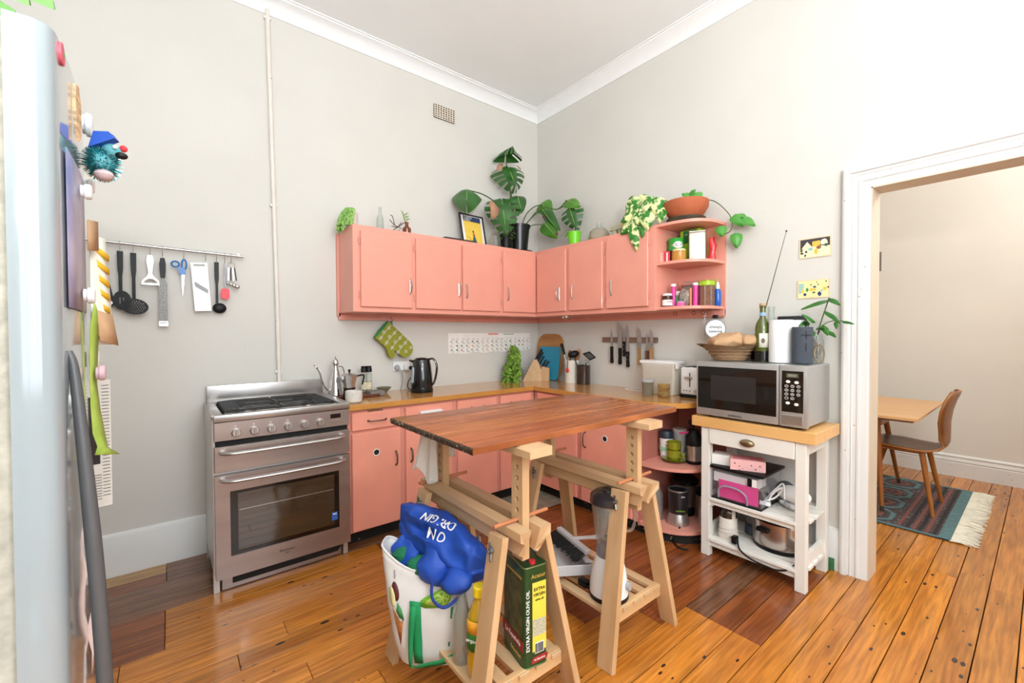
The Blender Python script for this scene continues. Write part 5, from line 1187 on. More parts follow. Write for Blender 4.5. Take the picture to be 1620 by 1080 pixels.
MB().lathe([(.016, 0), (.055, 0), (.056, .003), (.056, .222), (.055, .225), (.018, .225), (.016, .222), (.016, .1)], n=36).build('roll', towel_m, t)
t = T('paper_towel', 'second white roll mostly hidden behind the front paper towel', 'paper towel', (-.085, -2.16, MW))
MB().lathe([(.016, 0), (.05, 0), (.05, .225), (.018, .225), (.016, .222)], n=32).build('roll', towel_m, t)
t = T('black_box', 'flat black box standing behind the paper towels', 'box', (-.02, -2.13, MW)); MB().box((0, 0, .125), (.028, .14, .25), bev=.008, seg=2).build('case', mat('box_black', '1D1B1A', .5), t)
t = T('speaker', 'dark blue-grey cylindrical speaker with plus and minus marks', 'speaker', (-.225, -2.245, MW))
sp_m = mat('speaker_cloth', '454B55', .8, var=.12, scale=120, bump=.4, bscale=300)
MB().lathe([(0, 0), (.042, 0), (.045, .004), (.046, .18), (.044, .186), (0, .187)], n=36).build('body', sp_m, t)
Msp = lambda z: frame((-.225-.046*.80, -2.245-.046*.60, MW+z), (.6, -.8, 0), (0, 0, 1))
MB().box((0, 0, .0008), (.045, .003, .0015), M=Msp(.145)).build('plus_mark', blackm_m, t, world=True); MB().box((0, 0, .0008), (.003, .042, .0015), M=Msp(.145)).build('plus_mark', blackm_m, t, world=True)
MB().box((0, 0, .0008), (.003, .042, .0015), M=Msp(.085)).build('minus_mark', blackm_m, t, world=True)
t = T('jar_plant', 'leafy cutting rooting in a glass jar of brown roots by the speaker', 'potted plant', (-.085, -2.262, MW))
MB().lathe([(0, 0), (.034, 0), (.037, .006), (.038, .11), (.03, .13), (.03, .145), (.027, .145), (.035, .11), (.034, .008), (0, .006)], n=22).build('jar', glass_m, t)
b = MB(); rr = random.Random(12)
for i in range(22): b.tube(spline([(rr.uniform(-.025, .025), rr.uniform(-.025, .025), .012+.02*rr.random()), (rr.uniform(-.028, .028), rr.uniform(-.028, .028), .06), (rr.uniform(-.012, .012), rr.uniform(-.012, .012), .12)], 3), .0022, n=4)
b.build('roots', mat('roots', '8A6A42', .8, var=.3), t, kind='stuff')
b = MB(); b.tube(spline([(0, 0, .10), (.0, -.02, .20), (.0, -.045, .29), (-.01, -.06, .335)], 6), .003, n=6); b.tube(spline([(0, 0, .10), (-.01, .03, .19), (-.02, .045, .22)], 5), .0025, n=6); b.tube(spline([(0, 0, .12), (-.0, -.03, .19), (-.01, -.07, .215), (-.01, -.12, .215)], 5), .002, n=6); b.build('stems', mst, t)
cl = lcol('cutting_leaf', '285E22', '45842F')
for bp, tp, w_ in (((-.01, -.058, .325), (-.05, .055, .30), .03), ((-.01, -.06, .335), (-.04, -.115, .31), .035), ((0, -.04, .27), (-.06, -.12, .225), .03), ((-.015, .045, .215), (-.05, .085, .20), .035), ((-.01, .04, .2), (-.06, .02, .235), .035), ((-.01, .02, .18), (-.07, -.005, .15), .04), ((-.01, -.01, .18), (-.06, -.045, .20), .038), ((0, -.03, .2), (-.05, -.07, .16), .035), ((-.01, -.115, .215), (-.03, -.165, .21), .022), ((-.01, -.05, .17), (-.05, -.10, .15), .03), ((0, .03, .17), (-.05, .065, .15), .035), ((-.01, -.09, .215), (-.03, -.10, .18), .02), ((0, .0, .21), (-.05, .03, .26), .03)):
    b = MB(); leafmesh(b, bp, tp, (-.6, -.3, .7), w_, heart=0, cup=.25, droop=.2, nu=7, nv=2, blunt=.7); b.build('leaf', cl, t)
o = MB().tube([V(-.15+.012*cos(q*.9)*0, -2.298+.0*q, MW+.05)+V(.004*sin(q*7), .022*cos(q), .045*sin(q)) for q in [k*2*pi/14 for k in range(29)]], .003, n=5).build('string_coil', mat('jute', 'C4AE8C', .9, var=.1)); tag(o, 'loose coil of pale string standing against the jar plant', 'string')
# framed cards on the wall
def wall_card(label, yc, zc, w_, h_, tilt, top, shapes):
    t = T('picture_card', label, 'picture', (0, yc, zc-h_/2)); Mc = frame((-.004, yc, zc), (0, -1, 0), (0, tilt, 1))
    cd = MB().box((0, 0, -.0005), (w_, h_, .003), M=Mc).build('card', mat('card_edge', 'E8CFA8', .6), t, world=True)
    if top: MB().box((0, h_*.5*(1-top)-.004, .0013), (w_-.012, h_*top-.004, .0006), M=Mc).build('night_sky', mat('card_dark', '3E3A42', .6), cd, world=True)
    for i, (c_, pol) in enumerate(shapes):
        MB().prism([(x*w_, y*h_) for x, y in pol], .0006+.00012*i, M=Mc @ Matrix.Translation((0, 0, .0012))).build('shape_print', mat('card_'+c_, c_, .6), cd, world=True)
    return t
def blob(cx, cy, rx, ry, n=9, s=0):
    r_ = random.Random(s+int(cx*99)+int(cy*77)); return [(cx+rx*(.8+.4*r_.random())*cos(q*2*pi/n), cy+ry*(.8+.4*r_.random())*sin(q*2*pi/n)) for q in range(n)]
wall_card('small illustrated card with a dark night sky, upper of two on the wall', -2.232, 1.711, .148, .108, -.06, .62,
    [('F3E3BE', [(-.46, -.46), (.46, -.46), (.46, .02), (.1, .06), (-.46, -.02)]), ('F3E3BE', [(-.42, .0), (-.24, .32), (-.06, .0)]), ('F2BE4A', [(-.08, .04), (-.08, .30), (.16, .32), (.16, .04)]), ('F5E6C8', blob(.28, .22, .13, .14)), ('8A5A3A', blob(.12, -.02, .08, .09)), ('F2BE4A', blob(.04, -.2, .06, .14)), ('2F5A3A', blob(-.42, -.08, .04, .10)), ('3A6A46', blob(.34, .06, .05, .08)), ('8FBFB0', blob(-.14, -.06, .08, .07)), ('20242C', blob(-.27, -.18, .04, .06)), ('20242C', blob(-.4, -.24, .05, .05)), ('20242C', blob(-.3, -.36, .025, .06))])
wall_card('small pale yellow illustrated card, lower of two on the wall', -2.225, 1.488, .15, .10, -.02, 0,
    [('F4E2A4', [(-.46, -.45), (.46, -.45), (.46, .45), (-.46, .45)]), ('A5C9BE', [(-.45, -.22), (-.36, -.22), (-.28, .1), (-.28, .32), (-.45, .32)]), ('F2C54E', blob(-.32, -.1, .04, .12)), ('3E8A5A', blob(-.18, -.05, .04, .11)), ('24386A', blob(-.25, -.28, .055, .09)), ('24386A', blob(.2, -.28, .055, .12)), ('F2C54E', [(-.1, -.12), (.1, -.1), (.1, .02), (-.1, .02)]), ('24386A', blob(.05, .1, .05, .05)), ('3E6A46', blob(.03, -.2, .05, .05)), ('F2C54E', blob(.36, -.02, .06, .1)), ('2B2B38', blob(.46, .04, .02, .07)), ('3E6A46', blob(.12, .36, .02, .03)), ('2B2B38', blob(.16, .22, .02, .04)), ('A5C9BE', blob(.27, -.12, .04, .08)), ('3E6A46', blob(.4, .36, .025, .04)), ('2B2B38', blob(-.06, .22, .02, .03))])

# ------------------------------------------------------------------ on the cart shelves
C1, C2 = .3345, .1055
t = T('drawer_box', 'clear plastic drawer unit with black top holding pink paper', 'storage box', (-.25, -1.975, C1))
frost = glass('frosted_plastic', 'F4F4F8', .04, .15)
b = MB(); b.box((-.245, -1.988, C1+.0875), (.27, .255, .165), bev=.006); b.build('drawer_shell', frost, t, world=True)
MB().box((-.24, -1.99, C1+.176), (.295, .275, .016), bev=.006, seg=2).build('top', black_m, t, world=True)
MB().box((-.24, -1.988, C1+.004), (.285, .262, .008), bev=.002).build('base', black_m, t, world=True)
MB().box((-.366, -1.995, C1+.062), (.012, .20, .095)).build('pink_paper', mat('hot_pink', 'FF2F9A', .6), t, world=True)
MB().box((-.30, -1.975, C1+.12), (.13, .22, .05)).build('papers', paper_m, t, world=True)
MB().tube(spline([(-.384, -1.90, C1+.015), (-.390, -1.905, C1+.06), (-.392, -1.935, C1+.085), (-.392, -2.0, C1+.085), (-.390, -2.045, C1+.06), (-.384, -2.05, C1+.012)], 5), .006, n=8).build('handle', glass('handle_plastic', 'D9D5E6', .3), t, world=True)
MB().box((-.3815, -2.06, C1+.135), (.001, .022, .04)).build('sticker', black_m, t, world=True); MB().box((-.3815, -2.083, C1+.135), (.001, .022, .04)).build('sticker', paper_m, t, world=True)
t = T('white_carton', 'small white carton on the black lid of the drawer unit', 'box', (-.31, -1.90, C1+.1845), .25); MB().box((0, 0, .028), (.09, .12, .055), bev=.002).build('carton', paper_m, t)
t = T('pink_box', 'pink patterned cardboard box lying on the drawer unit', 'box', (-.315, -2.02, C1+.1845), radians(25))
MB().box((0, 0, .029), (.10, .165, .057), bev=.002).build('box', mat('pink_card', 'EDB8B6', .6, var=.03, specks=(60., .25, '6A4A3A')), t)
MB().box((0, 0, .0585), (.085, .14, .001)).build('top_print', mat('pink_card_dark', 'D9888F', .6, var=.15, scale=60), t)
MB().box((0, -.083, .029), (.09, .001, .047)).build('end_panel', mat('pink_end', 'F0AEB0', .6), t)
t = T('grey_pouch', 'dark grey fabric pouch behind the drawer unit', 'pouch', (-.17, -2.155, C1)); b = MB(); b.ell((0, 0, .062), (.07, .045, .06), n=24); crumple(b, .008, 14, 2); b.build('pouch', mat('grey_fabric', '4E5157', .85, var=.15, scale=30), t)
t = T('hand_mixer', 'white hand mixer with its cord bundled on the cart shelf', 'mixer', (-.20, -2.20, C1), radians(-15))
MB().ell((-.01, -.01, .075), (.055, .085, .042), n=28).build('body', white_m, t)
b = MB(); b.tube(spline([(-.03, .04, .03), (-.035, .0, .02), (-.035, -.05, .022), (-.02, -.085, .05)], 5), .014, n=10); b.build('handle', white_m, t)
MB().ell((-.062, -.01, .03), (.010, .02, .014), n=14).build('switch', grey_m, t)
b = MB(); b.tube(spline([(-.09, .06, .01), (-.11, .05, .05), (-.10, .02, .10), (-.08, .0, .115), (-.09, .03, .06), (-.13, .07, .03), (-.10, .09, .02), (-.07, .04, .10), (-.06, .01, .13), (-.08, -.01, .06)], 5), .0045, n=6); b.build('cord', white_m, t)
MB().box((-.125, .065, .02), (.03, .05, .022), bev=.004, rot=(0, .3, .4)).build('plug', white_m, t)
t = T('coffee_grinder', 'white electric coffee grinder with brown lid wound with cord', 'grinder', (-.30, -1.915, C2))
MB().lathe([(0, 0), (.05, 0), (.052, .005), (.046, .05), (.046, .115), (.044, .118), (0, .118)], n=28).build('body', mat('offwhite_plastic', 'E4DDD3', .4), t)
MB().lathe([(.043, .117), (.045, .12), (.044, .148), (.036, .162), (0, .165)], n=28).build('lid', mat('smoked_brown', '2E1D16', .15, coat=.4), t)
MB().box((-.02, -.038, .142), (.022, .016, .05), bev=.004).build('lid_tab', MATS['offwhite_plastic'], t)
b = MB(); b.tube([V((.049+.008*max(0, 1-k/20))*cos(k*2*pi/16), (.049+.008*max(0, 1-k/20))*sin(k*2*pi/16), .012+.0013*k) for k in range(52)], .0022, n=6); b.build('cord', MATS['offwhite_plastic'], t)
t = T('slow_cooker', 'oval stainless steel slow cooker with glass lid and black handles', 'cooker', (-.21, -2.135, C2))
MB().lathe([(0, 0), (.10, 0), (.104, .01), (.104, .022), (0, .022)], n=40, sx=.95, sy=1.15).build('base', black_m, t)
MB().lathe([(.102, .018), (.106, .03), (.108, .15), (.104, .152)], n=40, sx=.95, sy=1.15).build('shell', mat('cooker_steel', 'BFB4AE', .22, .95, var=.05, scale=4, stretch=(6, 6, .5)), t)
MB().lathe([(.104, .148), (.115, .152), (.116, .168), (.108, .174), (.10, .172)], n=40, sx=.95, sy=1.15).build('rim', black_m, t)
MB().lathe([(.106, .173), (.09, .186), (.05, .196), (0, .199)], n=40, sx=.95, sy=1.15).build('glass_lid', mat('lid_glass', '2E2A28', .05, coat=.6, spec=.9), t)
MB().lathe([(0, .198), (.012, .198), (.010, .206), (.018, .214), (0, .216)], n=18).build('lid_knob', black_m, t)
MB().box((-.104, .035, .112), (.03, .062, .022), bev=.008, seg=2).build('handle', black_m, t)
o = MB().tube(spline([(-.37, -1.995, C2+.045), (-.40, -2.02, .11), (-.41, -2.08, .085), (-.405, -2.16, .075), (-.40, -2.20, .075), (-.385, -2.24, .09), (-.33, -2.265, .115)], 6), .0045, n=8).build('extension_cord', black_m); tag(o, 'black power cord drooping over the front of the bottom cart shelf', 'cord')
t = T('power_plug', 'black plug with pins on the shelf between grinder and cooker', 'plug', (-.365, -1.98, C2)); MB().box((0, 0, .03), (.035, .026, .04), bev=.006, seg=2).build('body', black_m, t)
b = MB(); b.box((-.008, .018, .038), (.002, .014, .006)); b.box((.008, .018, .038), (.002, .014, .006)); b.build('pins', satin_m, t, kind='stuff')
t = T('blender_cup', 'tall clear plastic beaker on a blue-grey base behind the grinder', 'beaker', (-.14, -1.985, C2))
MB().lathe([(0, 0), (.045, 0), (.045, .05), (.035, .06), (0, .06)], n=20).build('base', mat('slate_blue', '4A5466', .4), t); MB().lathe([(.034, .06), (.045, .19), (.042, .19), (.03, .062)], n=20).build('cup', glass('beaker', 'C9C5BC', .3), t)
o = MB().box((-.028, -2.325, .032), (.010, .024, .064), bev=.001).build('green_card', mat('green_card', '2F6E3E', .6, var=.2, scale=20)); tag(o, 'small green card standing on the floor against the door frame', 'card')

# ------------------------------------------------------------------ open shelves under the counter
L1, L2 = .4525, .0825
olive = mat('olive_ceramic', '8A8A1C', .25, var=.06, coat=.4)
for i, lab in enumerate(('lower of two olive green saucers under the stacked cups', 'upper olive green saucer directly beneath the cups')):
    t = T('saucer', lab, 'saucer', (-.28, -1.572, L1+.006*i), 0, 'olive saucers'); MB().lathe([(0, 0), (.035, 0), (.076-.004*i, .012), (.078-.004*i, .015), (.034, .005), (0, .005)], n=32).build('saucer', olive, t)
for i, lab in enumerate(('bottom cup of the olive green pair', 'top cup of the olive green pair')):
    t = T('cup', lab, 'cup', (-.28, -1.572, L1+.012+.053*i), 0, 'olive cups')
    MB().lathe([(0, 0), (.032, 0), (.036, .01), (.041, .016), (.041, .058), (.038, .058), (.034, .012), (0, .01)], n=28).build('cup', olive, t)
    s_ = 1 if i else -1
    MB().tube(spline([(-.02*0, s_*.040, .046), (0, s_*.062, .044), (0, s_*.064, .026), (0, s_*.040, .018)], 5), .005, n=8).build('handle', olive, t)
t = T('travel_cup', 'white travel cup with black lid and mint band, left on the shelf', 'travel cup', (-.25, -1.498, L1)); MB().lathe([(0, 0), (.034, 0), (.041, .13), (0, .13)], n=24).build('cup', white_m, t); MB().lathe([(.042, .05), (.043, .075)], n=24).build('mint_band', mat('mint', 'A5D9B0', .6), t)
MB().lathe([(.040, .128), (.044, .13), (.043, .165), (.038, .175), (0, .176)], n=24).build('lid', mat('lid_dark', '2B3440', .4), t)
t = T('travel_cup', 'all-white travel cup at the back of the curved shelf', 'travel cup', (-.12, -1.52, L1)); MB().lathe([(0, 0), (.036, 0), (.044, .15), (0, .15)], n=24).build('cup', white_m, t); MB().lathe([(.043, .15), (.046, .152), (.045, .172), (0, .174)], n=24).build('lid', white_m, t)
t = T('dark_bottle', 'dark glass bottle at the back behind the green cups', 'bottle', (-.12, -1.60, L1)); MB().lathe([(0, 0), (.035, 0), (.036, .14), (.016, .19), (.016, .21), (.02, .212), (.02, .24), (0, .241)], n=24).build('bottle', mat('dark_bottle_glass', '15100F', .1, coat=.5), t); MB().box((-.035, -.01, .09), (.004, .03, .03)).build('label', mat('yellow_tag', 'E9C92A', .6), t)
t = T('thermos', 'steel thermos with black top and pink handle tip', 'thermos', (-.225, -1.672, L1)); MB().lathe([(0, 0), (.044, 0), (.045, .012), (.045, .02), (0, .02)], n=28).build('base', black_m, t); MB().lathe([(.044, .02), (.044, .11)], n=28).build('body', satin_m, t)
MB().lathe([(.0445, .11), (.045, .165), (.036, .18), (.03, .19), (.03, .205), (0, .207)], n=28).build('top', black_m, t); MB().tube(spline([(-.01, .03, .185), (-.03, .055, .18), (-.035, .075, .175)], 4), .007, n=8).build('spout', mat('magenta', 'D8307A', .4), t)
t = T('bullet_blender', 'black bullet blender with silver skirted base on the low shelf', 'blender', (-.30, -1.61, L2))
MB().lathe([(0, 0), (.066, 0), (.068, .01), (.064, .03), (.05, .075), (0, .075)], n=32).build('base', satin_m, t)
MB().lathe([(.050, .06), (.056, .08), (.058, .20), (.054, .205), (.05, .203), (.05, .12), (0, .11)], n=32).build('cup', mat('bullet_black', '1E1D20', .3, coat=.3), t); MB().lathe([(.053, .203), (.06, .205), (.06, .212), (.051, .212)], n=32).build('rim', satin_m, t)
text('nutribullet', frame((-.30-.0585*.72, -1.61-.0585*.69, L2+.095), (.69, -.72, 0), (0, 0, 1)) @ Matrix.Translation((0, 0, .0015)), .013, mat('lime_print', '9ACB3A', .5), t)
text('600w', frame((-.30-.0585*.5, -1.61-.0585*.87, L2+.18), (.87, -.5, 0), (0, 0, 1)) @ Matrix.Translation((0, 0, .0015)), .012, paper_m, t)
t = T('steel_canister', 'brushed steel canister with black lid at the low shelf right end', 'canister', (-.17, -1.705, L2)); MB().lathe([(0, 0), (.042, 0), (.042, .17), (0, .17)], n=28).build('body', satin_m, t); MB().lathe([(.042, .17), (.045, .172), (.045, .20), (.03, .215), (0, .217)], n=28).build('lid', black_m, t)
t = T('food_processor', 'black-lidded appliance bowl in shadow at the back of the low shelf', 'appliance', (-.13, -1.56, L2)); MB().lathe([(0, 0), (.06, 0), (.062, .03), (.05, .05), (0, .05)], n=24).build('base', black_m, t); MB().lathe([(.048, .05), (.07, .2), (.067, .2), (.045, .055)], n=24).build('bowl', glass('smoky', 'A59C94', .35), t); MB().lathe([(.066, .2), (.08, .202), (.082, .225), (.06, .245), (.02, .25), (.02, .27), (0, .272)], n=24).build('lid', black_m, t)
t = T('glass_bottle', 'clear bottle with a printed tag at the low shelf left end', 'bottle', (-.34, -1.492, L2)); MB().lathe([(0, 0), (.034, 0), (.036, .01), (.036, .16), (.02, .2), (.016, .24), (.013, .24), (.03, .16), (.03, .01)], n=20).build('glass', glass_m, t); MB().box((-.034, -.015, .04), (.004, .025, .03)).build('tag', paper_m, t)
o = MB().tube(spline([(-.36, -1.66, L2+.008), (-.40, -1.64, .02), (-.44, -1.70, .006), (-.42, -1.745, .006)], 6), .005, n=8).build('extension_cord', black_m); tag(o, 'black cord end on the floor before the curved kickboard', 'cord')

# ------------------------------------------------------------------ on the trestle shelves
S1 = .1745
t = T('blender', 'white jug blender with a glass jar and black lid on the trestle slats', 'blender', (-1.335, -1.905, S1), radians(-38))
MB().lathe([(0, 0), (.078, 0), (.08, .006), (.079, .018), (0, .018)], n=36).build('foot', black_m, t)
MB().lathe([(.078, .017), (.077, .05), (.066, .12), (.052, .165), (.049, .17), (0, .17)], n=36).build('base', white_m, t)
MB().lathe([(.050, .168), (.052, .175), (.048, .215), (.046, .222), (0, .222)], n=36).build('collar', mat('blender_grey', '9C9EA2', .35, .4), t)
MB().lathe([(.050, .222), (.054, .24), (.070, .36), (.072, .385), (.069, .385), (.051, .245), (0, .235)], n=24).build('jug', glass_m, t)
MB().lathe([(.070, .383), (.077, .386), (.075, .415), (.058, .428), (.03, .43), (.028, .44), (0, .441)], n=30).build('lid', mat('lid_charcoal', '2A2A2E', .2, coat=.4), t)
MB().tube(spline([(.062, 0, .37), (.10, 0, .365), (.108, 0, .32), (.095, 0, .27), (.056, 0, .265)], 5), .008, n=8, flat=.7).build('handle', glass_m, t)
b = MB(); b.box((0, 0, .245), (.05, .008, .002), rot=(.5, 0, 0)); b.box((0, 0, .245), (.008, .05, .002), rot=(0, .5, 0)); b.build('blades', satin_m, t, kind='stuff')
MB().cyl((.06, -.04, .06), (.075, -.05, .062), .016, n=18).build('dial', grey_m, t)
t = T('dustpan', 'pale grey plastic dustpan lying on the trestle slats', 'dustpan', (-1.35, -1.635, S1+.03), radians(-25))
dp = mat('dustpan_grey', 'C9C8CC', .45, var=.04, scale=14)
b = MB(); P = []
b.box((0, 0, .004), (.20, .24, .006)); b.box((.10, 0, .028), (.008, .24, .055), bev=.002); b.box((0, -.12, .022), (.20, .006, .045), bev=.002); b.box((0, .12, .022), (.20, .006, .045), bev=.002); b.box((.085, 0, .055), (.03, .246, .006), bev=.002)
b.build('pan', dp, t).rotation_euler = (0, .08, 0)
t = T('hand_brush', 'black bristled hand brush with a pale handle laid across the dustpan', 'brush', (-1.33, -1.66, S1+.09), radians(-25))
b = MB(); b.bar((.0, .105, .05), (.06, -.105, .03), .03, .022, up=(0, 0, 1), bev=.004); b.build('back', dp, t)
b = MB(); rr = random.Random(4)
for i in range(240):
    u = rr.random(); p = V(.0+.06*u-.01+rr.uniform(-.01, .01), .105-.21*u, .045-.02*u); b.tube([p, p+V(-.045+rr.uniform(-.008, .008), rr.uniform(-.008, .008), -.03+rr.uniform(-.006, .006))], .0018, n=3)
b.build('bristles', blackm_m, t, kind='stuff')
MB().tube(spline([(.03, .0, .045), (.07, -.01, .05), (.17, -.055, .065), (.22, -.08, .07)], 5), [.012]*8+[.014]*8, n=10, flat=.6).build('handle', mat('brush_handle', 'E2E1E2', .4), t)
t = T('power_plug', 'black appliance plug on the slats in front of the blender', 'plug', (-1.37, -1.80, S1)); MB().box((0, .0, .016), (.03, .045, .03), bev=.006, seg=2).build('body', black_m, t); MB().tube([V(.0, -.035+.017*cos(q), .017+.014*sin(q)) for q in [k*2*pi/14 for k in range(14)]], .005, n=6, closed=True).build('finger_ring', black_m, t)
# left trestle
t = T('tin_of_oil', 'square green olive oil tin on the slats of the left trestle', 'tin', (-1.808, -1.925, S1), radians(-10))
gm = mat('oil_tin_green', '14401E', .28, var=.15, scale=5, coat=.3)
W2, D2, H2 = .088, .15, .325
b = MB(); P = [[V(x, y, z) for x, y in rrect(W2, D2, .014, 5)] for z in (0, H2)]; b.grid(P, closed_u=True); b.bm.verts.ensure_lookup_table(); n_ = len(P[0]); b.bm.faces.new([b.bm.verts[i] for i in range(n_)]); b.bm.faces.new([b.bm.verts[i] for i in range(n_, 2*n_)]); b.build('tin', gm, t)
for z in (0, H2): MB().tube([V(x, y, z) for x, y in rrect(W2, D2, .014, 5)], .0025, n=6, closed=True).build('seam', mat('tin_seam', '6E7A4A', .35, .5), t)
MB().cyl((-.0, -.05, H2), (0, -.05, H2+.008), .011, n=16).build('cap', red_m, t)
MB().tube(spline([(0, -.02, H2+.002), (0, -.015, H2+.03), (0, .03, H2+.034), (0, .055, H2+.03), (0, .06, H2+.002)], 4), .0045, n=8).build('handle', mat('handle_green', '1E8A4A', .35), t)
gold = mat('gold_print', 'C9A04A', .5); yl = mat('yellow_print', 'E6D24A', .6); cr_ = mat('crimson_print', '9A2A2A', .5)
Mn = frame((0, -D2/2-.0006, 0), (1, 0, 0), (0, 0, 1)); Mwd = frame((-W2/2-.0006, 0, 0), (0, -1, 0), (0, 0, 1))
def tp_(w_, h_, x, y, Mx, nm, m_, k=0): return MB().box((x, y, .0003*k), (w_, h_, .0008), M=Mx).build(nm, m_, t)
tp_(.052, .225, .012, .16, Mn, 'yellow_label', yl); tp_(.050, .055, .012, .125, Mn, 'small_print', mat('small_print', 'B9B59A', .7, var=.35, scale=220), 1); tp_(.034, .035, .012, .058, Mn, 'barcode_ground', paper_m, 1)
b = MB(); rr = random.Random(6)
for i in range(14): b.box((-.003+.0022*i, .058, .001), (.0008+.0008*rr.random(), .03, .0008), M=Mn)
b.build('barcode', black_m, t, kind='stuff')
tx = lambda s, Mx, x, y, sz, m_, rot=0, sx=1.: text(s, Mx @ Matrix.Translation((x, y, .0015)) @ Matrix.Rotation(rot, 4, 'Z'), sz, m_, t, world=False, sx=sx)
tx('Acesur', Mn, .008, .294, .019, gold, .0); tx('EXTRA', Mn, .012, .250, .014, black_m); tx('VIRGIN', Mn, .012, .232, .014, black_m); tx('olive oil', Mn, .012, .216, .010, black_m)
tx('EXTRA VIRGIN OLIVE OIL', Mn, -.0315, .155, .0175, paper_m, pi/2)
MB().prism([(-.026, -.012), (.03, -.008), (.034, .006), (.028, .012), (-.022, .008), (-.03, -.002)], .0014, M=Mn @ Matrix.Translation((.010, .022, 0))).build('crimson_band', cr_, t); tx('La Española', Mn, .012, .022, .009, paper_m)
tp_(.10, .20, .01, .19, Mwd, 'picture_panel', mat('grove_print', '5A5A3A', .6, var=.6, scale=25)); tp_(.10, .008, .01, .288, Mwd, 'gold_bar', gold, 1)
MB().prism([(-.07, -.014), (.068, -.02), (.07, .014), (-.07, .02)], .0014, M=Mwd @ Matrix.Translation((0, .07, 0))).build('crimson_band', cr_, t); tx('La Española', Mwd, .0, .07, .022, paper_m); tx('Selection', Mwd, .02, .03, .018, gold)
t = T('oil_bottle', 'clear plastic bottle of yellow cooking oil with a yellow cap', 'bottle', (-1.978, -1.905, S1))
MB().lathe([(0, 0), (.036, 0), (.04, .006), (.04, .06), (.037, .075), (.04, .09), (.041, .16), (.036, .19), (.022, .225), (.015, .24), (.015, .25), (0, .25)], n=32).build('bottle', mat('yellow_oil', 'C79A14', .06, var=.12, scale=6, spec=.8, coat=.6), t)
MB().lathe([(.018, .246), (.021, .248), (.021, .276), (.018, .279), (0, .279)], n=20).build('cap', mat('yellow_cap', 'F2D21E', .4), t)
b = MB(); b.grid([[V(.0416*cos(a), .0416*sin(a), z) for z in (.09, .185)] for a in [radians(165+i*8) for i in range(11)]]); b.build('label', mat('green_label', '2E8A3A', .5), t, solid=.0006)
b = MB(); b.grid([[V(.0422*cos(a), .0422*sin(a), z) for z in (.145, .185)] for a in [radians(165+i*8) for i in range(11)]]); b.build('label_top', mat('orange_label', 'EFA52A', .5), t, solid=.0006)
text('organic', frame(V(-1.978, -1.905, S1+.125)+V(cos(radians(205)), sin(radians(205)), 0)*.0432, (-sin(radians(205))*1, cos(radians(205))*1, 0), (0, 0, 1)), .016, paper_m, t)
t = T('glass_bottle', 'empty clear bottle with a black cap beside the yellow oil bottle', 'bottle', (-1.995, -1.825, S1))
MB().lathe([(0, 0), (.029, 0), (.031, .006), (.031, .15), (.013, .20), (.0125, .24), (.010, .24), (.028, .15), (.028, .008), (0, .006)], n=22).build('glass', glass_m, t); MB().lathe([(.016, .235), (.016, .268), (.014, .27), (0, .27)], n=18).build('cap', black_m, t)
t = T('plastic_jug', 'translucent white plastic bottle behind the olive oil tin', 'bottle', (-1.745, -1.845, S1))
MB().lathe([(0, 0), (.04, 0), (.043, .008), (.043, .22), (.03, .26), (.018, .27), (.018, .285), (0, .286)], n=24).build('jug', mat('milky_plastic', 'D9D4CE', .35, var=.04), t); MB().lathe([(.02, .284), (.02, .305), (0, .306)], n=18).build('cap', white_m, t)
# tote bag
t = T('tote_bag', 'white woven shopping bag with ice cream cone print and green handles', 'bag', (-1.985, -1.655, .17))
fx = V(.80, -.60, 0); fn = V(-.60, -.80, 0)
BC = V(-2.015, -1.662, 0)
def bagpt(a, z):
    """superellipse section; a=angle, face toward the camera at a = pi/2"""
    u = (z-.165)/.37; z = .115+u*.365; w_ = .135+.035*u-.02*(1-u)**3; d_ = .065+.02*sin(pi*min(1, u*1.1))
    ca, sa = cos(a), sin(a); x = w_*(abs(ca)**.55)*(1 if ca > 0 else -1); y = d_*(abs(sa)**.55)*(1 if sa > 0 else -1)
    zz = z + (.05*(ca*.9)*u if ca > 0 else .03*abs(ca)*u) - .035*u*(1-abs(ca)) + .03*(1-u)*abs(ca)**3 + .01*sin(x*30)*u
    from mathutils import noise
    w2 = noise.noise(V(x*14, y*14, z*14))*.008
    return BC + fx*x + fn*(y+w2) + V(0, 0, zz)
ring = [q*2*pi/44 for q in range(44)]
P = [[bagpt(a, .165+.37*i/12) for a in ring] for i in range(13)]
b = MB(); b.grid(P, closed_u=True); b.bm.verts.ensure_lookup_table(); b.bm.faces.new([b.bm.verts[i] for i in range(44)])
bag_m = mat('white_bag', 'D8D4CF', .65, var=.05, scale=6, bump=.25, bscale=20)
b.build('bag', bag_m, t, world=True, solid=.002)
MB().tube(P[-1], .004, n=6, closed=True).build('zip_rim', bag_m, t, world=True)
def bagface(u, z, off=.004): # u from -1..1 over the face
    a = pi/2 - u*.92; return bagpt(a, z)+fn*off
def decal(nm, pol, m_, off=.004):
    """flat print following the bag face; polygon in (u, z)"""
    b = MB(); tr = tessellate_polygon([[V(x, y, 0) for x, y in pol]]); vs = [b.bm.verts.new(bagface(x, y, off)) for x, y in pol]
    for f in tr: b.bm.faces.new([vs[i] for i in f])
    return b.build(nm, m_, t, world=True, solid=.0008)
decal('cone_print', [(-.82, .37), (-.50, .335), (-.40, .35), (-.62, .245)], mat('waffle_print', 'A8622E', .7, var=.3, scale=60))
decal('scoop_print', [(-.93+.15*1+.15*cos(q), .405+.032*sin(q)) for q in [k*2*pi/14 for k in range(14)]], mat('vanilla_print', 'D9D49A', .7))
decal('scoop_print', [(-.62+.14*cos(q), .43+.03*sin(q)) for q in [k*2*pi/14 for k in range(14)]], mat('choc_print', '5A1F1A', .7), .003)
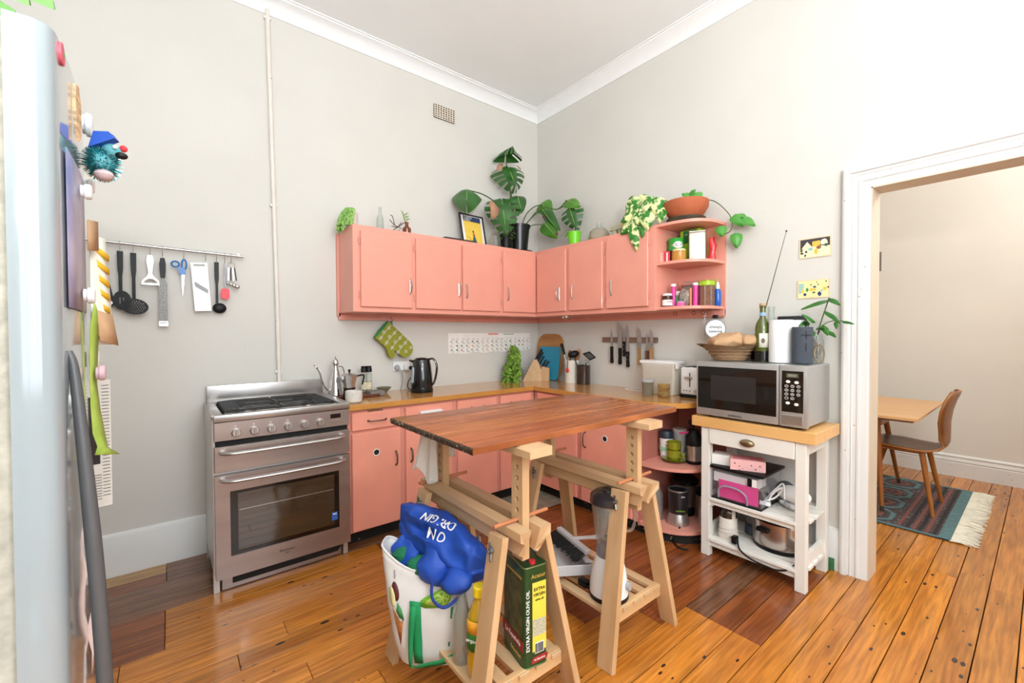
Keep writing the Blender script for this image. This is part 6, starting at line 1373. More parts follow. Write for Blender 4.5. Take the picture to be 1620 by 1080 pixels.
decal('leaf_print', [(-.55, .40), (-.42, .385), (-.36, .35), (-.52, .352), (-.62, .368)], mat('leaf_print', '3A8A4A', .7), .0045)
decal('lime_print', [(.12+.17*cos(q), .425+.032*sin(q)) for q in [k*2*pi/18 for k in range(18)]], mat('lime_rind', '7CB82A', .7), .004)
decal('lime_print', [(.12+.13*cos(q), .425+.025*sin(q)) for q in [k*2*pi/18 for k in range(18)]], mat('lime_flesh', 'C9DE6A', .7), .005)
for k in range(7): q0 = k*2*pi/7; decal('lime_segment', [(.12+.02*cos(q0), .425+.004*sin(q0)), (.12+.11*cos(q0-.28), .425+.021*sin(q0-.28)), (.12+.11*cos(q0+.28), .425+.021*sin(q0+.28))], MATS['lime_rind'], .006)
decal('stem_print', [(.30, .385), (.36, .385), (.34, .24), (.29, .24)], MATS['leaf_print'])
gh = mat('green_webbing', '128A4E', .75, var=.08, bump=.2, bscale=60)
b = MB(); b.grid([[bagface(-.20, z, .006+.004*(z < .25)), bagface(-.04, z, .006+.006*(z < .25))] for z in (.43, .38, .33, .28, .23, .19)]); b.build('handle', gh, t, world=True, solid=.0025)
b = MB(); b.grid([[bagface(-.34+.16*(1-i/6), .42-.038*i, .012+.003*i), bagface(-.23+.16*(1-i/6), .42-.038*i, .014+.003*i)] for i in range(7)] + [[bagface(-.2+.16*i, .185+.004*i, .03), bagface(-.2+.16*i, .205+.006*i, .034)] for i in range(1, 6)]); b.build('handle', gh, t, world=True, solid=.0025)
b = MB(); b.tube([bagface(-.6, .50, .004), bagface(-.58, .485, .01), bagface(-.6, .475, .008)], .0025, n=5); b.build('zip_pull', grey_m, t, world=True)
o = MB(); o.ell(BC+V(-.06, .08, .455), (.045, .045, .04), n=14); o.ell(BC+V(-.03, .0, .44), (.06, .05, .035), n=14); crumple(o, .01, 15, 3); o = o.build('green_bag', mat('green_nonwoven', '17724A', .8, var=.1)); tag(o, 'green folded bag poking out inside the white shopping bag', 'bag')
# blue cooler bag slumped in the top of the tote
t = T('blue_bag', 'royal blue fabric bag with white letters slumped on the shopping bag', 'bag', (-1.95, -1.62, .46))
from mathutils import noise as _nz
def bluept(a, s):
    """s 0..1 from the far-left end to the near-right end under the beam"""
    c = V(-2.035, -1.50, .545)*(1-s)+V(-1.915, -1.86, .475)*s
    w_ = .080*(sin(pi*min(1, max(.0, s*.86+.10)))**.5); h_ = .095*(sin(pi*min(1, max(.0, s*.8+.14)))**.45)
    ca, sa = cos(a), sin(a); x = w_*(abs(ca)**.8)*(1 if ca > 0 else -1); y = h_*(abs(sa)**.8)*(1 if sa > 0 else -1)
    p = c + V(-.85, -.50, .12)*x + V(0, 0, 1)*y
    n = _nz.noise_vector(p*9)*.020 + _nz.noise_vector(p*24)*.007; n += V(-.5, -.6, .5)*(.024*(1-abs(_nz.noise(V(p.x*15, p.y*6, p.z*15)))*2.6))
    return p+n
P = [[bluept(a, i/44) for a in [q*2*pi/72 for q in range(72)]] for i in range(45)]
b = MB(); b.grid(P, closed_u=True); b.bm.verts.ensure_lookup_table(); b.bm.faces.new([b.bm.verts[i] for i in range(72)]); b.bm.faces.new([b.bm.verts[i] for i in range(44*72, 45*72)])
blue_m = mat('royal_blue_fabric', '1747A6', .6, var=.12, scale=6, bump=.25, bscale=35); from mathutils.bvhtree import BVHTree
bvh = BVHTree.FromBMesh(b.bm)
b.build('body', blue_m, t, world=True, smooth=70)
b = MB(); b.ell((-2.015, -1.70, .455), (.060, .075, .070), n=48); b.ell((-2.075, -1.585, .465), (.04, .06, .065), n=36); b.ell((-1.99, -1.80, .44), (.05, .06, .05), n=36); crumple(b, .026, 11, 6); crumple(b, .012, 26, 9); b.build('folded_flap', blue_m, t, world=True)
Mb = frame((-2.025, -1.665, .588), (.40, -.86, -.05), (.65, .25, .62)); Mb = Mb @ Matrix.Rotation(pi, 4, 'Z')
text_on('ORIGIN', Mb @ Matrix.Translation((-.045, -.005, 0)), .046, white_m, t, bvh, sx=.85); text_on('ON', Mb @ Matrix.Translation((-.05, .036, 0)), .046, white_m, t, bvh, sx=.95)
MB().tube(spline([(-1.93, -1.78, .52), (-1.965, -1.815, .47), (-1.985, -1.82, .40), (-2.04, -1.80, .355), (-2.065, -1.76, .37), (-2.06, -1.75, .42), (-2.03, -1.765, .44)], 7), .0055, n=6, flat=.4).build('strap', mat('navy_strap', '1E3A86', .7), t, world=True)
# tea towel under the far corner of the table
t = T('tea_towel', 'cream waffle tea towel hanging over the far post of the left trestle', 'towel', (-1.92, -1.47, .66))
tw = mat('waffle_towel', 'D8CFC2', .9, var=.05, scale=20, bump=.8, bscale=140)
def flap(x0, x1, zt, zl, zr, y, amp, ph):
    b = MB(); P = []
    for i in range(13):
        u = i/12; row = []
        for j in range(15):
            v = j/14; x = x0+(x1-x0)*v; zb = zl+(zr-zl)*v+.02*sin(v*7+ph)
            z = zt+(zb-zt)*u; row.append(V(x-.02*u*(1-v)*2, y+amp*sin(v*11+ph)*(.3+.7*u)-.008*u, z))
        P.append(row)
    return b.grid(P)
flap(-1.985, -1.925, .872, .735, .665, -1.528, .010, 0).build('left_flap', tw, t, world=True, solid=.003)
flap(-1.90, -1.80, .872, .775, .715, -1.455, .010, 1.4).build('right_flap', tw, t, world=True, solid=.003)
MB().box((-1.90, -1.492, .873), (.17, .075, .005), bev=.002).build('fold_over', tw, t, world=True)

# ------------------------------------------------------------------ utensil rail on the left wall
t = T('utensil_rail', 'steel hanging rail for utensils on the left wall', 'rail', (-2.72, 0, 1.70))
MB().cyl((-3.10, -.045, 1.727), (-2.384, -.045, 1.712), .0075, n=14).build('rod', satin_m, t, world=True)
for x in (-3.07, -2.41): MB().tube([(x, 0, 1.725), (x, -.045, 1.722)], .006, n=8).build('bracket', satin_m, t, world=True)
def rz(x): return 1.727-.015*(x+3.10)/.716
def hung(name, label, cat, x):
    t = T(name, label, cat, (x, -.045, 1.40), 0, 'utensils hanging on the wall rail')
    z = rz(x); MB().tube(spline([(x, -.036, z-.006), (x, -.037, z+.007), (x, -.045, z+.0105), (x, -.055, z+.006), (x, -.056, z-.02), (x, -.052, z-.042), (x, -.046, z-.046)], 4), .0018, n=6).build('hook', satin_m, t, world=True)
    return t
ym = -.046
def shaft(t, x, z0, z1, w0, w1, m_=black_m, th=.012): return MB().prism([(-w0, 0), (w0, 0), (w0*.9, -.09), (w1, -.13), (w1, z1-z0), (-w1, z1-z0), (-w1, -.13), (-w0*.9, -.09)], th, M=frame((x, ym+.006, z0), (1, 0, 0), (0, 0, 1))).build('handle', m_, t, world=True)
t = hung('tongs', 'long black tool nearest the fridge, leftmost on the utensil rail', 'utensil', -3.00)
MB().prism([(-.008, 0), (.008, 0), (.008, -.10), (.03, -.22), (.036, -.27), (.012, -.29), (-.008, -.26), (-.002, -.2)], .012, M=frame((-2.985, ym+.006, 1.675), (1, 0, 0), (0, 0, 1))).build('arm', black_m, t, world=True); MB().cyl((-2.965, ym, 1.415), (-2.965, ym-.012, 1.415), .010, n=14).build('rivet', satin_m, t, world=True)
t = hung('slotted_spoon', 'black slotted spoon partly behind the skimmer', 'spoon', -2.925); shaft(t, -2.925, 1.682, 1.47, .012, .007)
Ms_ = frame((-2.92, ym+.004, 1.43), (1, 0, 0), (0, 0, 1)); MB().prism([(.036*cos(q), .05*sin(q)) for q in [k*2*pi/24 for k in range(24)]], .006, M=Ms_, holes=[[(x-.003, -.02), (x+.003, -.02), (x+.003, .015), (x-.003, .015)] for x in (-.008, .005)]).build('bowl', black_m, t, world=True)
t = hung('skimmer', 'black round skimmer full of small holes', 'skimmer', -2.874); shaft(t, -2.874, 1.678, 1.44, .012, .007)
hs = []
for i in range(-4, 5):
    for j in range(-3, 4):
        x, y = i*.0105+(.005 if j % 2 else 0), j*.0095
        if (x/.05)**2+(y/.034)**2 < .8: hs.append([(x+.0026*cos(q), y+.0026*sin(q)) for q in [k*2*pi/6 for k in range(6)]])
MB().prism([(.056*cos(q), .041*sin(q)) for q in [k*2*pi/28 for k in range(28)]], .006, M=frame((-2.872, ym-.006, 1.400), (1, 0, -.12), (.12, 0, 1)), holes=hs).build('disc', black_m, t, world=True)
t = hung('peeler', 'white Y-shaped vegetable peeler', 'peeler', -2.807); Mq = frame((-2.807, ym+.004, 1.675), (1, 0, 0), (0, 0, 1))
MB().prism([(-.010, 0), (.010, 0), (.016, -.03), (.011, -.07), (.008, -.10), (.02, -.118), (.036, -.135), (.038, -.16), (.03, -.16), (.026, -.14), (.012, -.128), (-.006, -.126), (-.022, -.138), (-.030, -.155), (-.038, -.155), (-.034, -.135), (-.014, -.112), (-.008, -.095), (-.011, -.07), (-.016, -.03)], .009, M=Mq).build('body', white_m, t, world=True)
MB().box((0, -.153, .005), (.07, .009, .003), M=Mq).build('blade', satin_m, t, world=True)
t = hung('grater', 'long fine steel grater with a black handle', 'grater', -2.756); Mq = frame((-2.756, ym+.004, 1.664), (1, 0, 0), (0, 0, 1))
MB().prism(spl2 if False else [(-.009, 0), (.009, 0), (.014, -.03), (.013, -.07), (.010, -.105), (-.010, -.105), (-.013, -.07), (-.014, -.03)], .016, M=Mq).build('handle', black_m, t, world=True)
MB().prism([(-.006, -.105), (.006, -.105), (.018, -.135), (.018, -.34), (-.018, -.34), (-.018, -.135)], .004, M=Mq).build('blade', mat('grater_steel', '8C8A88', .55, .5, var=.35, scale=160), t, world=True)
MB().prism([(-.019, -.338), (.019, -.338), (.019, -.365), (-.019, -.365)], .006, M=Mq, holes=[[(-.015, -.345), (.015, -.345), (.015, -.349), (-.015, -.349)]]).build('end_cap', satin_m, t, world=True)
t = hung('scissors', 'blue-handled kitchen scissors hanging on the wall rail', 'scissors', -2.665); Mq = frame((-2.668, ym+.004, 1.668), (1, 0, 0), (0, 0, 1)); bl = mat('scissor_blue', '2A6FB8', .35)
MB().tube([Mq @ V(.004+.013*cos(q)*.8-.0, -.03+.028*sin(q), .003) for q in [k*2*pi/18 for k in range(18)]], .0045, n=6, closed=True).build('grip', bl, t, world=True)
MB().tube([Mq @ V(-.034+.017*cos(q), -.03+.015*sin(q), .003) for q in [k*2*pi/18 for k in range(18)]], .0045, n=6, closed=True).build('grip', bl, t, world=True)
MB().prism([(-.03, -.042), (-.02, -.05), (.0, -.045), (.008, -.055), (.01, -.085), (-.012, -.088), (-.02, -.07)], .008, M=Mq).build('shank', bl, t, world=True)
MB().prism([(-.008, -.085), (.006, -.085), (.003, -.13), (-.004, -.20), (-.008, -.13)], .003, M=Mq).build('blade', chrome_m, t, world=True); MB().cyl(Mq @ V(0, -.098, .001), Mq @ V(0, -.098, .006), .003, n=8).build('pivot', satin_m, t, world=True)
t = hung('mandoline', 'white plastic mandoline slicer hanging at a slant', 'slicer', -2.568); Mq = frame((-2.585, ym-.002, 1.655), (1, 0, .28), (-.28, 0, 1)) @ Matrix.Rotation(0, 4, 'Z'); Mq = frame((-2.598, ym+.004, 1.655), (.965, 0, .06), (-.30, 0, 1))
MB().prism([(-.038, 0), (.038, 0), (.038, -.27), (-.038, -.27)], .008, M=Mq, holes=[[(-.026, -.008), (.026, -.008), (.026, -.02), (-.026, -.02)], [(-.028, -.105), (.03, -.15), (.03, -.165), (-.028, -.125)]]).build('frame', white_m, t, world=True)
MB().prism([(-.027, -.108), (.029, -.152), (.029, -.172), (-.027, -.132)], .003, M=Mq @ Matrix.Translation((0, 0, .0075))).build('blade', mat('slicer_blade', '8E9093', .5, .2), t, world=True)
for s in (-1, 1): MB().prism([(s*.038, 0), (s*.033, 0), (s*.033, -.27), (s*.038, -.27)], .004, M=Mq @ Matrix.Translation((0, 0, .008))).build('side_ridge', white_m, t, world=True)
t = hung('ladle', 'black ladle half hidden behind the mandoline and red spatula', 'ladle', -2.516); Mq = frame((-2.516, ym+.012, 1.667), (1, 0, .0), (-.06, 0, 1)); MB().prism([(-.011, 0), (.011, 0), (.010, -.09), (.006, -.13), (.006, -.24), (-.006, -.24), (-.006, -.13), (-.010, -.09)], .010, M=Mq).build('handle', black_m, t, world=True); MB().ell(Mq @ V(.012, -.262, .0), (.034, .016, .03), n=18).build('bowl', black_m, t, world=True)
t = hung('spatula', 'red silicone spatula with a clear handle', 'spatula', -2.478); MB().cyl((-2.478, ym-.008, 1.66), (-2.478, ym-.008, 1.52), .006, n=10).build('handle', glass('acrylic', 'E6E6EC', .3), t, world=True); MB().prism(rrect(.042, .062, .014), .012, M=frame((-2.478, ym-.004, 1.487), (1, 0, 0), (0, 0, 1))).build('blade', red_m, t, world=True)
t = hung('measuring_spoons', 'ring of small measuring spoons at the right end of the rail', 'spoon', -2.447)
MB().tube([V(-2.445+.018*cos(q), ym-.006, 1.655+.018*sin(q)) for q in [k*2*pi/18 for k in range(18)]], .0013, n=5, closed=True).build('ring', satin_m, t, world=True)
for k in range(4):
    x = -2.458+.009*k; MB().bar((x, ym-.006-.004*k, 1.64), (x+.004*(k-1), ym-.006-.004*k, 1.565), .006, .003, up=(0, 1, 0)).build('handle', black_m if k % 2 else satin_m, t, world=True); MB().ell((x+.006*(k-1), ym-.008-.004*k, 1.55-.006*k), (.010+.001*k, .008, .010+.001*k), n=12).build('bowl', satin_m, t, world=True)

# ------------------------------------------------------------------ fridge
t = T('fridge', 'tall white fridge with bowed door and long dark grey handle', 'fridge', (-3.1, -1.9, 0))
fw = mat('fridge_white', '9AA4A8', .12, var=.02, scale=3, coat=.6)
MB().box((-3.20, -1.9, .835), (.57, .6, 1.65), bev=.01, seg=2).build('body', mat('fridge_side', 'DAD8D2', .45, var=.03), t, world=True)
b = MB(); P = []
def fsurf(y): return -2.849-.2*(y+2.1)**2
ys_ = [-2.175+.565*i/24 for i in range(25)]
prof_ = [(-2.895, -2.207), (-2.872, -2.208), (-2.861, -2.205), (-2.854, -2.197), (-2.851, -2.187)] + [(fsurf(y), y) for y in ys_] + [(-2.915, -1.6)]
b.grid([[V(x, y, z) for x, y in prof_] for z in (.06, 1.657)], closed_u=True); b.bm.verts.ensure_lookup_table(); n_ = len(prof_); b.bm.faces.new([b.bm.verts[i] for i in range(n_)]); b.bm.faces.new([b.bm.verts[i] for i in range(n_, 2*n_)])
door_o = b.build('door', fw, t, world=True)
MB().box((-2.905, -1.9, .855), (.03, .585, 1.56)).build('door_seal', mat('old_seal', 'B5B0A2', .8, var=.2, scale=60), t, world=True)
hp = [(1.228, .000), (1.20, .005), (1.10, .012), (.95, .021), (.80, .028), (.65, .032), (.50, .032), (.35, .026), (.18, .012), (.10, .0)]
MB().tube(spline([(fsurf(-2.15)+o_, -2.15, z_) for z_, o_ in hp], 8), [.004+.0055*min(1, q/24) for q in range(73)], n=12).build('handle', mat('handle_grey', '5E5F61', .4, .3), t, world=True)
def stuck(nm, lab, cat, pts, m_, th=.0012, g=None):
    """thin sheet held to the door: rows of (x offset from the door, y, z)"""
    t = T(nm, lab, cat, (fsurf(pts[0][0][1])+pts[0][0][0], pts[0][0][1], min(r[0][2] for r in pts)), 0, g)
    b = MB(); b.grid([[V(fsurf(y)+o, y, z) for o, y, z in row] for row in pts]); b.build('sheet', m_, t, world=True, solid=th); return t
stuck('photo_card', 'large blue-violet photo card on the fridge door', 'photo', [[(.003, -2.16+.18*k, z) for k in (0, .33, .66, 1)] for z in (1.515, 1.44, 1.36, 1.29)], mat('photo_blue', '6F739A', .4, col2='B7A7B4', scale=7))
def magnet(lab, y, z, r_, m_, off=.0, g='round magnets on the fridge'):
    x = fsurf(y)+off; t = T('magnet', lab, 'magnet', (x, y, z), 0, g)
    MB().lathe([(0, 0), (r_*.8, 0), (r_*.8, .004), (r_, .005), (r_, .011), (r_*.8, .013), (0, .013)], n=20, M=frame((x, y, z), (0, 1, 0), (0, 0, 1))).build('magnet', m_, t, world=True)
magnet('white round magnet on the upper part of the blue photo', -2.06, 1.48, .012, white_m, .006)
magnet('white round magnet on the lower part of the blue photo', -2.05, 1.315, .013, white_m, .006)
magnet('large white magnet above the tinsel bird', -1.95, 1.625, .020, white_m, .002)
magnet('white magnet just right of the blue photo, high', -1.90, 1.53, .013, white_m, .002)
magnet('white magnet holding the top of the green leaf paper', -1.88, 1.205, .018, white_m, .003)
magnet('pinkish magnet on the green leaf paper', -1.92, 1.18, .014, mat('pink_magnet', 'D8B4BC', .4), .012)
t = T('magnet', 'red and green watermelon slice magnet at the top of the door', 'magnet', (-2.878, -2.045, 1.70-.05)); MB().lathe([(0, 0), (.015, 0), (.015, .004), (0, .005)], n=18, M=frame((-2.8505, -2.165, 1.64), (0, 1, 0), (0, 0, 1))).build('rind', mat('melon_red', 'D85A6A', .5), t, world=True); MB().lathe([(0, 0), (.007, 0), (0, .002)], n=12, M=frame((-2.8465, -2.165, 1.64), (0, 1, 0), (0, 0, 1))).build('centre', mat('melon_green', '7FA85A', .5), t, world=True)
t = T('feather_magnet', 'striped brown feather shaped magnet on the fridge door', 'magnet', (-2.87, -1.96, 1.6)); MB().prism([(-.006, .05), (.004, .052), (.012, .02), (.010, -.04), (.004, -.055), (-.006, -.03), (-.010, .01)], .004, M=frame((fsurf(-2.07)+.002, -2.07, 1.60), (.10, 1, 0), (0, 0, 1)) @ Matrix.Diagonal((1.4, .8, 1, 1))).build('feather', mat('feather', 'D0AE86', .7, var=.5, scale=40, stretch=(1, 1, 4)), t, world=True)
t = T('tinsel_bird', 'fluffy teal and silver tinsel bird in a blue cap on the fridge', 'ornament', (-2.835, -1.90, 1.42))
b = MB(); rr = random.Random(21)
ctr = V(-2.826, -1.97, 1.555)
tin = [MB(), MB()]
for i in range(620):
    d = V(rr.gauss(0, 1), rr.gauss(0, 1), rr.gauss(0, 1)).normalized(); p = ctr+V(d.x*.017, d.y*.030, d.z*.020); q = p+V(d.x*.011, d.y*.014, d.z*.011)
    tin[i % 2].tube([p, q], [.0012, .0004], n=3)
tin[0].build('silver_tinsel', chrome_m, t, world=True, kind='stuff'); tin[1].build('teal_tinsel', mat('teal_tinsel', '2FA3A8', .3, .5), t, world=True, kind='stuff')
MB().ell(ctr, (.019, .032, .022), n=16).build('body', mat('teal_fluff', '5FA8B0', .8, var=.3, scale=50), t, world=True)
MB().ell((-2.812, -1.985, 1.575), (.014, .018, .014), n=14).build('head', mat('teal_fluff', '5FA8B0'), t, world=True)
MB().prism([(-.022, -.012), (.018, -.004), (.014, .008), (-.006, .012)], .02, M=frame((-2.818, -1.988, 1.590), (.9, -.3, .3), (-.2, 0, 1))).build('cap', mat('cap_blue', '1F4FB0', .6), t, world=True)
MB().ell((-2.798, -1.998, 1.567), (.009, .007, .006), n=10).build('beak', black_m, t, world=True); MB().ell((-2.806, -2.005, 1.578), .0035, n=8).build('eye', white_m, t, world=True)
MB().ell((-2.796, -1.985, 1.584), (.006, .006, .006), n=8).build('pompom', red_m, t, world=True); MB().ell((-2.822, -1.99, 1.530), (.014, .016, .010), n=12).build('foot', mat('foot_pink', 'C9B0B0', .7), t, world=True)
stuck('brown_note', 'crumpled pale brown paper scrap by the rail end on the fridge', 'paper', [[(.006+.012*k, -1.96+.06*k, z+.01*k) for k in (0, 1)] for z in (1.455, 1.43, 1.40)], kraft)
t = stuck('striped_bag', 'paper bag with yellow and white stripes hanging off the fridge edge', 'paper bag', [[(.006+.022*k+.010*(i/4)*k, -1.90+.04*k, 1.44-.052*i) for k in (0, .33, .66, 1)] for i in range(5)], mat('striped_paper', 'F4F0E2', .7, var=.02))
b = MB()
for i in range(6):
    z = 1.425-.026*i; b.grid([[V(fsurf(-1.89)+.010, -1.89, z-.012), V(fsurf(-1.87)+.032, -1.865, z-.030)], [V(fsurf(-1.89)+.010, -1.89, z), V(fsurf(-1.87)+.032, -1.865, z-.018)]])
b.build('yellow_stripes', mat('stripe_yellow', 'F2C22E', .6), t, world=True, solid=.0022, kind='stuff')
stuck('bag_tail', 'crumpled brown tail of the striped bag below the rail', 'paper', [[(.010+.026*k+.004*i, -1.90+.03*k, 1.30-.03*i-.01*k) for k in (0, 1)] for i in range(3)], kraft)
lg = mat('lime_paper', 'B9CC62', .6, col2='90AE3A', scale=20)
stuck('leaf_paper', 'long lime green leaf-shaped paper curling off the fridge', 'paper', [[(.004+o, -1.93, z), (.004+o+w_, -1.90, z-.01)] for o, w_, z in ((.008, .002, 1.31), (.002, .010, 1.27), (.0, .010, 1.22), (.0, .008, 1.17), (.0, .012, 1.12), (.002, .016, 1.07), (.008, .014, 1.045), (.004, .034, 1.03))], lg)
t = T('newspaper', 'folded newspaper page clipped to the fridge', 'newspaper', (-2.86, -1.70, .865)); Mnp = frame((-2.868, -1.70, 1.008), (1, .25, 0), (0, 0, 1))
MB().box((0, 0, 0), (.052, .285, .003), M=Mnp).build('page', mat('newsprint', 'D9D2C8', .85, var=.04), t, world=True)
MB().box((-.006, .03, .002), (.026, .15, .001), M=Mnp).build('photo', mat('news_photo', '2E2824', .8, var=.5, scale=40), t, world=True)
b = MB()
for i in range(34): b.box((.017, .13-.0075*i, .002), (.012, .0012, .0008), M=Mnp)
for i in range(10): b.box((-.004, -.07-.006*i, .002), (.026, .0012, .0008), M=Mnp)
b.build('columns_of_print', mat('news_ink', '55504A', .9), t, world=True, kind='stuff')
stuck('ruffled_paper', 'pale pink ruffled paper hanging low on the fridge door', 'paper', [[(.002+.004*sin(i*2.2), -2.02, .93-.036*i), (.006+.003*sin(i*1.7)+.014*sin(pi*i/7), -1.98, .93-.036*i)] for i in range(8)], mat('pink_ruffle', 'E6CFC9', .7, var=.1, scale=30, bump=.6))
o = MB().tube(spline([(-2.845, -2.0, .72), (-2.840, -2.0, .60), (-2.841, -2.0, .48), (-2.843, -2.0, .38), (-2.842, -2.0, .25), (-2.83, -2.0, .10), (-2.81, -2.0, .004)], 6), .0022, n=6).build('string', white_m); tag(o, 'thin white cord hanging down the front of the fridge', 'cord')
t = T('shelf_plant', 'broad green leaved plant on top of the fridge', 'potted plant', (-3.06, -2.02, 1.662))
MB().lathe([(0, 0), (.06, 0), (.08, .10), (.085, .10), (.085, .12), (.075, .12), (.07, .09), (0, .09)], n=24).build('pot', white_m, t)
fl = lcol('fridge_plant', '3E7A2E', '86B35A')
for k, (bp, tp, w_) in enumerate((((.03, -.05, .10), (.16, -.10, .065), .07), ((.03, -.08, .09), (.13, -.15, .05), .07), ((.03, -.05, .12), (.17, -.09, .10), .07), ((.03, -.09, .07), (.11, -.17, .035), .06), ((.02, -.10, .10), (.10, -.17, .08), .07), ((.0, -.08, .08), (.06, -.18, .045), .06), ((.04, -.03, .13), (.19, -.06, .12), .06))):
    b = MB(); leafmesh(b, bp, tp, (.3, -.6, .7), w_, heart=0, cup=.2, droop=.15, nu=8, nv=2, blunt=.7); b.build('leaf', fl, t)

# ------------------------------------------------------------------ dining room
t = T('dining_table', 'light veneer dining table with splayed brown legs in the next room', 'table', (1.4, -2.2, 0))
tv = mat('beech_veneer', 'D9A873', .35, col2='CF9A62', scale=3, stretch=(6, 1, 1)); tl = mat('teak_leg', '9A5A26', .35, var=.12, scale=5)
MB().box((1.43, -2.34, .700), (1.08, .37, .018), bev=.002).build('table_top', tv, t, world=True); MB().box((1.43, -1.86, .700), (1.08, .585, .018), bev=.002).build('table_leaf', tv, t, world=True)
MB().box((1.43, -2.1, .685), (1.05, .80, .012)).build('edge_band', mat('dark_edge', '6A3A1A', .5), t, world=True)
MB().box((1.43, -2.05, .65), (.80, .55, .06)).build('apron', tl, t, world=True)
MB().box((1.22, -2.44, .672), (.03, .06, .02)).build('slide_block', tl, t, world=True)
for (a, b_) in (((1.17, -2.27, .68), (1.11, -2.32, .0)), ((1.72, -2.2, .68), (1.96, -2.27, 0)), ((1.17, -1.78, .68), (1.09, -1.66, 0)), ((1.72, -1.78, .68), (1.96, -1.66, 0))):
    a = V(*a); b_ = V(*b_); lg_ = MB().tube([a, b_+(a-b_)*.07], [.022, .012], n=14).build('leg', tl, t, world=True); MB().tube([b_+(a-b_)*.07, b_], [.0122, .011], n=14).build('foot', mat('dark_foot', '3E3230', .5), lg_, world=True)
t = T('dining_chair', 'bent plywood dining chair with round tapered legs in the next room', 'chair', (1.46, -2.40, 0))
ply = mat('ply_walnut', '8A5A34', .35, col2='74492A', scale=3, stretch=(5, 5, .8)); edge = mat('ply_edge', 'A8682E', .4, var=.1)
P = []; cx = 1.42
rowsy = [(-2.20, .437, .19), (-2.24, .444, .205), (-2.34, .442, .215), (-2.44, .434, .21), (-2.52, .432, .19), (-2.57, .445, .165), (-2.600, .475, .14), (-2.612, .52, .125), (-2.612, .57, .14), (-2.612, .64, .185), (-2.622, .72, .21), (-2.64, .79, .20), (-2.655, .83, .165), (-2.662, .855, .11)]
for y, z, w_ in rowsy:
    P.append([V(cx+w_*v*.92, y+(.035*v*v if z > .5 else 0), z+(.012*v*v if z < .5 else 0)) for v in [-1+.25*j for j in range(9)]])
b = MB(); b.grid(P); sh = b.build('seat_shell', ply, t, world=True, solid=.013, smooth=60)
sh.data.materials.append(edge); sh.modifiers['thickness'].material_offset_rim = 1
for (a, b_) in (((1.30, -2.49, .435), (1.26, -2.555, 0)), ((1.54, -2.49, .435), (1.66, -2.555, 0)), ((1.30, -2.27, .435), (1.24, -2.14, 0)), ((1.54, -2.27, .435), (1.66, -2.14, 0))):
    MB().tube([a, b_], [.018, .011], n=14).build('leg', mat('chair_leg', 'A8662A', .35, var=.12, scale=5), t, world=True)
MB().box((1.42, -2.38, .422), (.26, .26, .022), bev=.005).build('seat_frame', edge, t, world=True)
t = T('rug', 'worn dark red and teal patterned rug with cream fringe under the chair', 'rug', (1.5, -2.2, .004))
rug_m = mat('rug_ground', '5A4744', .95, col2='332D31', scale=55, bump=.4, bscale=200, specks=(48., .32, '6F7E80')); teal = mat('rug_teal', '587679', .95, var=.2, scale=50, bump=.4, bscale=200); dk = mat('rug_dark', '2E2628', .95, var=.4, scale=80)
RX0, RX1, RYE = .885, 2.13, -2.675
MB().box(((RX0+RX1)/2, (RYE-1.3)/2, .005), (RX1-RX0, -RYE-1.3, .008)).build('ground', rug_m, t, world=True)
MB().box(((RX0+RX1)/2, RYE+.028, .0075), (RX1-RX0, .056, .006)).build('teal_end', teal, t, world=True)
MB().box((RX0+.012, (RYE-1.3)/2, .0078), (.024, -RYE-1.3, .005)).build('teal_edge', teal, t, world=True); MB().box((RX1-.012, (RYE-1.3)/2, .0078), (.024, -RYE-1.3, .005)).build('teal_edge', teal, t, world=True)
for k, yy_ in enumerate((RYE+.075, RYE+.11, RYE+.14, RYE+.17, RYE+.20, RYE+.24)): MB().box(((RX0+RX1)/2, yy_, .0078), (RX1-RX0-.06, .018, .005)).build('border_band', dk if k % 2 == 0 else mat('rug_rust', '7A4A42', .95, var=.3, scale=90), t, world=True)
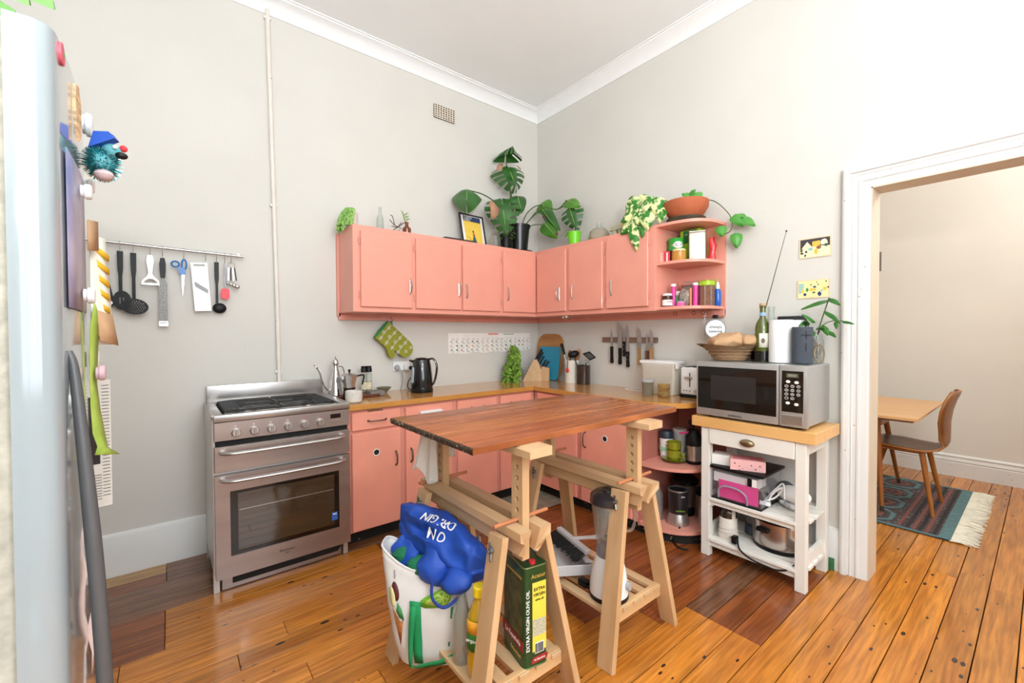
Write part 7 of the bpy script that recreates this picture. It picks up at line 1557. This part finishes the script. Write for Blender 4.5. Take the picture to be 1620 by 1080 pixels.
for i in range(4):
    for j in range(3):
        cx_ = RX0+.17+.30*i; cy_ = RYE+.40+.27*j
        oc = [(x*.13, y*.13) for x, y in ((1, .45), (.55, .9), (-.55, .9), (-1, .45), (-1, -.45), (-.55, -.9), (.55, -.9), (1, -.45))]
        md_ = MB().prism(oc, .003, M=Matrix.Translation((cx_, cy_, .0085)), holes=[[(x*.82, y*.80) for x, y in oc]]).build('medallion', teal, t, world=True)
        MB().prism([(x*.5, y*.5) for x, y in oc], .003, M=Matrix.Translation((cx_, cy_, .0084)), holes=[[(x*.3, y*.3) for x, y in oc]]).build('medallion_heart', MATS['rug_rust'], t, world=True)
b = MB(); rr = random.Random(31)
for i in range(330):
    x = RX0+(RX1-RX0)*i/329+rr.uniform(-.004, .004); l_ = .085+.035*rr.random(); dx = rr.uniform(-.02, .02)
    b.tube([(x, RYE+.004, .007), (x+dx*.5, RYE-l_*.5, .009+.006*rr.random()), (x+dx, RYE-l_, .004)], [.003, .0028, .0016], n=4)
b.build('fringe', mat('fringe_cream', 'E4DDCB', .95, var=.1), t, world=True, kind='stuff')
# kitchen pendant added to stand for bounced flash; dining lamp (both overhead, unseen)
for lb, p, zc in (('added white pendant hanging behind the camera to light the kitchen', (-2.2, -3.95, 2.55), 3.30), ('white pendant lamp of the dining room', (1.2, -3.6, 2.95), 3.27)):
    t = T('unseen_pendant', lb, 'light', p); MB().cyl((0, 0, 0), (0, 0, .05), .02, n=12).build('socket', white_m, t); MB().cyl((0, 0, .05), (0, 0, zc-p[2]), .003, n=6).build('flex', white_m, t); MB().cyl((0, 0, zc-p[2]-.02), (0, 0, zc-p[2]), .05, n=16).build('ceiling_rose', white_m, t)
t = T('added_uplighter', 'added white uplighter standing behind the camera to brighten the ceiling', 'lamp', (-2.95, -4.1, 0))  # unseen lamp body added to go with the ceiling fill light
MB().lathe([(0, 0), (.14, 0), (.14, .02), (.02, .03), (.014, .04), (.014, 1.62), (.03, 1.64), (.16, 1.74), (.165, 1.745), (.155, 1.742), (.03, 1.66), (0, 1.65)], n=32).build('stand', white_m, t)
